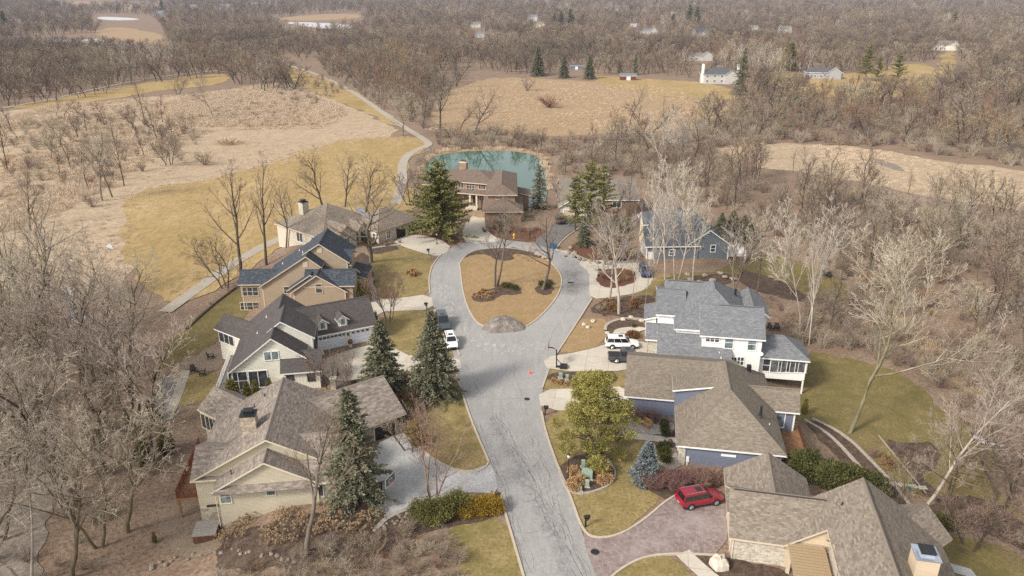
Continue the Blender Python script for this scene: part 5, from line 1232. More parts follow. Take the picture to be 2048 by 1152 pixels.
# traffic cone
t = empty('traffic_cone', spot(1060,748), 0, 'small orange traffic cone on the road', 'traffic cone'); t.scale = (.72,.72,.72)
m = MB(); m.lathe(0,0,[(.2,.05),(.12,.45),(.05,.9),(.03,.92)],12); m.build('cone', MAT['orange'], t); m = MB(); m.box(-.26,.26,-.26,.26,0,.05); m.build('base', MAT['orange'], t)
# mailboxes
def mailbox(u, v, rz, label):
    t = empty('mailbox', spot(u, v), rz, label, 'mailbox', 'black kerbside mailboxes')
    m = MB(); m.box(-.07,.07,-.07,.07,0,1.05); m.box(-.07,.07,-.1,.35,.86,.93); m.tube([(0,.0,.55),(0,.3,.86)], .03, 5); m.build('post', MAT['iron_black'], t)
    m = MB(); pts = [(-.15,1.05),(.15,1.05),(.15,1.25)] + [(.15*math.cos(a*.524),1.25+.13*math.sin(a*.524)) for a in range(1,6)] + [(-.15,1.25)]
    for y in (-.18,.42): m.face([(x,y,z) for x, z in (pts if y<0 else pts[::-1])])
    for i in range(len(pts)): a, b = pts[i], pts[(i+1) % len(pts)]; m.face([(a[0],-.18,a[1]),(a[0],.42,a[1]),(b[0],.42,b[1]),(b[0],-.18,b[1])])
    m.build('box', MAT['metal_dark'], t); m = MB(); m.box(.15,.17,.1,.14,1.2,1.42); m.build('flag', MAT['lamp_red'], t)
for u, v, a, lb in ((854,621,90,'black mailbox at the kerb by the tan house driveway'),(858,511,90,'black mailbox at the kerb left of the island top'),(998,1008,80,'black mailbox in front of the golden hedge'),(1090,831,-90,'black mailbox in a small bed below the blue house driveway'),(1171,1054,-80,'black mailbox on its stone pad on the lower right lawn'),(1060,478,180,'black mailbox near the yellow hydrant'),(1199,552,-90,'black mailbox beside the black lamp post of the loop driveway')):
    mailbox(u, v, R(a), lb)
def lamp(u, v, label, hgt=2.9):
    t = empty('lamp_post', spot(u, v), 0, label, 'lamp post')
    m = MB(); m.lathe(0,0,[(.16,0),(.14,.3),(.06,.4),(.05,hgt-.5),(.09,hgt-.45)],10); m.build('post', MAT['iron_black'], t)
    m = MB(); m.lathe(0,0,[(.1,hgt-.44),(.18,hgt-.2),(.16,hgt-.05)],8); m.build('lantern', MAT['lamp_globe'], t); m = MB(); m.lathe(0,0,[(.22,hgt-.05),(.06,hgt+.12),(.02,hgt+.25)],8); m.build('cap', MAT['iron_black'], t)
lamp(1136,961,'black post lamp with pale lantern in the round utility bed',3.3); lamp(1196,553,'black post lamp at the road edge of the loop driveway',2.6); lamp(874,489,'black post lamp in the red mulch below the white pine',2.4)
def ubox(u, v, w, d, hh, label, rz=0):
    t = empty('utility_box', spot(u, v, .08), rz, label, 'utility box')
    m = MB(); m.box(-w/2,w/2,-d/2,d/2,.06,hh*.9); m.face([(-w/2,-d/2,hh*.9),(w/2,-d/2,hh*.9),(w/2*.9,d/2*.9,hh),(-w/2*.9,d/2*.9,hh)]); m.build('cabinet', MAT['plastic_green'], t)
    m = MB(); m.box(-w/2-.03,w/2+.03,-d/2-.03,d/2+.03,hh*.9,hh*.96); m.build('lid', MAT['plastic_green'], t); m = MB(); m.box(-w/2-.12,w/2+.12,-d/2-.12,d/2+.12,-.1,.06); m.build('base', MAT['concrete'], t)
ubox(1174,955,1.15,1.0,.85,'big square green utility box in the round bed',R(-8)); ubox(1166,936,.36,.36,.95,'slim green utility pedestal behind the big square one'); ubox(1174,974,.36,.36,.8,'slim green utility pedestal in front of the big square one'); ubox(1161,983,.24,.24,.5,'shortest green utility pedestal at the lower bed edge')
ubox(1121,757,.45,.4,.75,'dark green utility box left in the bed between driveways'); ubox(1134,761,.36,.36,.8,'slim green utility pedestal in the bed between driveways')
# hydrant
t = empty('fire_hydrant', spot(1028,477), 0, 'yellow fire hydrant before the brick house', 'fire hydrant')
m = MB(); m.lathe(0,0,[(.24,0),(.24,.08),(.17,.1),(.17,.75),(.22,.78),(.22,.84),(.17,.95),(.06,1.06),(.05,1.14)],12); m.build('barrel', MAT['hydrant_yellow'], t)
m = MB(); m.tube([(-.3,0,.6),(.3,0,.6)],.09,8); m.tube([(0,0,.55),(0,-.32,.55)],.11,8); m.build('outlet', MAT['hydrant_yellow'], t)
for i, (u, v, lb) in enumerate(((1103,497,'left one of two blue wheeled bins at the kerb'),(1109,498,'right one of two blue wheeled bins at the kerb'))):
    t = empty('wheeled_bin', spot(u, v), R(10*i), lb, 'bin', 'blue bins at the kerb')
    m = MB(); c = [(-.28,-.3,0),(.28,-.3,0),(.28,.3,0),(-.28,.3,0)]; d = [(-.34,-.38,1.0),(.34,-.38,1.0),(.34,.38,1.0),(-.34,.38,1.0)]
    for q in range(4): m.face([c[q],c[(q+1)%4],d[(q+1)%4],d[q]])
    m.face(c[::-1]); m.build('body', MAT['plastic_blue'], t); m = MB(); m.box(-.37,.37,-.42,.42,1.0,1.08); m.build('lid', MAT['plastic_blue'], t)
    for s in (-1,1): m = MB(); m.tube([(s*.3,.34,.13),(s*.36,.34,.13)],.13,10); m.build('wheel', MAT['tyre'], t)
# the grey mound on the island's tip
def mound():
    m, nt, b = newmat('mound_crust', 0.95, 0.15)
    a = noise(nt, 0.9, 7, 0.75); f = noise(nt, 6, 5, 0.8)
    c = ramp(nt, a, [(0.3,(0.16,0.13,0.11)),(0.5,(0.30,0.26,0.23)),(0.72,(0.52,0.49,0.47))]); c = mix(nt, ramp(nt, f, [(0.35,.75),(0.55,0)]), c, (0.085,0.065,0.05))
    nt.links.new(c, b.inputs['Base Color']); bump(nt, b, mth(nt,'ADD',a,f), .8, .3); MAT['mound_crust'] = m
    from mathutils import noise as N
    q = MB(); nr, na = 14, 40
    for i in range(nr + 1):
        r = i / nr
        for j in range(na):
            t = 2*math.pi*j/na; px, py = r*3.35*math.cos(t), r*2.8*math.sin(t)
            k = 1 + .12*math.cos(3*t+1); z = 1.6*max(0, 1-r**2.3) + (.34*N.noise(Vector((px*1.1,py*1.1,3)))+.16*N.noise(Vector((px*3,py*3,7))))*(1-r*.7)
            q.v.append((px*k, py*k, z - .06))
    for i in range(nr):
        for j in range(na): j2 = (j+1) % na; q.f.append((i*na+j,(i+1)*na+j,(i+1)*na+j2,i*na+j2)); q.m.append(0); q.uv.append(None)
    q.build('snow_mound', MAT['mound_crust'], label='dirty grey heap of ploughed snow on the tip of the island', cat='mound').location = spot(1006,653,.06)
mound()
def rock(u, v, r, label, mat='rock_white', sz=.7, sd=1, group=None, rz=0):
    rn = random.Random(sd); m = MB(); m.ball((0,0,r*.35), r, 9, 0, sz, .22, rn)
    o = m.build('boulder', MAT[mat], label=label, cat='boulder', group=group); o.location = spot(u, v, .03); o.rotation_euler = (0,0,rz); return o
rock(1438,1133,.85,'large white boulder beside the curved walk',sd=3,sz=1.0)
for i, (u, v) in enumerate(((1168,651),(1176,656),(1186,644),(1215,668),(1222,676),(1246,640),(1262,636),(1283,643))): rock(u, v, .4, 'pale boulder edging the beds at the white house walk', sd=10+i, group='pale boulders at the white house walk')
for i, (u, v) in enumerate(((1136,508),(1146,514),(1158,519),(1168,522),(1150,507),(1180,524),(1196,527),(1141,497))): rock(u, v, .5, 'rough boulder among the evergreens at the road bend', 'rock_grey', sd=30+i, group='boulders by the evergreens')
for i, (u, v) in enumerate(((1068,505),(1075,509),(1082,513),(1060,503),(1090,517))): rock(u, v, .75, 'brown boulder in the bed at the back of the island', 'rock_grey', sd=50+i, group='boulders at the back of the island', sz=.5)
for i, (u, v) in enumerate(((1380,560),(1400,566),(1425,562),(1450,556),(1465,560),(1410,553),(1440,548),(1375,550))): rock(u, v, .6, 'grey boulder in the terrace below the blue grey house', 'rock_grey', sd=70+i, group='boulders below the blue grey house', sz=.5)
rn = random.Random(5)
for i in range(26):
    s = i / 25; u = 752 + 90*s + rn.uniform(-10,14); v = 1062 - 52*s + rn.uniform(-4,12)
    rock(u, v, rn.uniform(.12,.24), 'small stone in the rocky strip beside the hedge', 'rock_grey', sd=100+i, group='stones in the strip beside the hedge')
for i in range(30):
    s = i / 29; u = 300 + 330*s; v = 1138 - 40*math.sin(s*3) + rn.uniform(-6,6) + 10*s
    rock(u + rn.uniform(-8,8), v, rn.uniform(.14,.26), 'rounded stone edging the hydrangea slope', 'rock_grey', sd=150+i, group='stones edging the hydrangea slope')
# statue
t = empty('garden_statue', spot(1496,1118,.06), 0, 'tall pale stone statue before the stone garage wall', 'statue')
m = MB(); m.lathe(0,0,[(.34,0),(.34,.15),(.24,.2),(.2,.62),(.3,.7),(.3,.78)],10); m.build('pedestal', MAT['statue_stone'], t)
m = MB(); m.lathe(0,0,[(.2,.78),(.17,1.0),(.24,1.2),(.2,1.42),(.25,1.6),(.2,1.82),(.08,1.9)],10); m.ball((.02,0,2.05),.16,10); m.tube([(-.2,0,1.7),(-.34,-.05,1.45),(-.12,-.2,1.4)],[.07,.06,.05],7); m.tube([(.2,0,1.7),(.32,-.1,1.9),(.2,-.12,2.15)],[.07,.06,.05],7); m.build('figure', MAT['statue_stone'], t)
# bench in the gravel garden
t = empty('garden_bench', spot(1290,853,.08), R(-55), 'honey coloured wooden bench in the gravel garden', 'bench')
m = MB(); [m.box(-.8,.8,-.25+.13*k,-.25+.13*k+.11,.42,.47) for k in range(4)]; m.build('seat', MAT['wood_bench'], t); m = MB(); [m.box(-.8,.8,.27,.31,.6+.16*k,.6+.16*k+.12) for k in range(3)]; m.build('backrest', MAT['wood_bench'], t)
for x in (-.7,.7):
    for y in (-.2,.26): m = MB(); m.box(x-.05,x+.05,y-.04,y+.04,0,.42 if y<0 else 1.05); m.build('leg', MAT['wood_bench'], t)
def chair(u, v, rz, label, mat, dz=.06):
    t = empty('lawn_chair', spot(u, v, dz), rz, label, 'chair')
    m = MB(); m.face([(-.32,-.35,.42),(.32,-.35,.42),(.32,.3,.3),(-.32,.3,.3)]); m.box(-.32,.32,-.38,-.32,.34,.44); m.build('seat', MAT[mat], t)
    m = MB(); [m.face([(-.34+.14*k,.26,.28),(-.22+.14*k,.26,.28),(-.22+.14*k,.58,1.05),(-.34+.14*k,.58,1.05)]) for k in range(5)]; m.build('backrest', MAT[mat], t)
    for s in (-1,1):
        m = MB(); m.box(s*.42-.07,s*.42+.07,-.4,.42,.58,.62); m.build('armrest', MAT[mat], t)
        for y in (-.36,.36): m = MB(); m.box(s*.4-.035,s*.4+.035,y-.035,y+.035,0,.58); m.build('leg', MAT[mat], t)
chair(801,803,R(60),'reddish wooden chair nearer the garage corner','wood_chair'); chair(811,800,R(-40),'reddish wooden chair farther from the garage corner','wood_chair')
chair(1541,660,R(20),'left black chair on the edge of the wood behind the white house','iron_black'); chair(1553,660,R(-15),'right black chair on the edge of the wood behind the white house','iron_black')
chair(1647,552,R(10),'left black chair on the olive lawn by the creek wood','iron_black'); chair(1658,556,R(-10),'right black chair on the olive lawn by the creek wood','iron_black')
chair(388,745,R(40),'dark chair on the stone patio, left of the bare bush','iron_black'); chair(405,752,R(-60),'dark chair at the lower edge of the stone patio','iron_black'); chair(422,718,R(100),'dark chair on the stone patio below the white deck','iron_black')
# stone pillar, planters
t = empty('stone_pillar', spot(668,778), 0, 'short stone pillar by the bare shrub in the white house yard', 'pillar'); m = MB(); m.box(-.35,.35,-.35,.35,0,1.5); m.build('shaft', MAT['stone_pale'], t); m = MB(); m.box(-.45,.45,-.45,.45,1.5,1.65); m.build('cap', MAT['concrete'], t)
def planter(p, label, ball=True):
    t = empty('planter', p, 0, label, 'planter'); m = MB(); m.lathe(0,0,[(.2,0),(.3,.5),(.34,.55),(.28,.55)],10); m.build('pot', MAT['statue_stone' if ball else 'pot'], t)
    m = MB(); m.ball((0,0,.95 if ball else .6),.4 if ball else .28,10,0,1,.12); m.build('plant', MAT['door_wood'], t)
gd = b5['M']; base = Matrix.Translation((-44,102,0)) @ Matrix.Rotation(R(10),4,'Z') @ gd
planter(base @ Vector((17.7,-9.4,.08)), 'stone planter with a round brown bush between the white garage doors'); planter(spot(1343,873,.09), 'dark round pot nearer the gravel at the blue house walk', False); planter(spot(1340,893,.09), 'dark round pot below the walk at the blue house door', False)
# hot tubs
def tub(p, rz, label, mat='tub_cover'):
    t = empty('hot_tub', p, rz, label, 'hot tub'); m = MB(); m.box(-1.1,1.1,-1.1,1.1,0,.85); m.build('cabinet', MAT['door_wood'], t); m = MB(); m.box(-1.16,1.16,-1.16,-.02,.86,.98); m.box(-1.16,1.16,.02,1.16,.86,.98); m.build('cover', MAT[mat], t)
tub(spot(415,1072,.07), R(8), 'covered hot tub on the round patio by the cream house'); 
tub(Vector((38.2,97.6,h(38.2,97.6)+.05)), R(-10), 'grey covered hot tub under the screened porch')
# manholes and drains
for u, v, r, lb in ((1190,1105,.42,'round iron manhole cover at the paver driveway entrance'),(1054,799,.36,'round iron manhole cover in the middle of the road'),(1132,513,.36,'round iron manhole cover at the bend of the loop'),(1062,830,.0,'')):
    if r: m = MB(); m.cyl(0,0,-.03,.012,r,r,18); m.tube([(r*.75*math.cos(a*.35),r*.75*math.sin(a*.35),.014) for a in range(19)],.02,4,cap=False); m.build('manhole_cover', MAT['metal_dark'], label=lb, cat='manhole cover').location = spot(u, v, .085)
m = MB(); m.box(-.5,.5,-.3,.3,-.05,.012); [m.box(-.42+.12*k,-.36+.12*k,-.25,.25,.012,.03) for k in range(8)]; m.build('storm_drain', MAT['metal_dark'], label='iron storm drain grate inside the dark stain on the road', cat='drain').location = spot(1141,566,.085)
# bird feeder, grill
t = empty('garden_ornament', spot(1815,1000), R(20), 'teal garden ornament on a post by the back path', 'garden ornament'); m = MB(); m.tube([(0,0,0),(0,0,1.5)],.03,6); m.build('post', MAT['iron_black'], t); m = MB(); m.lathe(0,0,[(.02,1.4),(.28,1.6),(.3,1.66)],10); m.ball((0,0,1.75),.1,8); m.build('bowl', MAT['teal_glaze'], t)
t = empty('barbecue_grill', Vector((-34.2,74.6,-.13)), R(20), 'black kettle grill on the red deck of the cream house', 'grill'); m = MB(); m.ball((0,0,1.0),.42,12); m.build('kettle', MAT['iron_black'], t)
for a in range(3): m = MB(); m.tube([(.15*math.cos(a*2.1),.15*math.sin(a*2.1),.7),(.4*math.cos(a*2.1),.4*math.sin(a*2.1),0)],.025,5); m.build('leg', MAT['iron_black'], t)
# ================================================================ TREES AND PLANTS
bark('bark_dark', (0.09,0.07,0.055)); bark('bark_grey', (0.165,0.138,0.112)); bark('bark_pale', (0.40,0.345,0.295), .35); bark('bark_moss', (0.15,0.122,0.08), .4)
bark('twig_grey', (0.30,0.247,0.195), .3); bark('twig_brown', (0.257,0.197,0.143), .3); bark('twig_dark', (0.185,0.147,0.113), .25); bark('twig_pale', (0.365,0.305,0.25), .35); bark('twig_wood', (0.345,0.287,0.235), .35); bark('twig_white', (0.44,0.385,0.33), .3); bark('twig_rust', (0.26,0.165,0.10), .3); bark('twig_red', (0.235,0.145,0.115), .3); bark('twig_tan', (0.34,0.27,0.205), .3)
leafmat('needle_pine', (0.065,0.072,0.02), (0.145,0.145,0.045), (0.25,0.225,0.08)); leafmat('needle_spruce', (0.075,0.08,0.046), (0.15,0.15,0.092), (0.25,0.235,0.16)); leafmat('needle_blue', (0.075,0.09,0.09), (0.15,0.175,0.18), (0.24,0.265,0.275))
leafmat('needle_lime', (0.12,0.112,0.028), (0.25,0.225,0.06), (0.40,0.345,0.105)); leafmat('needle_yew', (0.04,0.045,0.014), (0.09,0.092,0.03), (0.17,0.16,0.06)); leafmat('leaf_gold', (0.17,0.105,0.012), (0.30,0.19,0.025), (0.42,0.28,0.05)); leafmat('needle_arbor', (0.07,0.066,0.015), (0.145,0.125,0.03), (0.23,0.19,0.055)); leafmat('needle_far', (0.055,0.065,0.03), (0.10,0.11,0.052), (0.16,0.165,0.085))
leafmat('reed_blade', (0.42,0.32,0.225), (0.58,0.455,0.34), (0.72,0.59,0.46)); leafmat('grass_tan', (0.36,0.265,0.17), (0.48,0.365,0.245), (0.58,0.455,0.32)); leafmat('grass_puff', (0.29,0.17,0.08), (0.44,0.28,0.145), (0.56,0.39,0.22)); leafmat('hedge_leaf', (0.07,0.07,0.02), (0.15,0.14,0.042), (0.26,0.235,0.085)); leafmat('flower_dry', (0.27,0.175,0.10), (0.42,0.29,0.17), (0.56,0.41,0.26)); leafmat('leaf_dead', (0.14,0.07,0.032), (0.225,0.12,0.055), (0.31,0.18,0.085)); leafmat('leaf_box', (0.035,0.04,0.010), (0.075,0.075,0.018), (0.13,0.115,0.03))

def rotv(d, ang, az):
    a = d.cross(Vector((0,0,1)) if abs(d.z) < .95 else Vector((1,0,0))).normalized(); b = d.cross(a)
    return (d * math.cos(ang) + (a * math.cos(az) + b * math.sin(az)) * math.sin(ang)).normalized()
def tube3(mb, pts, rad, n):
    """light open tube for branches"""
    i0 = len(mb.v); k = len(pts)
    for j in range(k):
        d = pts[min(j+1,k-1)] - pts[max(j-1,0)]
        if d.length_squared < 1e-10: d = Vector((0,0,1))
        d.normalize(); a = d.cross(Vector((.31,.17,.93))).normalized(); b = d.cross(a); r = rad[j]; p = pts[j]
        for q in range(n):
            t = 6.28318 * q / n; mb.v.append(tuple(p + a*(r*math.cos(t)) + b*(r*math.sin(t))))
    for j in range(k - 1):
        for q in range(n):
            q2 = (q+1) % n; mb.f.append((i0+j*n+q, i0+j*n+q2, i0+(j+1)*n+q2, i0+(j+1)*n+q)); mb.m.append(0); mb.uv.append(None)
def gen_tree(seed, H_=15.0, clear=.28, ang=(35,62), kids=(11,6,5,4), ratio=(.42,.5,.5,.45), r0=.24, wob=.12, up=.25, taper=.75, stems=1, lean=0.0, crown_from=2, tw=.012, topbias=.55, sides=(8,5,4,3,3)):
    rn = random.Random(seed); wood, twig = MB(), MB()
    def grow(p, d, L, r, lev):
        n = (9, 6, 4, 3, 2)[lev]; pts, rad = [p.copy()], [r]; q = p.copy(); dd = d.copy()
        for i in range(n):
            dd = (dd + Vector((rn.gauss(0,wob), rn.gauss(0,wob), rn.gauss(0,wob*.6) + up*(.35 if lev else .1)))).normalized()
            q = q + dd * (L / n); pts.append(q.copy()); rad.append(max(tw, r * (1 - taper*(i+1)/n)))
        tube3(wood if lev < crown_from else twig, pts, rad, sides[lev])
        if lev >= len(kids): return
        k = kids[lev]; k = max(1, int(k * rn.uniform(.75, 1.25))) if lev else k
        t0 = clear if lev == 0 else .22
        for i in range(k):
            t = t0 + (1 - t0) * ((i + rn.random()) / k); f = t * n; j = min(int(f), n - 1)
            b = pts[j].lerp(pts[j+1], f - j); bd = (pts[j+1] - pts[j]).normalized()
            cl = L * ratio[lev] * (1 - topbias * (t - t0) / (1 - t0)) * rn.uniform(.75, 1.2)
            cr = max(tw, rad[j] * rn.uniform(.42, .62))
            grow(b, rotv(bd, R(rn.uniform(*ang)), (i * 2.4 + rn.uniform(-.6,.6)) if lev < 2 else rn.uniform(0, 6.28)), cl, cr, lev + 1)
    for s in range(stems):
        a = 6.28 * s / stems + rn.random(); k = .0 if stems == 1 else rn.uniform(.16,.3)
        d = Vector((math.cos(a)*k + lean, math.sin(a)*k, 1)).normalized()
        grow(Vector((math.cos(a)*.25*(stems>1), math.sin(a)*.25*(stems>1), -.25)), d, H_ * rn.uniform(.86, 1.0) , r0 * (1 if stems == 1 else .62), 0)
    return wood, twig
MESH = {}
def tree_kind(key, wm, tm, **kw):
    w, t = gen_tree(**kw)
    zz = max(v[2] for v in t.v + w.v)
    MESH[key] = (w.mesh('trunk', MAT[wm], True), t.mesh('crown', MAT[tm]), zz)
def put_tree(key, p, hgt, rz, label, group=None, cat='tree', name='bare_tree', sx=1.0, one=False):
    w, t, zz = MESH[key]; s = hgt / zz
    r = empty(name, p, rz, label, cat, group); r.scale = (s*sx, s*sx, s)
    obj('trunk', w, r); obj('crown', t, r); return r
def joined(key, wm, tm, **kw):
    """woods tree small enough in the picture to need no parts: one mesh"""
    w, t = gen_tree(**kw); n = len(w.v)
    w.v += t.v; w.f += [tuple(i + n for i in f) for f in t.f]; w.m += [1] * len(t.f); w.uv += t.uv
    MESH[key] = (w.mesh(key, [MAT[wm], MAT[tm]]), max(v[2] for v in w.v))

class Leaf:
    def __init__(s, seed): s.v, s.f, s.t, s.r = [], [], [], random.Random(seed)
    def quad(s, p, d, n, l, w, t):
        """leaf-like blade from p along d, lying across n"""
        sd = d.cross(n)
        if sd.length < 1e-6: sd = Vector((1,0,0))
        sd = sd.normalized() * (w / 2); i = len(s.v)
        s.v += [tuple(p - sd*.4), tuple(p + d*(l*.55) - sd), tuple(p + d*l), tuple(p + d*(l*.55) + sd)]
        s.f.append((i, i+1, i+2, i+3)); s.t.append(t)
    def mesh(s, name, mat):
        me = bpy.data.meshes.new(name); me.from_pydata(s.v, [], s.f); me.materials.append(mat)
        a = me.attributes.new('tint', 'FLOAT', 'FACE'); a.data.foreach_set('value', s.t); me.update(); return me
def rdir(rn, z0=-1, z1=1):
    z = rn.uniform(z0, z1); a = rn.uniform(0, 6.283); q = math.sqrt(max(0, 1 - z*z)); return Vector((q*math.cos(a), q*math.sin(a), z))
def gen_conifer(seed, H_=12.0, rb=3.2, whorl=.42, per=8, spray=.5, droop=-.25, pw=.85, irr=.2, base=.06, dens=3, trunk_r=.2, gap=0.0):
    L = Leaf(seed); rn = L.r; wood = MB()
    tube3(wood, [Vector((0,0,-.2)), Vector((0,0,H_*.5)), Vector((0,0,H_*.98))], [trunk_r, trunk_r*.6, .03], 7)
    z = H_ * base
    while z < H_ * .985:
        f = (z/H_ - base) / (1 - base); R_ = rb * (1 - f) ** pw + .12
        for b in range(per if f < .8 else max(4, per - 3)):
            if rn.random() < gap: continue
            az = rn.uniform(0, 6.283); rr = R_ * rn.uniform(1 - irr*1.6, 1 + irr); zz = z + rn.uniform(-.3,.3)*whorl
            d = Vector((math.cos(az), math.sin(az), droop + .5*f + rn.uniform(-.08,.08))).normalized()
            n = max(2, int(rr / (spray*.42))); tb = rn.random()
            for i in range(n):
                s = (i + .6) / n; p = Vector((0,0,zz)) + d*(rr*s) + Vector((0,0,-.10*rr*s*s*(droop<0)))
                for _ in range(dens):
                    q = (d*.7 + rdir(rn, -.5, .7)*.75).normalized()
                    L.quad(p + rdir(rn)*spray*.18, q, rdir(rn, .2, 1), spray*rn.uniform(.7,1.25), spray*rn.uniform(.28,.5), min(1, max(0, tb*.6 + rn.random()*.3 + .15*s)))
            if per > 5 and b % 2 == 0: tube3(wood, [Vector((0,0,zz)), Vector((0,0,zz)) + d*(rr*.8)], [.05*(1-f)+.015, .012], 3)
        z += whorl * rn.uniform(.8, 1.2) * (1 - .4*f)
    return wood, L
def conifer_kind(key, mat, wm='bark_dark', **kw):
    w, L = gen_conifer(**kw); MESH[key] = (w.mesh('trunk', MAT[wm]), L.mesh('crown', MAT[mat]), kw.get('H_', 12.0))
def gen_clump(seed, blobs, n, size, flat_=0.0):
    """leafy mass: leaves spread through several uneven lobes (cx, cy, cz, rx, rz)"""
    L = Leaf(seed); rn = L.r; tot = sum(b[3]**2 * b[4] for b in blobs)
    for (cx, cy, cz, rx, rz) in blobs:
        for _ in range(int(n * rx*rx*rz / tot)):
            d = rdir(rn); k = rn.uniform(.45, 1.08)
            bump_ = 1 + .22*math.sin(5*math.atan2(d.y, d.x) + cx*3) * math.cos(4*d.z + cz)
            p = Vector((cx + d.x*rx*k*bump_, cy + d.y*rx*k*bump_, cz + d.z*rz*k*bump_))
            if p.z < .03: p.z = rn.uniform(.03,.25)
            q = (d*.8 + rdir(rn)*.7 + Vector((0,0,.3))).normalized()
            L.quad(p, q, rdir(rn), size*rn.uniform(.7,1.3), size*rn.uniform(.35,.6), min(1, .25 + .5*rn.random() + .25*math.sin(cx*7 + cy*5 + cz*9 + d.z*2)))
    return L
def bare_shrub(key, mat, seed, hgt=2.2, n=26, spread=.75, twn=7, r=.016):
    rn = random.Random(seed); mb = MB()
    for i in range(n):
        a = rn.uniform(0,6.283); k = spread*math.sqrt(rn.random()); d = Vector((math.cos(a)*k, math.sin(a)*k, 1)).normalized(); L = hgt*rn.uniform(.7,1.1)
        pts = [Vector((math.cos(a)*.12*k, math.sin(a)*.12*k, -.1))]
        for j in range(3): d = (d + rdir(rn)*.16).normalized(); pts.append(pts[-1] + d*(L/3))
        tube3(mb, pts, [r*1.5, r*1.2, r, r*.6], 3)
        for j in range(twn):
            t = rn.uniform(.25,1); f = t*3; m = min(2,int(f)); p = pts[m].lerp(pts[m+1], f-m); q = rotv(d, R(rn.uniform(25,65)), rn.uniform(0,6.28)); l = L*rn.uniform(.18,.38)
            tube3(mb, [p, p + q*l*.5, p + (q + rdir(rn)*.25)*l], [r*.8, r*.7, r*.5], 3)
    MESH[key] = (mb.mesh('branches', MAT[mat]), hgt)
def grass_clump(key, mat, seed, n=120, hgt=1.5, r=.8, w=.05, lean=.35):
    L = Leaf(seed); rn = L.r
    for i in range(n):
        a = rn.uniform(0,6.283); k = r*math.sqrt(rn.random()); p = Vector((k*math.cos(a), k*math.sin(a), -.05)); d = Vector((math.cos(a)*lean*rn.random()*k/r*1.4 + rn.gauss(0,.1), math.sin(a)*lean*rn.random()*k/r*1.4 + rn.gauss(0,.1), 1)).normalized()
        L.quad(p, d, rdir(rn,-.2,.2), hgt*rn.uniform(.6,1.1), w*rn.uniform(.7,1.5), rn.random())
    MESH[key] = (L.mesh('foliage', MAT[mat]), hgt)

# --- kinds
tree_kind('oak1','bark_grey','twig_brown', seed=3, H_=14, clear=.2, ang=(38,66), kids=(13,7,6,5), ratio=(.62,.5,.45,.42), r0=.36, wob=.17, up=.2, tw=.013)
tree_kind('oak2','bark_dark','twig_dark', seed=8, H_=13, clear=.24, ang=(35,60), kids=(12,7,6,4), ratio=(.6,.52,.48,.42), r0=.32, wob=.16, up=.22, tw=.013)
tree_kind('fork','bark_grey','twig_dark', seed=12, H_=14, clear=.4, ang=(24,46), kids=(8,6,6,5), ratio=(.45,.52,.48,.42), r0=.34, stems=2, wob=.10, up=.2, tw=.012)
tree_kind('tall1','bark_dark','twig_brown', seed=21, H_=17, clear=.3, ang=(26,48), kids=(12,6,5,4), ratio=(.42,.48,.46,.42), r0=.26, wob=.09, up=.28, tw=.013)
tree_kind('tall2','bark_grey','twig_grey', seed=22, H_=17, clear=.34, ang=(28,52), kids=(11,7,5,4), ratio=(.45,.48,.46,.42), r0=.27, wob=.10, up=.25, tw=.013)
tree_kind('pale1','bark_pale','twig_white', seed=31, H_=17, clear=.30, ang=(22,44), kids=(14,8,6,5), ratio=(.42,.46,.46,.42), r0=.2, wob=.09, up=.26, tw=.011)
tree_kind('pale2','bark_pale','twig_white', seed=35, H_=16, clear=.22, ang=(24,46), kids=(12,7,6,5), ratio=(.5,.48,.46,.42), r0=.22, stems=2, wob=.09, up=.25, tw=.011)
tree_kind('pale3','bark_moss','twig_wood', seed=39, H_=16, clear=.34, ang=(30,58), kids=(14,8,7,6), ratio=(.62,.5,.46,.42), r0=.2, wob=.11, up=.26, tw=.011, lean=.26)
tree_kind('straight','bark_grey','twig_brown', seed=24, H_=15, clear=.36, ang=(20,40), kids=(13,7,6,5), ratio=(.48,.46,.46,.42), r0=.26, wob=.045, up=.25, tw=.010)
tree_kind('lean','bark_pale','twig_white', seed=33, H_=17, clear=.36, ang=(22,46), kids=(14,8,6,5), ratio=(.42,.46,.46,.42), r0=.19, wob=.07, up=.2, tw=.010, lean=.17, stems=2)
tree_kind('lean2','bark_pale','twig_pale', seed=34, H_=14, clear=.3, ang=(26,52), kids=(12,8,6,5), ratio=(.55,.48,.46,.42), r0=.17, wob=.09, up=.2, tw=.010, lean=.26)
tree_kind('vase','bark_grey','twig_red', seed=41, H_=7, clear=.2, ang=(16,36), kids=(8,6,5,4), ratio=(.5,.5,.5,.45), r0=.09, stems=5, wob=.08, up=.25, tw=.008)
tree_kind('birch','twig_red','twig_red', seed=44, H_=8, clear=.25, ang=(25,50), kids=(9,6,5,3), ratio=(.36,.5,.5,.45), r0=.12, stems=4, wob=.08, up=.22, tw=.008)
tree_kind('small','bark_dark','twig_brown', seed=47, H_=5, clear=.15, ang=(30,58), kids=(10,6,5,4), ratio=(.55,.52,.5,.45), r0=.10, stems=3, wob=.12, up=.2, tw=.008)
tree_kind('snag','bark_pale','twig_pale', seed=53, H_=9, clear=.5, ang=(30,60), kids=(5,3,2), ratio=(.3,.5,.5), r0=.16, stems=2, wob=.1, tw=.014, crown_from=1)
tree_kind('wood1','bark_moss','twig_pale', seed=61, H_=15, clear=.28, ang=(30,58), kids=(12,7,6,6), ratio=(.56,.5,.46,.42), r0=.24, wob=.15, up=.22, tw=.011)
tree_kind('wood2','bark_moss','twig_wood', seed=62, H_=15, clear=.26, ang=(32,60), kids=(11,7,6,5), ratio=(.6,.5,.46,.42), r0=.26, stems=2, wob=.16, up=.2, tw=.011)
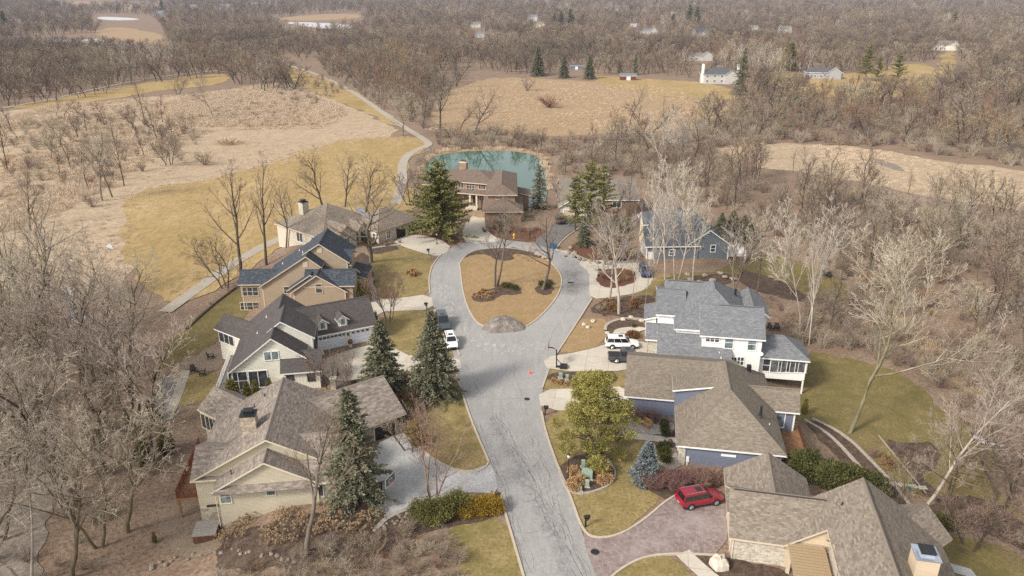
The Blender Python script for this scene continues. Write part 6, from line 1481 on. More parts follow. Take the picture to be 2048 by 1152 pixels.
tree_kind('wood3','bark_grey','twig_wood', seed=63, H_=16, clear=.32, ang=(28,54), kids=(12,7,6,6), ratio=(.52,.5,.46,.42), r0=.22, wob=.14, up=.24, tw=.011)
for i, (wm, tm) in enumerate((('bark_dark','twig_brown'),('bark_dark','twig_dark'),('bark_grey','twig_grey'),('bark_dark','twig_brown'),('bark_dark','twig_rust'),('bark_pale','twig_pale'))):
    joined('mid%d' % i, wm, tm, seed=70+i, H_=15, clear=.25, ang=(26,52), kids=(11,6,5,3), ratio=(.45,.5,.5,.5), r0=.22, wob=.12, up=.25, tw=.024, sides=(5,4,3,3,3), stems=1 + (i == 3))
for i, (wm, tm) in enumerate((('bark_dark','twig_brown'),('bark_dark','twig_grey'),('bark_dark','twig_dark'),('bark_grey','twig_rust'),('bark_pale','twig_pale'))):
    joined('far%d' % i, wm, tm, seed=90+i, H_=15, clear=.26, ang=(26,56), kids=(12,6,7), ratio=(.5,.52,.5), r0=.3, wob=.13, up=.25, tw=.034, sides=(4,3,3,3,3))
conifer_kind('spruce','needle_spruce', seed=1, H_=12, rb=3.75, whorl=.30, per=12, spray=.40, droop=-.15, pw=.9, irr=.2, dens=4, gap=.08)
conifer_kind('spruce2','needle_spruce', seed=2, H_=14, rb=3.7, whorl=.36, per=11, spray=.44, droop=-.3, pw=.8, irr=.34, dens=4, gap=.16)
conifer_kind('blue','needle_blue', seed=3, H_=5, rb=1.75, whorl=.2, per=10, spray=.3, droop=.05, pw=.9, irr=.12, dens=4, base=.03, trunk_r=.1)
conifer_kind('pine','needle_pine', seed=4, H_=14, rb=5.4, whorl=.62, per=10, spray=.55, droop=.02, pw=.6, irr=.32, dens=5, base=.10, gap=.15)
conifer_kind('pine2','needle_pine', seed=5, H_=13, rb=3.5, whorl=.8, per=8, spray=.5, droop=.05, pw=.6, irr=.4, dens=5, base=.18, gap=.38)
conifer_kind('slim','needle_spruce', seed=6, H_=11, rb=2.0, whorl=.45, per=8, spray=.42, droop=-.3, pw=.75, irr=.3, dens=3, gap=.1)
conifer_kind('far_conifer','needle_far', seed=7, H_=12, rb=3.2, whorl=.7, per=7, spray=.9, droop=-.1, pw=.8, irr=.25, dens=3)
def leafy(key, mat, seed, blobs, n, size, hgt): MESH[key] = (gen_clump(seed, blobs, n, size).mesh('foliage', MAT[mat]), hgt)
leafy('column','needle_arbor', 11, [(0,0,.6,.5,.7),(0,0,1.4,.47,.8),(0,0,2.2,.34,.7),(.05,0,2.7,.2,.5)], 2600, .17, 3.1)
leafy('tan_mound','grass_puff',19,[(0,0,.34,.55,.42),(.12,.1,.42,.4,.36)],1500,.2,.85)
rn = random.Random(9)
leafy('yew','needle_yew', 12, [(rn.uniform(-1.8,1.8), rn.uniform(-1.5,1.5), rn.uniform(.6,1.9), rn.uniform(.8,1.3), rn.uniform(.7,1.2)) for _ in range(11)], 17000, .22, 3.0)
leafy('hedge_green','hedge_leaf', 13, [(-2.0+.45*i, rn.uniform(-.5,.5), rn.uniform(.8,1.5), rn.uniform(.7,1.0), rn.uniform(.8,1.2)) for i in range(10)], 17000, .16, 2.6)
leafy('hedge_gold','leaf_gold', 14, [(-1.3+.38*i, rn.uniform(-.3,.3), rn.uniform(.6,1.0), rn.uniform(.55,.8), rn.uniform(.7,.95)) for i in range(8)], 13000, .13, 1.9)
leafy('boxwood','leaf_box', 15, [(0,0,.4,.45,.42)], 900, .12, .85)
leafy('gold_bush','leaf_gold', 16, [(0,0,.6,.6,.6),(.3,.2,.9,.4,.4)], 1100, .18, 1.3)
leafy('dead_bush','leaf_dead', 17, [(0,0,.35,.6,.4),(.3,.1,.3,.4,.35)], 900, .16, .8)
# lime coloured broad pine: leaf clumps spread through an uneven crown
lb = []
rn = random.Random(21)
for i in range(120):
    a = rn.uniform(0,6.28); zz = rn.uniform(.8,6.9); k = 2.7*max(.08,1-((zz-2.6)/4.5)**2)**.75*rn.uniform(.3,1.06); r_ = rn.uniform(.32,.62); lb.append((k*math.cos(a), k*math.sin(a), zz, r_, r_*.62))
w_, t_ = gen_tree(seed=77, H_=6.6, clear=.15, ang=(45,75), kids=(14,5,3), ratio=(.5,.5,.5), r0=.16, wob=.15, up=.12, tw=.015)
MESH['lime'] = (w_.mesh('trunk', MAT['bark_dark']), gen_clump(18, lb, 36000, .145).mesh('crown', MAT['needle_lime']), 7.2)
bare_shrub('brush_brown','twig_brown',1,2.6,24,.7,8,.02); bare_shrub('brush_grey','twig_grey',2,3.0,22,.65,8,.02); bare_shrub('brush_rust','twig_rust',3,2.2,24,.8,8,.02); bare_shrub('brush_tan','twig_tan',4,2.4,22,.75,8,.02)
bare_shrub('shrub_red','twig_red',5,1.9,40,.6,12,.011); bare_shrub('shrub_brown','twig_brown',6,1.4,36,.8,10,.011); bare_shrub('shrub_tan','twig_tan',7,1.6,34,.7,10,.011)
grass_clump('reed','reed_blade',1,150,2.0,1.9,.075,.2); grass_clump('reed_gold','grass_tan',2,150,1.7,1.9,.075,.25); grass_clump('fountain','grass_tan',3,260,.95,.55,.035,1.0); grass_clump('tall_grass','grass_tan',4,200,1.7,.5,.035,.5)

def place(key, u, v, vtop=None, label='', hgt=None, rz=None, **kw):
    p = W(u, v, -.05); rn = random.Random(int(u*31 + v*17))
    return put_tree(key, p, hgt or height_to(p, vtop), rn.uniform(0,6.28) if rz is None else rz, label, **kw)
# --- trees one can point at
place('fork',915+77,574,392,'forked grey tree on the kidney bed of the island', rz=.3)
place('tall2',1085,580,392,'upright grey tree on the right round bed of the island', sx=.95)
place('oak1',742,525,322,'big grey spreading tree on the lawn before the taupe house', sx=.85)
place('tall1',481,545,318,'tall dark tree left of the navy roofed house', sx=1.15)
place('tall1',533,530,300,'tall dark tree just behind the navy roofed house', sx=.9)
place('tall2',572,495,350,'slim dark tree left of the taupe house windows', sx=.7); place('tall1',592,482,362,'slim dark tree touching the taupe house corner', sx=.7)
place('small',452,575,455,'small dark tree on the edge of the grey path', sx=1.0)
place('straight',612,1106,800,'smooth grey trunk tree in front of the cream house gable', sx=1.05)
place('pale1',1218,602,400,'pale barked tree on the left of the bed before the white house', sx=1.0); place('pale1',1238,628,385,'pale barked tree on the right of the bed before the white house', sx=1.05)
place('pale1',1330,560,352,'slim pale tree left in front of the blue grey house', sx=.8); place('pale2',1352,562,315,'tallest pale forked tree in front of the blue grey house', sx=.9); place('pale1',1386,566,375,'slim pale tree right in front of the blue grey house', sx=.7); place('pale2',1312,528,315,'pale tree at the garage corner of the blue grey house', sx=.7); place('pale1',1290,612,470,'thin pale sapling by the loop driveway', sx=.5); place('pale1',1265,600,470,'thin pale sapling left of the blue car', sx=.5)
place('pale2',1325,338,215,'huge whitish tree crown behind the blue grey house', sx=1.1); place('pale2',1362,330,222,'second whitish tree behind the blue grey house', sx=.9)
place('lean',1603,675,392,'tall leaning sycamore with twin pale trunks behind the white house', rz=0); place('pale1',1618,690,450,'thin leaning pale tree beside the tall sycamore', sx=.4, rz=.5)
place('pale3',1697,866,430,'great mossy trunked spreading tree on the back lawn', rz=0)
place('lean2',1850,1010,715,'leaning pale forked tree at the end of the back path', rz=0); place('wood2',1892,1004,770,'mossy tree just behind the leaning pale tree', sx=.9)
place('small',1942,1095,960,'small bare tree on the lower right lawn', sx=1.2); place('small',2010,1010,850,'small bare tree at the right edge by the dark bed', sx=1.3); place('small',1800,1012,905,'young pale forked tree in its round mulch ring', sx=.6); place('wood3',2035,1080,800,'grey tree at the lower right picture edge', sx=.9); place('wood3',1995,930,690,'grey tree beside the icy creek', sx=.9)
place('tall2',1475,615,420,'tan trunked tree left in the bed behind the white house', sx=.7); place('wood3',1462,610,400,'grey tree right of the blue grey house corner', sx=.8); place('tall2',1583,590,440,'dark tree on the olive lawn', sx=.7); place('wood3',1510,600,430,'slender tan tree in the dark planting bed', sx=.8)
place('birch',868,1000,800,'reddish multi stem tree behind the green hedge', sx=1.0); place('vase',778,640,535,'vase shaped pinkish tree between the two left driveways', sx=1.3); place('small',655,775,695,'small multi stem tree by the white garage doors', sx=1.1); place('small',820,900,800,'small reddish tree on the lawn beside the salted driveway', sx=1.2)
place('vase',700,790,700,'thin pinkish tree hidden between the two blue spruces', sx=.7)
place('small',820,412,330,'round brown tree beside the pond house', sx=1.0); place('oak2',650,425,290,'brown tree on the golden field above the taupe house', sx=.9); place('oak2',730,432,305,'dense brown tree above the taupe house garage', sx=.9); place('oak2',690,415,300,'brown tree between two others above the taupe house', sx=.8)
place('oak2',880,262,135,'big dark twin limbed tree beyond the pond', sx=.9); place('oak1',948,270,158,'old yellowish crooked tree beyond the pond', sx=.85); place('tall2',1258,252,160,'upright grey tree in the reeds right of the pond', sx=.9); place('tall1',1325,238,180,'thin dark tree in the pink reeds', sx=.6); place('wood2',806,272,178,'rust coloured tree beside the winding path', sx=1.0); place('oak2',845,255,165,'dark tangled tree left of the pond trees', sx=.8)
place('pale3',428,238,135,'pale silver tree on the left marsh', sx=.7); place('oak2',60,460,330,'dark forked tree at the left on the pale marsh', sx=.7); place('wood3',205,402,235,'multi stem grey tree left of the golden field', sx=.8); place('tall1',248,372,225,'straight dark tree left of the golden field', sx=.6); place('wood3',225,395,260,'grey tangle tree by the corner of the golden field', sx=.9); place('small',340,330,265,'low dark multi stem tree in the marsh', sx=1.2); place('tall1',288,238,150,'dark leaning tree pair on the left marsh', sx=.8); place('oak2',315,280,190,'bare dark tree in the middle of the left marsh', sx=.6); place('wood3',140,330,215,'grey tree in the left marsh thicket', sx=.7); place('tall1',15,340,215,'dark tree at the left edge of the marsh', sx=.7); place('tall2',112,230,190,'low dark forked tree at the marsh top', sx=1.1); place('small',357,190,150,'low wide tree on the far golden strip', sx=1.4)
place('snag',60,1180,930,'broken white snag at the lower left', sx=1.0, cat='tree'); place('snag',172,400,310,'broken pale snag at the marsh edge', sx=.8)
# --- evergreens
ev = dict(name='evergreen_tree', cat='evergreen')
place('pine',880,478,325,'big green white pine left of the brick house', sx=1.05, **ev); place('pine2',905,470,365,'smaller white pine in front of the brick house', sx=1.0, **ev)
place('slim',1078,418,330,'slim spruce right of the brick house by the pond', sx=1.25, **ev); place('pine2',1178,470,322,'tall yellow green pine before the hidden house', sx=.95, **ev); place('pine2',1205,440,330,'tall dark pine right of the hidden house chimney', sx=.95, **ev); place('pine2',1150,462,352,'shorter green pine left of the tall yellow green one', sx=1.0, **ev); place('tall2',1142,448,340,'bare tree before the hidden house, left of the pines', sx=.9); place('wood3',1232,452,345,'bare tree before the hidden house, right of the pines', sx=.9); place('tall1',1258,440,330,'dark bare tree at the right end of the hidden house', sx=.9); place('wood3',1120,430,345,'bare tree by the maroon pickup', sx=.8); place('spruce',1168,492,430,'dark green spruce at the road bend', sx=.9, **ev); place('pine2',1210,530,440,'lime tinted pine beside the loop driveway', sx=1.0, **ev); place('pine2',1245,520,430,'low lime tinted pine behind the loop bed', sx=1.2, **ev)
place('spruce',768,790,640,'blue green spruce left of the pair at the kerb', sx=1.0, **ev); place('spruce',868,795,622,'tallest blue green spruce of the pair at the kerb', sx=.95, **ev); place('spruce2',712,1004,778,'tall ragged spruce beside the cream house', sx=1.05, **ev)
place('blue',1292,962,886,'small silver blue spruce on the right front lawn', sx=1.05, **ev); place('lime',1186,912,742,'broad lime yellow pine on the right front lawn', sx=1.05, **ev)
for u, v, vt, k, lb in ((1075,152,95,'spruce','dark spruce left of the blue shed, largest of its row'),(1127,156,113,'spruce','dark spruce just left of the blue shed'),(1178,158,112,'spruce','dark spruce just right of the blue shed'),(1032,144,115,'pine2','pale green spruce at the left end of the spruce row'),(1238,148,120,'slim','thin pale spruce behind the red barn'),(1270,150,105,'slim','thin yellow green spruce right of the red barn'),(1576,142,85,'pine','large dark pine left of the far grey house'),(1752,172,115,'pine2','ragged pine right of the far grey house'),(1790,178,105,'pine2','taller ragged pine right of the far grey house'),(1730,160,88,'pine2','pine behind the two ragged pines'),(1905,60,22,'pine2','pale green pine far at the upper right'),(1480,190,95,'slim','yellow spruce beside the big white far house')):
    place(k, u, v, vt, lb, **ev)
for i, (u, v, vt) in enumerate(((1108,58,28),(1122,56,22),(1140,57,18),(1165,52,28),(1345,62,28),(1378,48,10),(1392,50,14),(325,25,0),(1425,64,50),(12,60,22),(1590,55,38),(1612,56,36),(1625,56,38),(1262,32,10),(1520,55,48))):
    place('far_conifer', u, v, max(vt,-6), 'dark conifer among the far bare woods', group='far dark conifers', **ev)
for i, (u, v, vt) in enumerate(((1440,475,425),(1462,478,420),(1485,482,430),(1500,470,432))):
    place('spruce', u, v, vt, 'dark juniper mass behind the blue grey house', group='dark junipers behind the blue grey house', sx=1.3, **ev)
# --- shrubs and bushes
NB = {}
def bush(key, u, v, hgt, label, group=None, cat='bush', name='bush', rz=None, sx=1.0, dz=.02):
    me, z0 = MESH[key]; p = W(u, v, dz); rn = random.Random(int(u*13 + v*7)); s = hgt / z0
    o = obj(name, me, None, label=label, cat=cat, group=group); o.location = p; o.scale = (s*sx, s*sx, s); o.rotation_euler = (0,0,rn.uniform(0,6.28) if rz is None else rz); return o
bush('yew',1615,945,3.2,'dark green yew mass between the blue and stone houses, left half'); bush('yew',1712,985,3.4,'dark green yew mass by the stone house, right half', sx=1.15); bush('yew',1660,965,3.0,'dark green yew mass in the middle behind the stone house')
bush('hedge_green',885,1036,2.9,'shaggy green hedge at the salted driveway', rz=.3, sx=1.05, cat='hedge', name='hedge'); bush('hedge_gold',962,1028,2.3,'golden yellow hedge beside the kerb mailbox', rz=.1, sx=1.05, cat='hedge', name='hedge')
for u, v, hh, lb in ((541,790,2.6,'green arborvitae column before the white house wall'),(468,815,4.2,'tall green conifer at the white deck corner'),(497,805,3.2,'brown tipped arborvitae left of the tall windows'),(515,806,3.3,'brown tipped arborvitae right of the tall windows'),(722,604,3.8,'left arborvitae of the pair by the tan house porch'),(735,604,4.0,'right arborvitae of the pair by the tan house porch'),(752,668,3.8,'arborvitae column beside the white garage'),(1608,828,2.4,'small arborvitae at the blue house deck corner'),(310,760,1.6,'small dark conifer on the dark gravel strip'),(308,840,3.2,'grey green conifer left of the stepping path'),(310,1085,1.3,'dark potted conifer on the round patio'),(335,905,3.5,'bushy grey green conifer below the red deck'),(290,930,4.0,'dark bushy conifer in the left wood edge'),(676,752,.9,'tiny cone bush on the concrete edge')):
    bush('column',u,v,hh,lb,cat='evergreen', sx=1.5 if v in (815,840,905,930) else 1.05)
for i, (u, v) in enumerate(((1328,852),(1329,862),(1331,872),(1320,900),(1330,897),(1322,912),(1332,909),(1326,922),(1334,925))): bush('boxwood',u,v,.95,'round boxwood along the blue house front','boxwoods along the blue house', sx=1.1)
for i, (u, v) in enumerate(((822,872),(832,892),(845,885),(828,862))): bush('gold_bush',u,v,1.5,'yellow bush beside the salted driveway','yellow bushes beside the salted driveway')
bush('gold_bush',1188,1040-90,1.0,'small yellow bush at the back of the round bed'); bush('boxwood',1886,1055,1.5,'round olive bush by the stone house corner', sx=1.3); bush('boxwood',1268,655,.6,'small bush at the white house walk')
for i, (u, v) in enumerate(((1146,946),(1150,952),(1158,968),(1150,980),(1162,962),(1200,952),(1212,948),(1216,962),(1205,966),(1192,948),(1145,972))): bush('tan_mound',u,v,.85,'clump of tan ornamental grass in the round bed','tan grass clumps in the round bed',cat='ornamental grass',name='ornamental_grass')
for i, (u, v) in enumerate(((818,548),(826,545),(832,550),(824,553))): bush('tan_mound',u,v,.8,'pale grass clump on the lawn before the tan house','pale grass clumps on the tan house lawn',cat='ornamental grass',name='ornamental_grass')
for i, (u, v) in enumerate(((960,588),(968,595),(975,590),(955,596),(985,588),(978,597),(966,583),(950,592))): bush('tan_mound',u,v,.6,'low tan plant in the kidney bed of the island','low tan plants in the island bed',cat='ornamental grass',name='ornamental_grass')
for i, (u, v) in enumerate(((1010,575),(1020,577),(1030,580),(1084,572),(1092,575),(1098,570))): bush('boxwood',u,v,1.0,'dark low evergreen beside an island tree','dark low evergreens beside the island trees', sx=1.3)
for i, (u, v) in enumerate(((1108,765),(1118,768),(1150,764),(1160,766),(1172,762),(1135,770))): bush('tan_mound',u,v,.6,'tan grass clump in the bed between the right driveways','tan grass clumps between the right driveways',cat='ornamental grass',name='ornamental_grass')
for i, (u, v) in enumerate(((812,775),(816,790),(822,800),(814,762))): bush('tall_grass',u,v,2.0,'tall tan grass between the two kerb spruces','tall tan grasses between the spruces',cat='ornamental grass',name='ornamental_grass')
for i in range(14):
    s = i / 13; rn = random.Random(400+i); bush('shrub_red', 1300 + 140*s + rn.uniform(-6,6), 985 - 18*s + rn.uniform(-14,10), 2.0, 'bare reddish shrub by the red car', 'bare reddish shrubs by the red car', cat='shrub', name='shrub')
for i, (u, v) in enumerate(((1268,842),(1282,845),(1296,842),(1310,848),(1258,835))): bush('shrub_red',u,v,1.9,'bare reddish shrub against the blue garage wall','bare shrubs against the blue garage wall',cat='shrub',name='shrub', sx=.7)
sh = [(1215,560),(1228,555),(1242,552),(1250,562),(1232,566),(1205,556),(1262,550)]
for u, v in sh: bush('brush_rust',u,v,1.6,'bare rusty shrub in the loop driveway bed','rusty shrubs in the loop bed',cat='shrub',name='shrub')
for i in range(16):
    rn = random.Random(500+i); bush(rn.choice(['shrub_brown','shrub_tan','dead_bush']), 1185+rn.uniform(0,110), 600+rn.uniform(0,32), rn.uniform(.8,1.4), 'low bare shrub in the leafy bed before the white house', 'low shrubs before the white house', cat='shrub', name='shrub')
for i in range(12):
    rn = random.Random(540+i); bush(rn.choice(['shrub_brown','shrub_red','dead_bush','boxwood']), 735+rn.uniform(0,80), 478+rn.uniform(0,16), rn.uniform(.7,1.3), 'low shrub in the bed before the taupe house', 'shrubs before the taupe house', cat='shrub', name='shrub')
for i in range(12):
    rn = random.Random(560+i); bush(rn.choice(['shrub_brown','shrub_red','shrub_tan']), 965+rn.uniform(0,130), 452+rn.uniform(0,16), rn.uniform(.9,1.8), 'bare shrub in the red mulch before the brick house', 'bare shrubs before the brick house', cat='shrub', name='shrub')
for i in range(6):
    rn = random.Random(580+i); bush('dead_bush', 1245+rn.uniform(0,35), 672+rn.uniform(0,12), 1.0, 'rust brown shrub beside the white house walk', 'rust brown shrubs beside the white house walk', cat='shrub', name='shrub')
for i in range(9):
    rn = random.Random(590+i); bush(rn.choice(['shrub_brown','boxwood','shrub_tan']), 690+rn.uniform(0,125), 775+rn.uniform(-10,40), rn.uniform(.8,1.4), 'shrub in the shaded bed at the cream house garage', 'shrubs by the cream house garage', cat='shrub', name='shrub')
bush('shrub_red',1745,915,1.6,'small bare red bush on the back lawn',cat='shrub',name='shrub'); bush('dead_bush',1778,935,1.3,'round rust brown bush on the back lawn',cat='shrub',name='shrub'); bush('brush_rust',1855,608,2.4,'dark red bare bush by the creek',cat='shrub',name='shrub',sx=2.0)
bush('tall_grass',455,288,2.4,'wide tuft of tall tan grass at the marsh edge',cat='ornamental grass',name='ornamental_grass',sx=4.0); bush('brush_brown',410,330,4.0,'large round bare bush below the grass tuft',cat='shrub',name='shrub',sx=1.6); bush('brush_grey',1055,182,9,'large multi stem bush in the reeds beyond the pond',cat='shrub',name='shrub',sx=.9); bush('brush_rust',1100,215,6,'wide rust coloured bush in the reeds',cat='shrub',name='shrub',sx=1.8)
# hydrangeas with dry flower heads
for k in range(3):
    rn = random.Random(600+k); st = MB(); L = Leaf(610+k)
    for i in range(15):
        a = rn.uniform(0,6.28); r_ = .85*math.sqrt(rn.random()); top = Vector((r_*math.cos(a), r_*math.sin(a), rn.uniform(.4,1.2)*(1-.3*r_)))
        tube3(st, [Vector((top.x*.2, top.y*.2, -.05)), top], [.014,.01], 3)
        for j in range(26): d = rdir(L.r); L.quad(top + d*.03, d, rdir(L.r), .10, .08, L.r.random()*.7 + .3*(i % 3)/2)
    MESH['hyd%d' % k] = (st.mesh('stems', MAT['twig_brown']), L.mesh('flower_heads', MAT['flower_dry']))
def hyd(u, v, s, seed):
    r = empty('hydrangea', W(u, v, .02), seed*1.7, 'hydrangea with dry tan flower heads below the cream house', 'hydrangea', 'dry hydrangeas below the cream house'); r.scale = (s,s,s)
    a, b = MESH['hyd%d' % (seed % 3)]; tag(obj('stems', a, r)); tag(obj('flower_head', b, r), kind='stuff')
for i in range(62):
    rn = random.Random(640+i); s = rn.random(); u = 435 + 330*s; v = 1068 - 40*s + rn.uniform(-26, 40) - (8 if s > .6 else 0)
    hyd(u, v, rn.uniform(.65,1.0), i)

# ---------------------------------------------------------------- woods
def inside(p, poly):
    c = False; n = len(poly); j = n - 1
    for i in range(n):
        if (poly[i][1] > p[1]) != (poly[j][1] > p[1]) and p[0] < (poly[j][0]-poly[i][0])*(p[1]-poly[i][1])/(poly[j][1]-poly[i][1]) + poly[i][0]: c = not c
        j = i
    return c
def fill(px, area_each, seed, jitter=True, clear=()):
    """points spread over a stretch of ground outlined in the photograph, about one per area_each square metres"""
    w = [tuple(W(u, v)[:2]) for u, v in px]; xs, ys = [p[0] for p in w], [p[1] for p in w]; rn = random.Random(seed); out = []
    st = math.sqrt(area_each); y = min(ys)
    while y < max(ys):
        x = min(xs)
        while x < max(xs):
            p = (x + rn.uniform(-.5,.5)*st, y + rn.uniform(-.5,.5)*st)
            if inside(p, w) and not any(inside(p, c) for c in clear): out.append(p)
            x += st
        y += st
    return out
S_LEFT = [(-60,640),(60,600),(150,640),(215,700),(300,745),(300,830),(285,900),(330,960),(372,985),(300,1030),(290,1085),(200,1150),(150,1300),(-200,1300),(-320,1000),(-260,760)]
S_POND = [(1112,340),(1130,302),(1250,268),(1420,300),(1500,332),(1545,390),(1470,425),(1400,410),(1300,392),(1280,352),(1180,352)]
S_RIGHT = [(1490,440),(1560,385),(1720,385),(2048,450),(2330,540),(2330,860),(2060,830),(1960,730),(1850,660),(1760,600),(1640,540),(1560,480)]
S_CREEK = [(1610,560),(1660,590),(1760,690),(1850,770),(1800,735),(1700,705),(1590,690),(1540,640),(1600,620)]
S_BAND = [(1330,265),(1480,230),(1700,224),(2048,222),(2330,240),(2330,345),(2048,332),(1800,288),(1600,278),(1480,288),(1400,292)]
S_BACK = [(1380,230),(1480,205),(1640,200),(1760,208),(1860,190),(2060,175),(2300,190),(2300,240),(2048,222),(1700,224),(1480,230),(1400,255)]
S_PATH = [(640,140),(700,175),(760,215),(812,240),(850,262),(868,225),(860,190),(900,170),(860,130),(780,110)]
S_WEST = [(-150,215),(-150,110),(60,112),(200,108),(330,125),(440,132),(300,158),(180,172),(60,200)]
S_MARSH = [(0,250),(120,235),(330,225),(420,260),(400,320),(240,365),(180,420),(120,380),(0,400)]
stands = [
 (S_LEFT, 37, ['wood1','wood2','wood3','wood1'], (14,21), 'bare mossy tree in the wood at the left of the cream house', 'trees of the left wood', True),
 (S_RIGHT, 36, ['wood2','wood1','mid0','mid3','mid1'], (6.5,15), 'bare tree in the tangled wood right of the white house', 'trees of the right wood', False),
 (S_CREEK, 70, ['wood3','mid0','mid2'], (7,11), 'bare tree in the creek thicket behind the white house', 'trees of the creek thicket', False),
 ([(868,290),(900,278),(985,284),(1060,290),(1110,302),(1090,312),(985,297),(900,299)], 45, ['mid0','mid2','mid1'], (6,10), 'bare tree on the far bank of the pond', 'trees on the far bank of the pond', False),
 (S_POND, 62, ['mid0','mid1','mid2','mid3','mid4'], (7,16), 'bare tree in the wood right of the pond', 'trees right of the pond', False),
 (S_BAND, 64, ['mid0','mid1','mid2','mid3','mid1'], (8,17), 'bare dark tree in the band beyond the right marsh', 'trees beyond the right marsh', False),
 (S_PATH, 75, ['mid0','mid1','mid2','mid5'], (11,17), 'bare tree in the wood along the winding path', 'trees along the winding path', False),
 ([(1545,345),(1600,318),(1850,352),(1960,392),(1900,402),(1700,372)], 120, ['mid2','mid0'], (5,9), 'thin dead dark tree standing in the right marsh', 'dead trees of the right marsh', False),
 (S_MARSH, 260, ['mid2','mid0'], (6,11), 'thin bare tree standing in the left marsh', 'thin trees of the left marsh', False),
]
cand = []
for px, each, keys, (h0, h1), lb, gr, near in stands:
    rn = random.Random(len(lb))
    for (x, y) in fill(px, each, len(lb)*7):
        if not near and NZ.noise(Vector((x/15, y/22, 41))) < -.16: continue
        cand.append((y if y > 0 else 1, x, rn.choice(keys), rn.uniform(h0, h1), lb, gr, rn.uniform(0, 6.28), rn.uniform(.85,1.2)))
cand.sort(key=lambda c: c[0])
N_SINGLE = 225
rest = []
for i, (y, x, k, hh, lb, gr, rz, sx) in enumerate(cand):
    if i >= N_SINGLE: rest.append((x, y, hh, rz)); continue
    p = Vector((x, y, h(x, y) - .05))
    if len(MESH[k]) == 3: put_tree(k, p, hh, rz, lb, gr, sx=sx)
    else:
        me, z0 = MESH[k]; o = obj('bare_tree', me, None, label=lb, cat='tree', group=gr); o.location = p; s = hh / z0; o.scale = (s*sx, s*sx, s); o.rotation_euler = (0,0,rz)

def scatter(name, pts, keys, label, cat=None):
    """pts: (x, y, z, scale, rotation, index) -> one object that sets copies of a few meshes over the ground"""
    col = bpy.data.collections.new(name + '_sources')
    for i, k in enumerate(keys):
        o = bpy.data.objects.new('%s_%02d' % (name, i), MESH[k][0] if not isinstance(k, tuple) else k[0]); col.objects.link(o)
    me = bpy.data.meshes.new(name); me.from_pydata([p[:3] for p in pts], [], [])
    for an, ix in (('scl', 3), ('rot', 4)):
        a = me.attributes.new(an, 'FLOAT', 'POINT'); a.data.foreach_set('value', [p[ix] for p in pts])
    a = me.attributes.new('idx', 'INT', 'POINT'); a.data.foreach_set('value', [int(p[5]) for p in pts])
    o = obj(name, me, None, label=label, kind='stuff', cat=cat)
    ng = bpy.data.node_groups.new(name, 'GeometryNodeTree'); ng.interface.new_socket('Geometry', in_out='INPUT', socket_type='NodeSocketGeometry'); ng.interface.new_socket('Geometry', in_out='OUTPUT', socket_type='NodeSocketGeometry')
    gi, go = ng.nodes.new('NodeGroupInput'), ng.nodes.new('NodeGroupOutput')
    ci = ng.nodes.new('GeometryNodeCollectionInfo'); ci.inputs['Collection'].default_value = col; ci.inputs['Separate Children'].default_value = True; ci.inputs['Reset Children'].default_value = True
    ip = ng.nodes.new('GeometryNodeInstanceOnPoints'); ip.inputs['Pick Instance'].default_value = True
    def at(n, t): q = ng.nodes.new('GeometryNodeInputNamedAttribute'); q.data_type = t; q.inputs['Name'].default_value = n; return q.outputs['Attribute']
    cx = ng.nodes.new('ShaderNodeCombineXYZ'); ng.links.new(at('rot','FLOAT'), cx.inputs[2])
    ng.links.new(gi.outputs[0], ip.inputs['Points']); ng.links.new(ci.outputs[0], ip.inputs['Instance']); ng.links.new(at('idx','INT'), ip.inputs['Instance Index'])
    ng.links.new(cx.outputs[0], ip.inputs['Rotation']); ng.links.new(at('scl','FLOAT'), ip.inputs['Scale']); ng.links.new(ip.outputs[0], go.inputs[0])
    md = o.modifiers.new('scatter', 'NODES'); md.node_group = ng; return o
# fields, ice and houses the far woods keep clear of
def wp(px): return [tuple(W(u, v)[:2]) for u, v in px]
CLEAR_PX = [
 [(-150,235),(100,205),(300,185),(430,146),(468,170),(545,190),(598,182),(566,128),(574,110),(640,140),(800,245),(870,262),(870,300),(760,300),(400,420),(200,600),(-150,640)],
 [(868,240),(880,195),(960,150),(1160,150),(1330,150),(1480,172),(1485,200),(1440,220),(1340,262),(1100,285),(1000,285)],
 [(1380,300),(1500,286),(1640,286),(1780,298),(1900,322),(2250,390),(2250,450),(2060,425),(1900,400),(1700,362),(1560,338),(1440,330)],
 [(1500,165),(1600,148),(1700,146),(1740,152),(1850,125),(1890,160),(1860,195),(1720,205),(1600,200)], [(1865,155),(1880,104),(1920,100),(1915,165)],
 [(60,72),(200,66),(345,90),(345,108),(200,100),(60,95)], [(180,28),(300,30),(330,60),(340,95),(240,100),(190,60)], [(540,36),(720,24),(740,62),(640,70),(550,58)], [(80,0),(180,-3),(330,12),(320,24),(150,20)],
 [(640,100),(640,135),(600,130)]]
CLEARW = [wp(c) for c in CLEAR_PX]
boxes = []
for o in list(COL.objects):
    if o.get('category') in ('house','barn','shed') and o.location.y > 350: boxes.append((o.location.x, o.location.y))
def clear_of_house(x, y, hh):
    for bx, by in boxes:
        if by - 240 < y < by + 14:
            k1, k2 = (.62, .95) if by < 560 else (.45, .75)
            u, v = proj((x, y, -2.7)); bu, bv = proj((bx, by, -2.7)); zc = y*CP
            wd = 22 * FPX / (by*CP) * k1
            top = v - hh * FPX / zc * k2
            if abs(u - bu) < wd and top < bv - 1.0 and v > bv - 2: return False
    return True
rn = random.Random(77)
pts = [(x, y, h(x, y)-.1, hh/15, rz, rn.randrange(4)) for (x, y, hh, rz) in rest]
y = 300.0
NEARW = [wp(s) for s in (S_POND, S_RIGHT, S_BAND, S_PATH)]
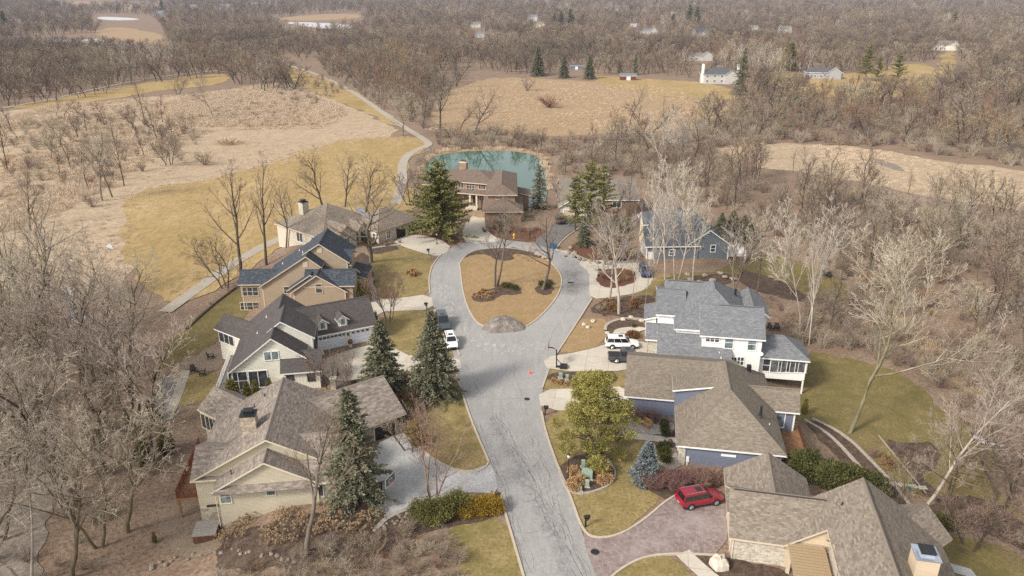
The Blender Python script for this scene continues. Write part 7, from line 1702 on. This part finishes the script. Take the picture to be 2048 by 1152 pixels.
while y < 5200:
    sp = 7.6 if y < 700 else 7.6 + (y-700)*.011
    half = y*.70 + 40; x = -half
    while x < half:
        px_, py_ = x + rn.uniform(-.55,.55)*sp, y + rn.uniform(-.55,.55)*sp
        gapn = NZ.noise(Vector((px_/55, py_/85, 3))) + .5*NZ.noise(Vector((px_/17, py_/26, 8)))
        spc = NZ.noise(Vector((px_/70, py_/120, 21))) + rn.uniform(-.35,.35)
        hh = (rn.uniform(8.5,16.5) + 5*NZ.noise(Vector((px_/90, py_/120, 31)))) * (1 + max(0, (y-900))/9000)
        if gapn > -.27 and not any(inside((px_, py_), c) for c in CLEARW) and not any(inside((px_, py_), c) for c in NEARW) and clear_of_house(px_, py_, hh):
            k = 2 if spc < -.12 else 0 if spc < .3 else 1 if spc < .5 else 3 if spc < .62 else 4
            pts.append((px_, py_, -2.8, hh/15*(1 + (sp-7.6)*.03), rn.uniform(0,6.28), k))
        x += sp
    y += sp
scatter('woods', pts, ['far0','far1','far2','far3','far4'], 'grey brown bare woods stretching to the hazy horizon')
print('woods', len(pts), 'cand', len(cand))
# undergrowth
UG = [(S_LEFT, 13, (.9,2.2)), (S_RIGHT, 7, (1.0,3.4)), (S_CREEK, 3.5, (1.0,2.2)), ([(1590,690),(1700,703),(1790,733),(1860,775),(1900,810),(2048,862),(2200,880),(2200,800),(2048,780),(1960,750),(1860,670),(1780,600),(1700,570),(1640,600)], 4.5, (1.0,2.4)), (S_POND, 10, (1.8,3.6)), ([(1320,275),(1480,226),(1700,220),(2048,218),(2330,238),(2330,352),(2048,340),(1800,297),(1600,287),(1480,294),(1385,300)], 10, (1.8,4.0)), (S_PATH, 22, (2,4)),
 ([(868,292),(870,270),(960,262),(1110,280),(1260,262),(1130,300),(1105,315),(1060,302),(985,298),(900,300)], 9, (1.6,3.4)), ([(820,345),(835,310),(860,300),(885,300),(858,322),(845,352),(860,400),(835,420)], 7, (1.2,2.6)), ([(1125,375),(1110,340),(1130,310),(1180,340),(1180,400),(1140,420)], 8, (1.6,3.0)),
 (S_MARSH, 42, (1.5,3.6)), ([(380,190),(470,178),(600,200),(640,240),(480,260),(400,240)], 60, (1,2)), ([(560,165),(640,150),(700,180),(620,215),(560,200)], 45, (1.5,3.5)), ([(430,1150),(560,1120),(650,1100),(700,1078),(800,1062),(880,1062),(930,1085),(945,1160),(980,1260),(380,1260)], 1.5, (.8,1.6)), ([(380,640),(470,560),(520,540),(480,575),(425,612),(380,655)], 5, (.5,1.1)),
 ([(1420,545),(1500,530),(1580,500),(1560,470),(1470,430),(1440,480),(1490,520)], 8, (1.0,2.4)), ([(1850,1005),(1980,990),(2060,1050),(2060,1110),(1960,1050),(1880,1050)], 6, (.7,1.6)), ([(1780,890),(1850,885),(1880,900),(1860,940),(1820,940)], 8, (.6,1.2)), ([(420,1110),(560,1080),(700,1050),(760,1030),(780,1060),(700,1085),(640,1120),(500,1150)], 6, (.6,1.2)), ([(1300,590),(1560,600),(1590,640),(1520,640),(1500,610),(1310,625)], 7, (.8,1.8))]
pts = []; rn = random.Random(31)
for px, each, (h0, h1) in UG:
    for (x, y) in fill(px, each, int(each*10)+len(px)):
        if each >= 5 and NZ.noise(Vector((x/7, y/10, 53))) < -.2: continue
        pts.append((x, y, h(x, y)-.05, rn.uniform(h0, h1)/2.6, rn.uniform(0,6.28), rn.choices((0,1,2,3), (4,5,.6,4))[0]))
scatter('undergrowth', pts, ['brush_brown','brush_grey','brush_rust','brush_tan'], 'bare brown brush and saplings under the trees')
pts = []
def drift(x, y):
    """reeds stand in drifts: 0 where the grass lies flat, up to 1 in the thick of a stand"""
    return max(0.0, min(1.0, .5 + .9*NZ.noise(Vector((x/26, y/38, 4))) + .5*NZ.noise(Vector((x/8, y/11, 9)))))
def reed_area(px, each, ix, lo, hi, seed, cut=.22):
    for (x, y) in fill(px, each, seed):
        d = drift(x, y)
        if d > cut: pts.append((x, y, h(x, y)-.08, lo + (hi-lo)*d*rn.uniform(.6,1.1), rn.uniform(0,6.28), ix if rn.random() < .35 + .6*d else 1 - ix))
reed_area([(0,560),(0,240),(100,212),(300,195),(420,185),(560,165),(640,190),(700,228),(640,258),(430,262),(330,300),(240,360),(120,430),(0,470)], 5, 0, .25, .8, 5)
reed_area([(330,205),(420,190),(560,172),(640,196),(690,228),(630,250),(430,255),(360,250)], 5, 0, .5, .9, 15, .05)
reed_area([(0,600),(0,470),(120,440),(250,380),(330,310),(440,280),(640,265),(780,262),(780,280),(640,296),(560,335),(400,366),(290,400),(255,460),(270,560),(200,620)], 16, 0, .15, .4, 25, .45)
reed_area([(850,262),(870,205),(900,180),(980,156),(1180,168),(1300,170),(1400,196),(1420,230),(1330,262),(1150,275),(1000,270)], 7, 1, .2, .5, 6, .15)
reed_area([(1400,305),(1500,292),(1640,292),(1780,304),(1900,329),(2060,350),(2060,415),(1900,395),(1700,358),(1560,334)], 7, 0, .2, .5, 7, .25)
reed_area([(1700,590),(1770,640),(1850,725),(1960,790),(2060,830),(2060,785),(1960,755),(1860,675),(1790,610)], 5, 1, .3, .8, 8, .1)
# tufts straying over the edge of the mown golden field
edge = [(262,450),(245,480),(272,545),(330,595)], [(250,410),(300,378),(450,350),(560,322),(640,290),(760,276),(850,280)]
for e in edge:
    w = [W(u, v) for u, v in chaikin(e, 2, False)]
    for a, b in zip(w, w[1:]):
        for k in range(int((b - a).length * 1.6)):
            p = a.lerp(b, rn.random()); dx, dy = rn.gauss(0, 2.2), rn.gauss(0, 3.0); pts.append((p.x+dx, p.y+dy, h(p.x+dx, p.y+dy)-.05, rn.uniform(.1,.3), rn.uniform(0,6.28), rn.choice((0,1))))
ring = chaikin(POND, 2)
for (u, v), (u2, v2) in zip(ring, ring[1:] + ring[:1]):
    for k in range(3):
        a = rn.random(); uu, vv = u + (u2-u)*a, v + (v2-v)*a
        if vv > 385: continue
        p = W(1000 + (uu-1000)*1.03, vv - (2 if vv < 320 else 0)); pts.append((p.x + rn.uniform(-.8,.8), p.y + rn.uniform(-.3,2), h(p.x,p.y), rn.uniform(.2,.8) * (1 if NZ.noise(Vector((p.x/6, p.y/6, 2))) > -.1 else .3), rn.uniform(0,6.28), rn.choice((0,1))))
scatter('reeds', pts, ['reed','reed_gold'], 'dead tan reeds standing in the marshes and round the pond')
print('reeds', len(pts))
# ---------------------------------------------------------------- haze: the air between the camera and the horizon
def haze():
    m = bpy.data.materials.new('haze'); m.use_nodes = True; nt = m.node_tree; nt.nodes.remove(nt.nodes['Principled BSDF'])
    v = nt.nodes.new('ShaderNodeVolumePrincipled'); v.inputs['Color'].default_value = (0.66,0.76,1.0,1); v.inputs['Density'].default_value = 0.000075; v.inputs['Anisotropy'].default_value = 0.0
    nt.links.new(v.outputs[0], nt.nodes['Material Output'].inputs['Volume']); MAT['haze'] = m
    b = MB(); b.box(-9600,9600,-9600,9600,-4.2,62); b.build('haze', m, label='pale bluish haze over the whole landscape', kind='stuff')
haze()
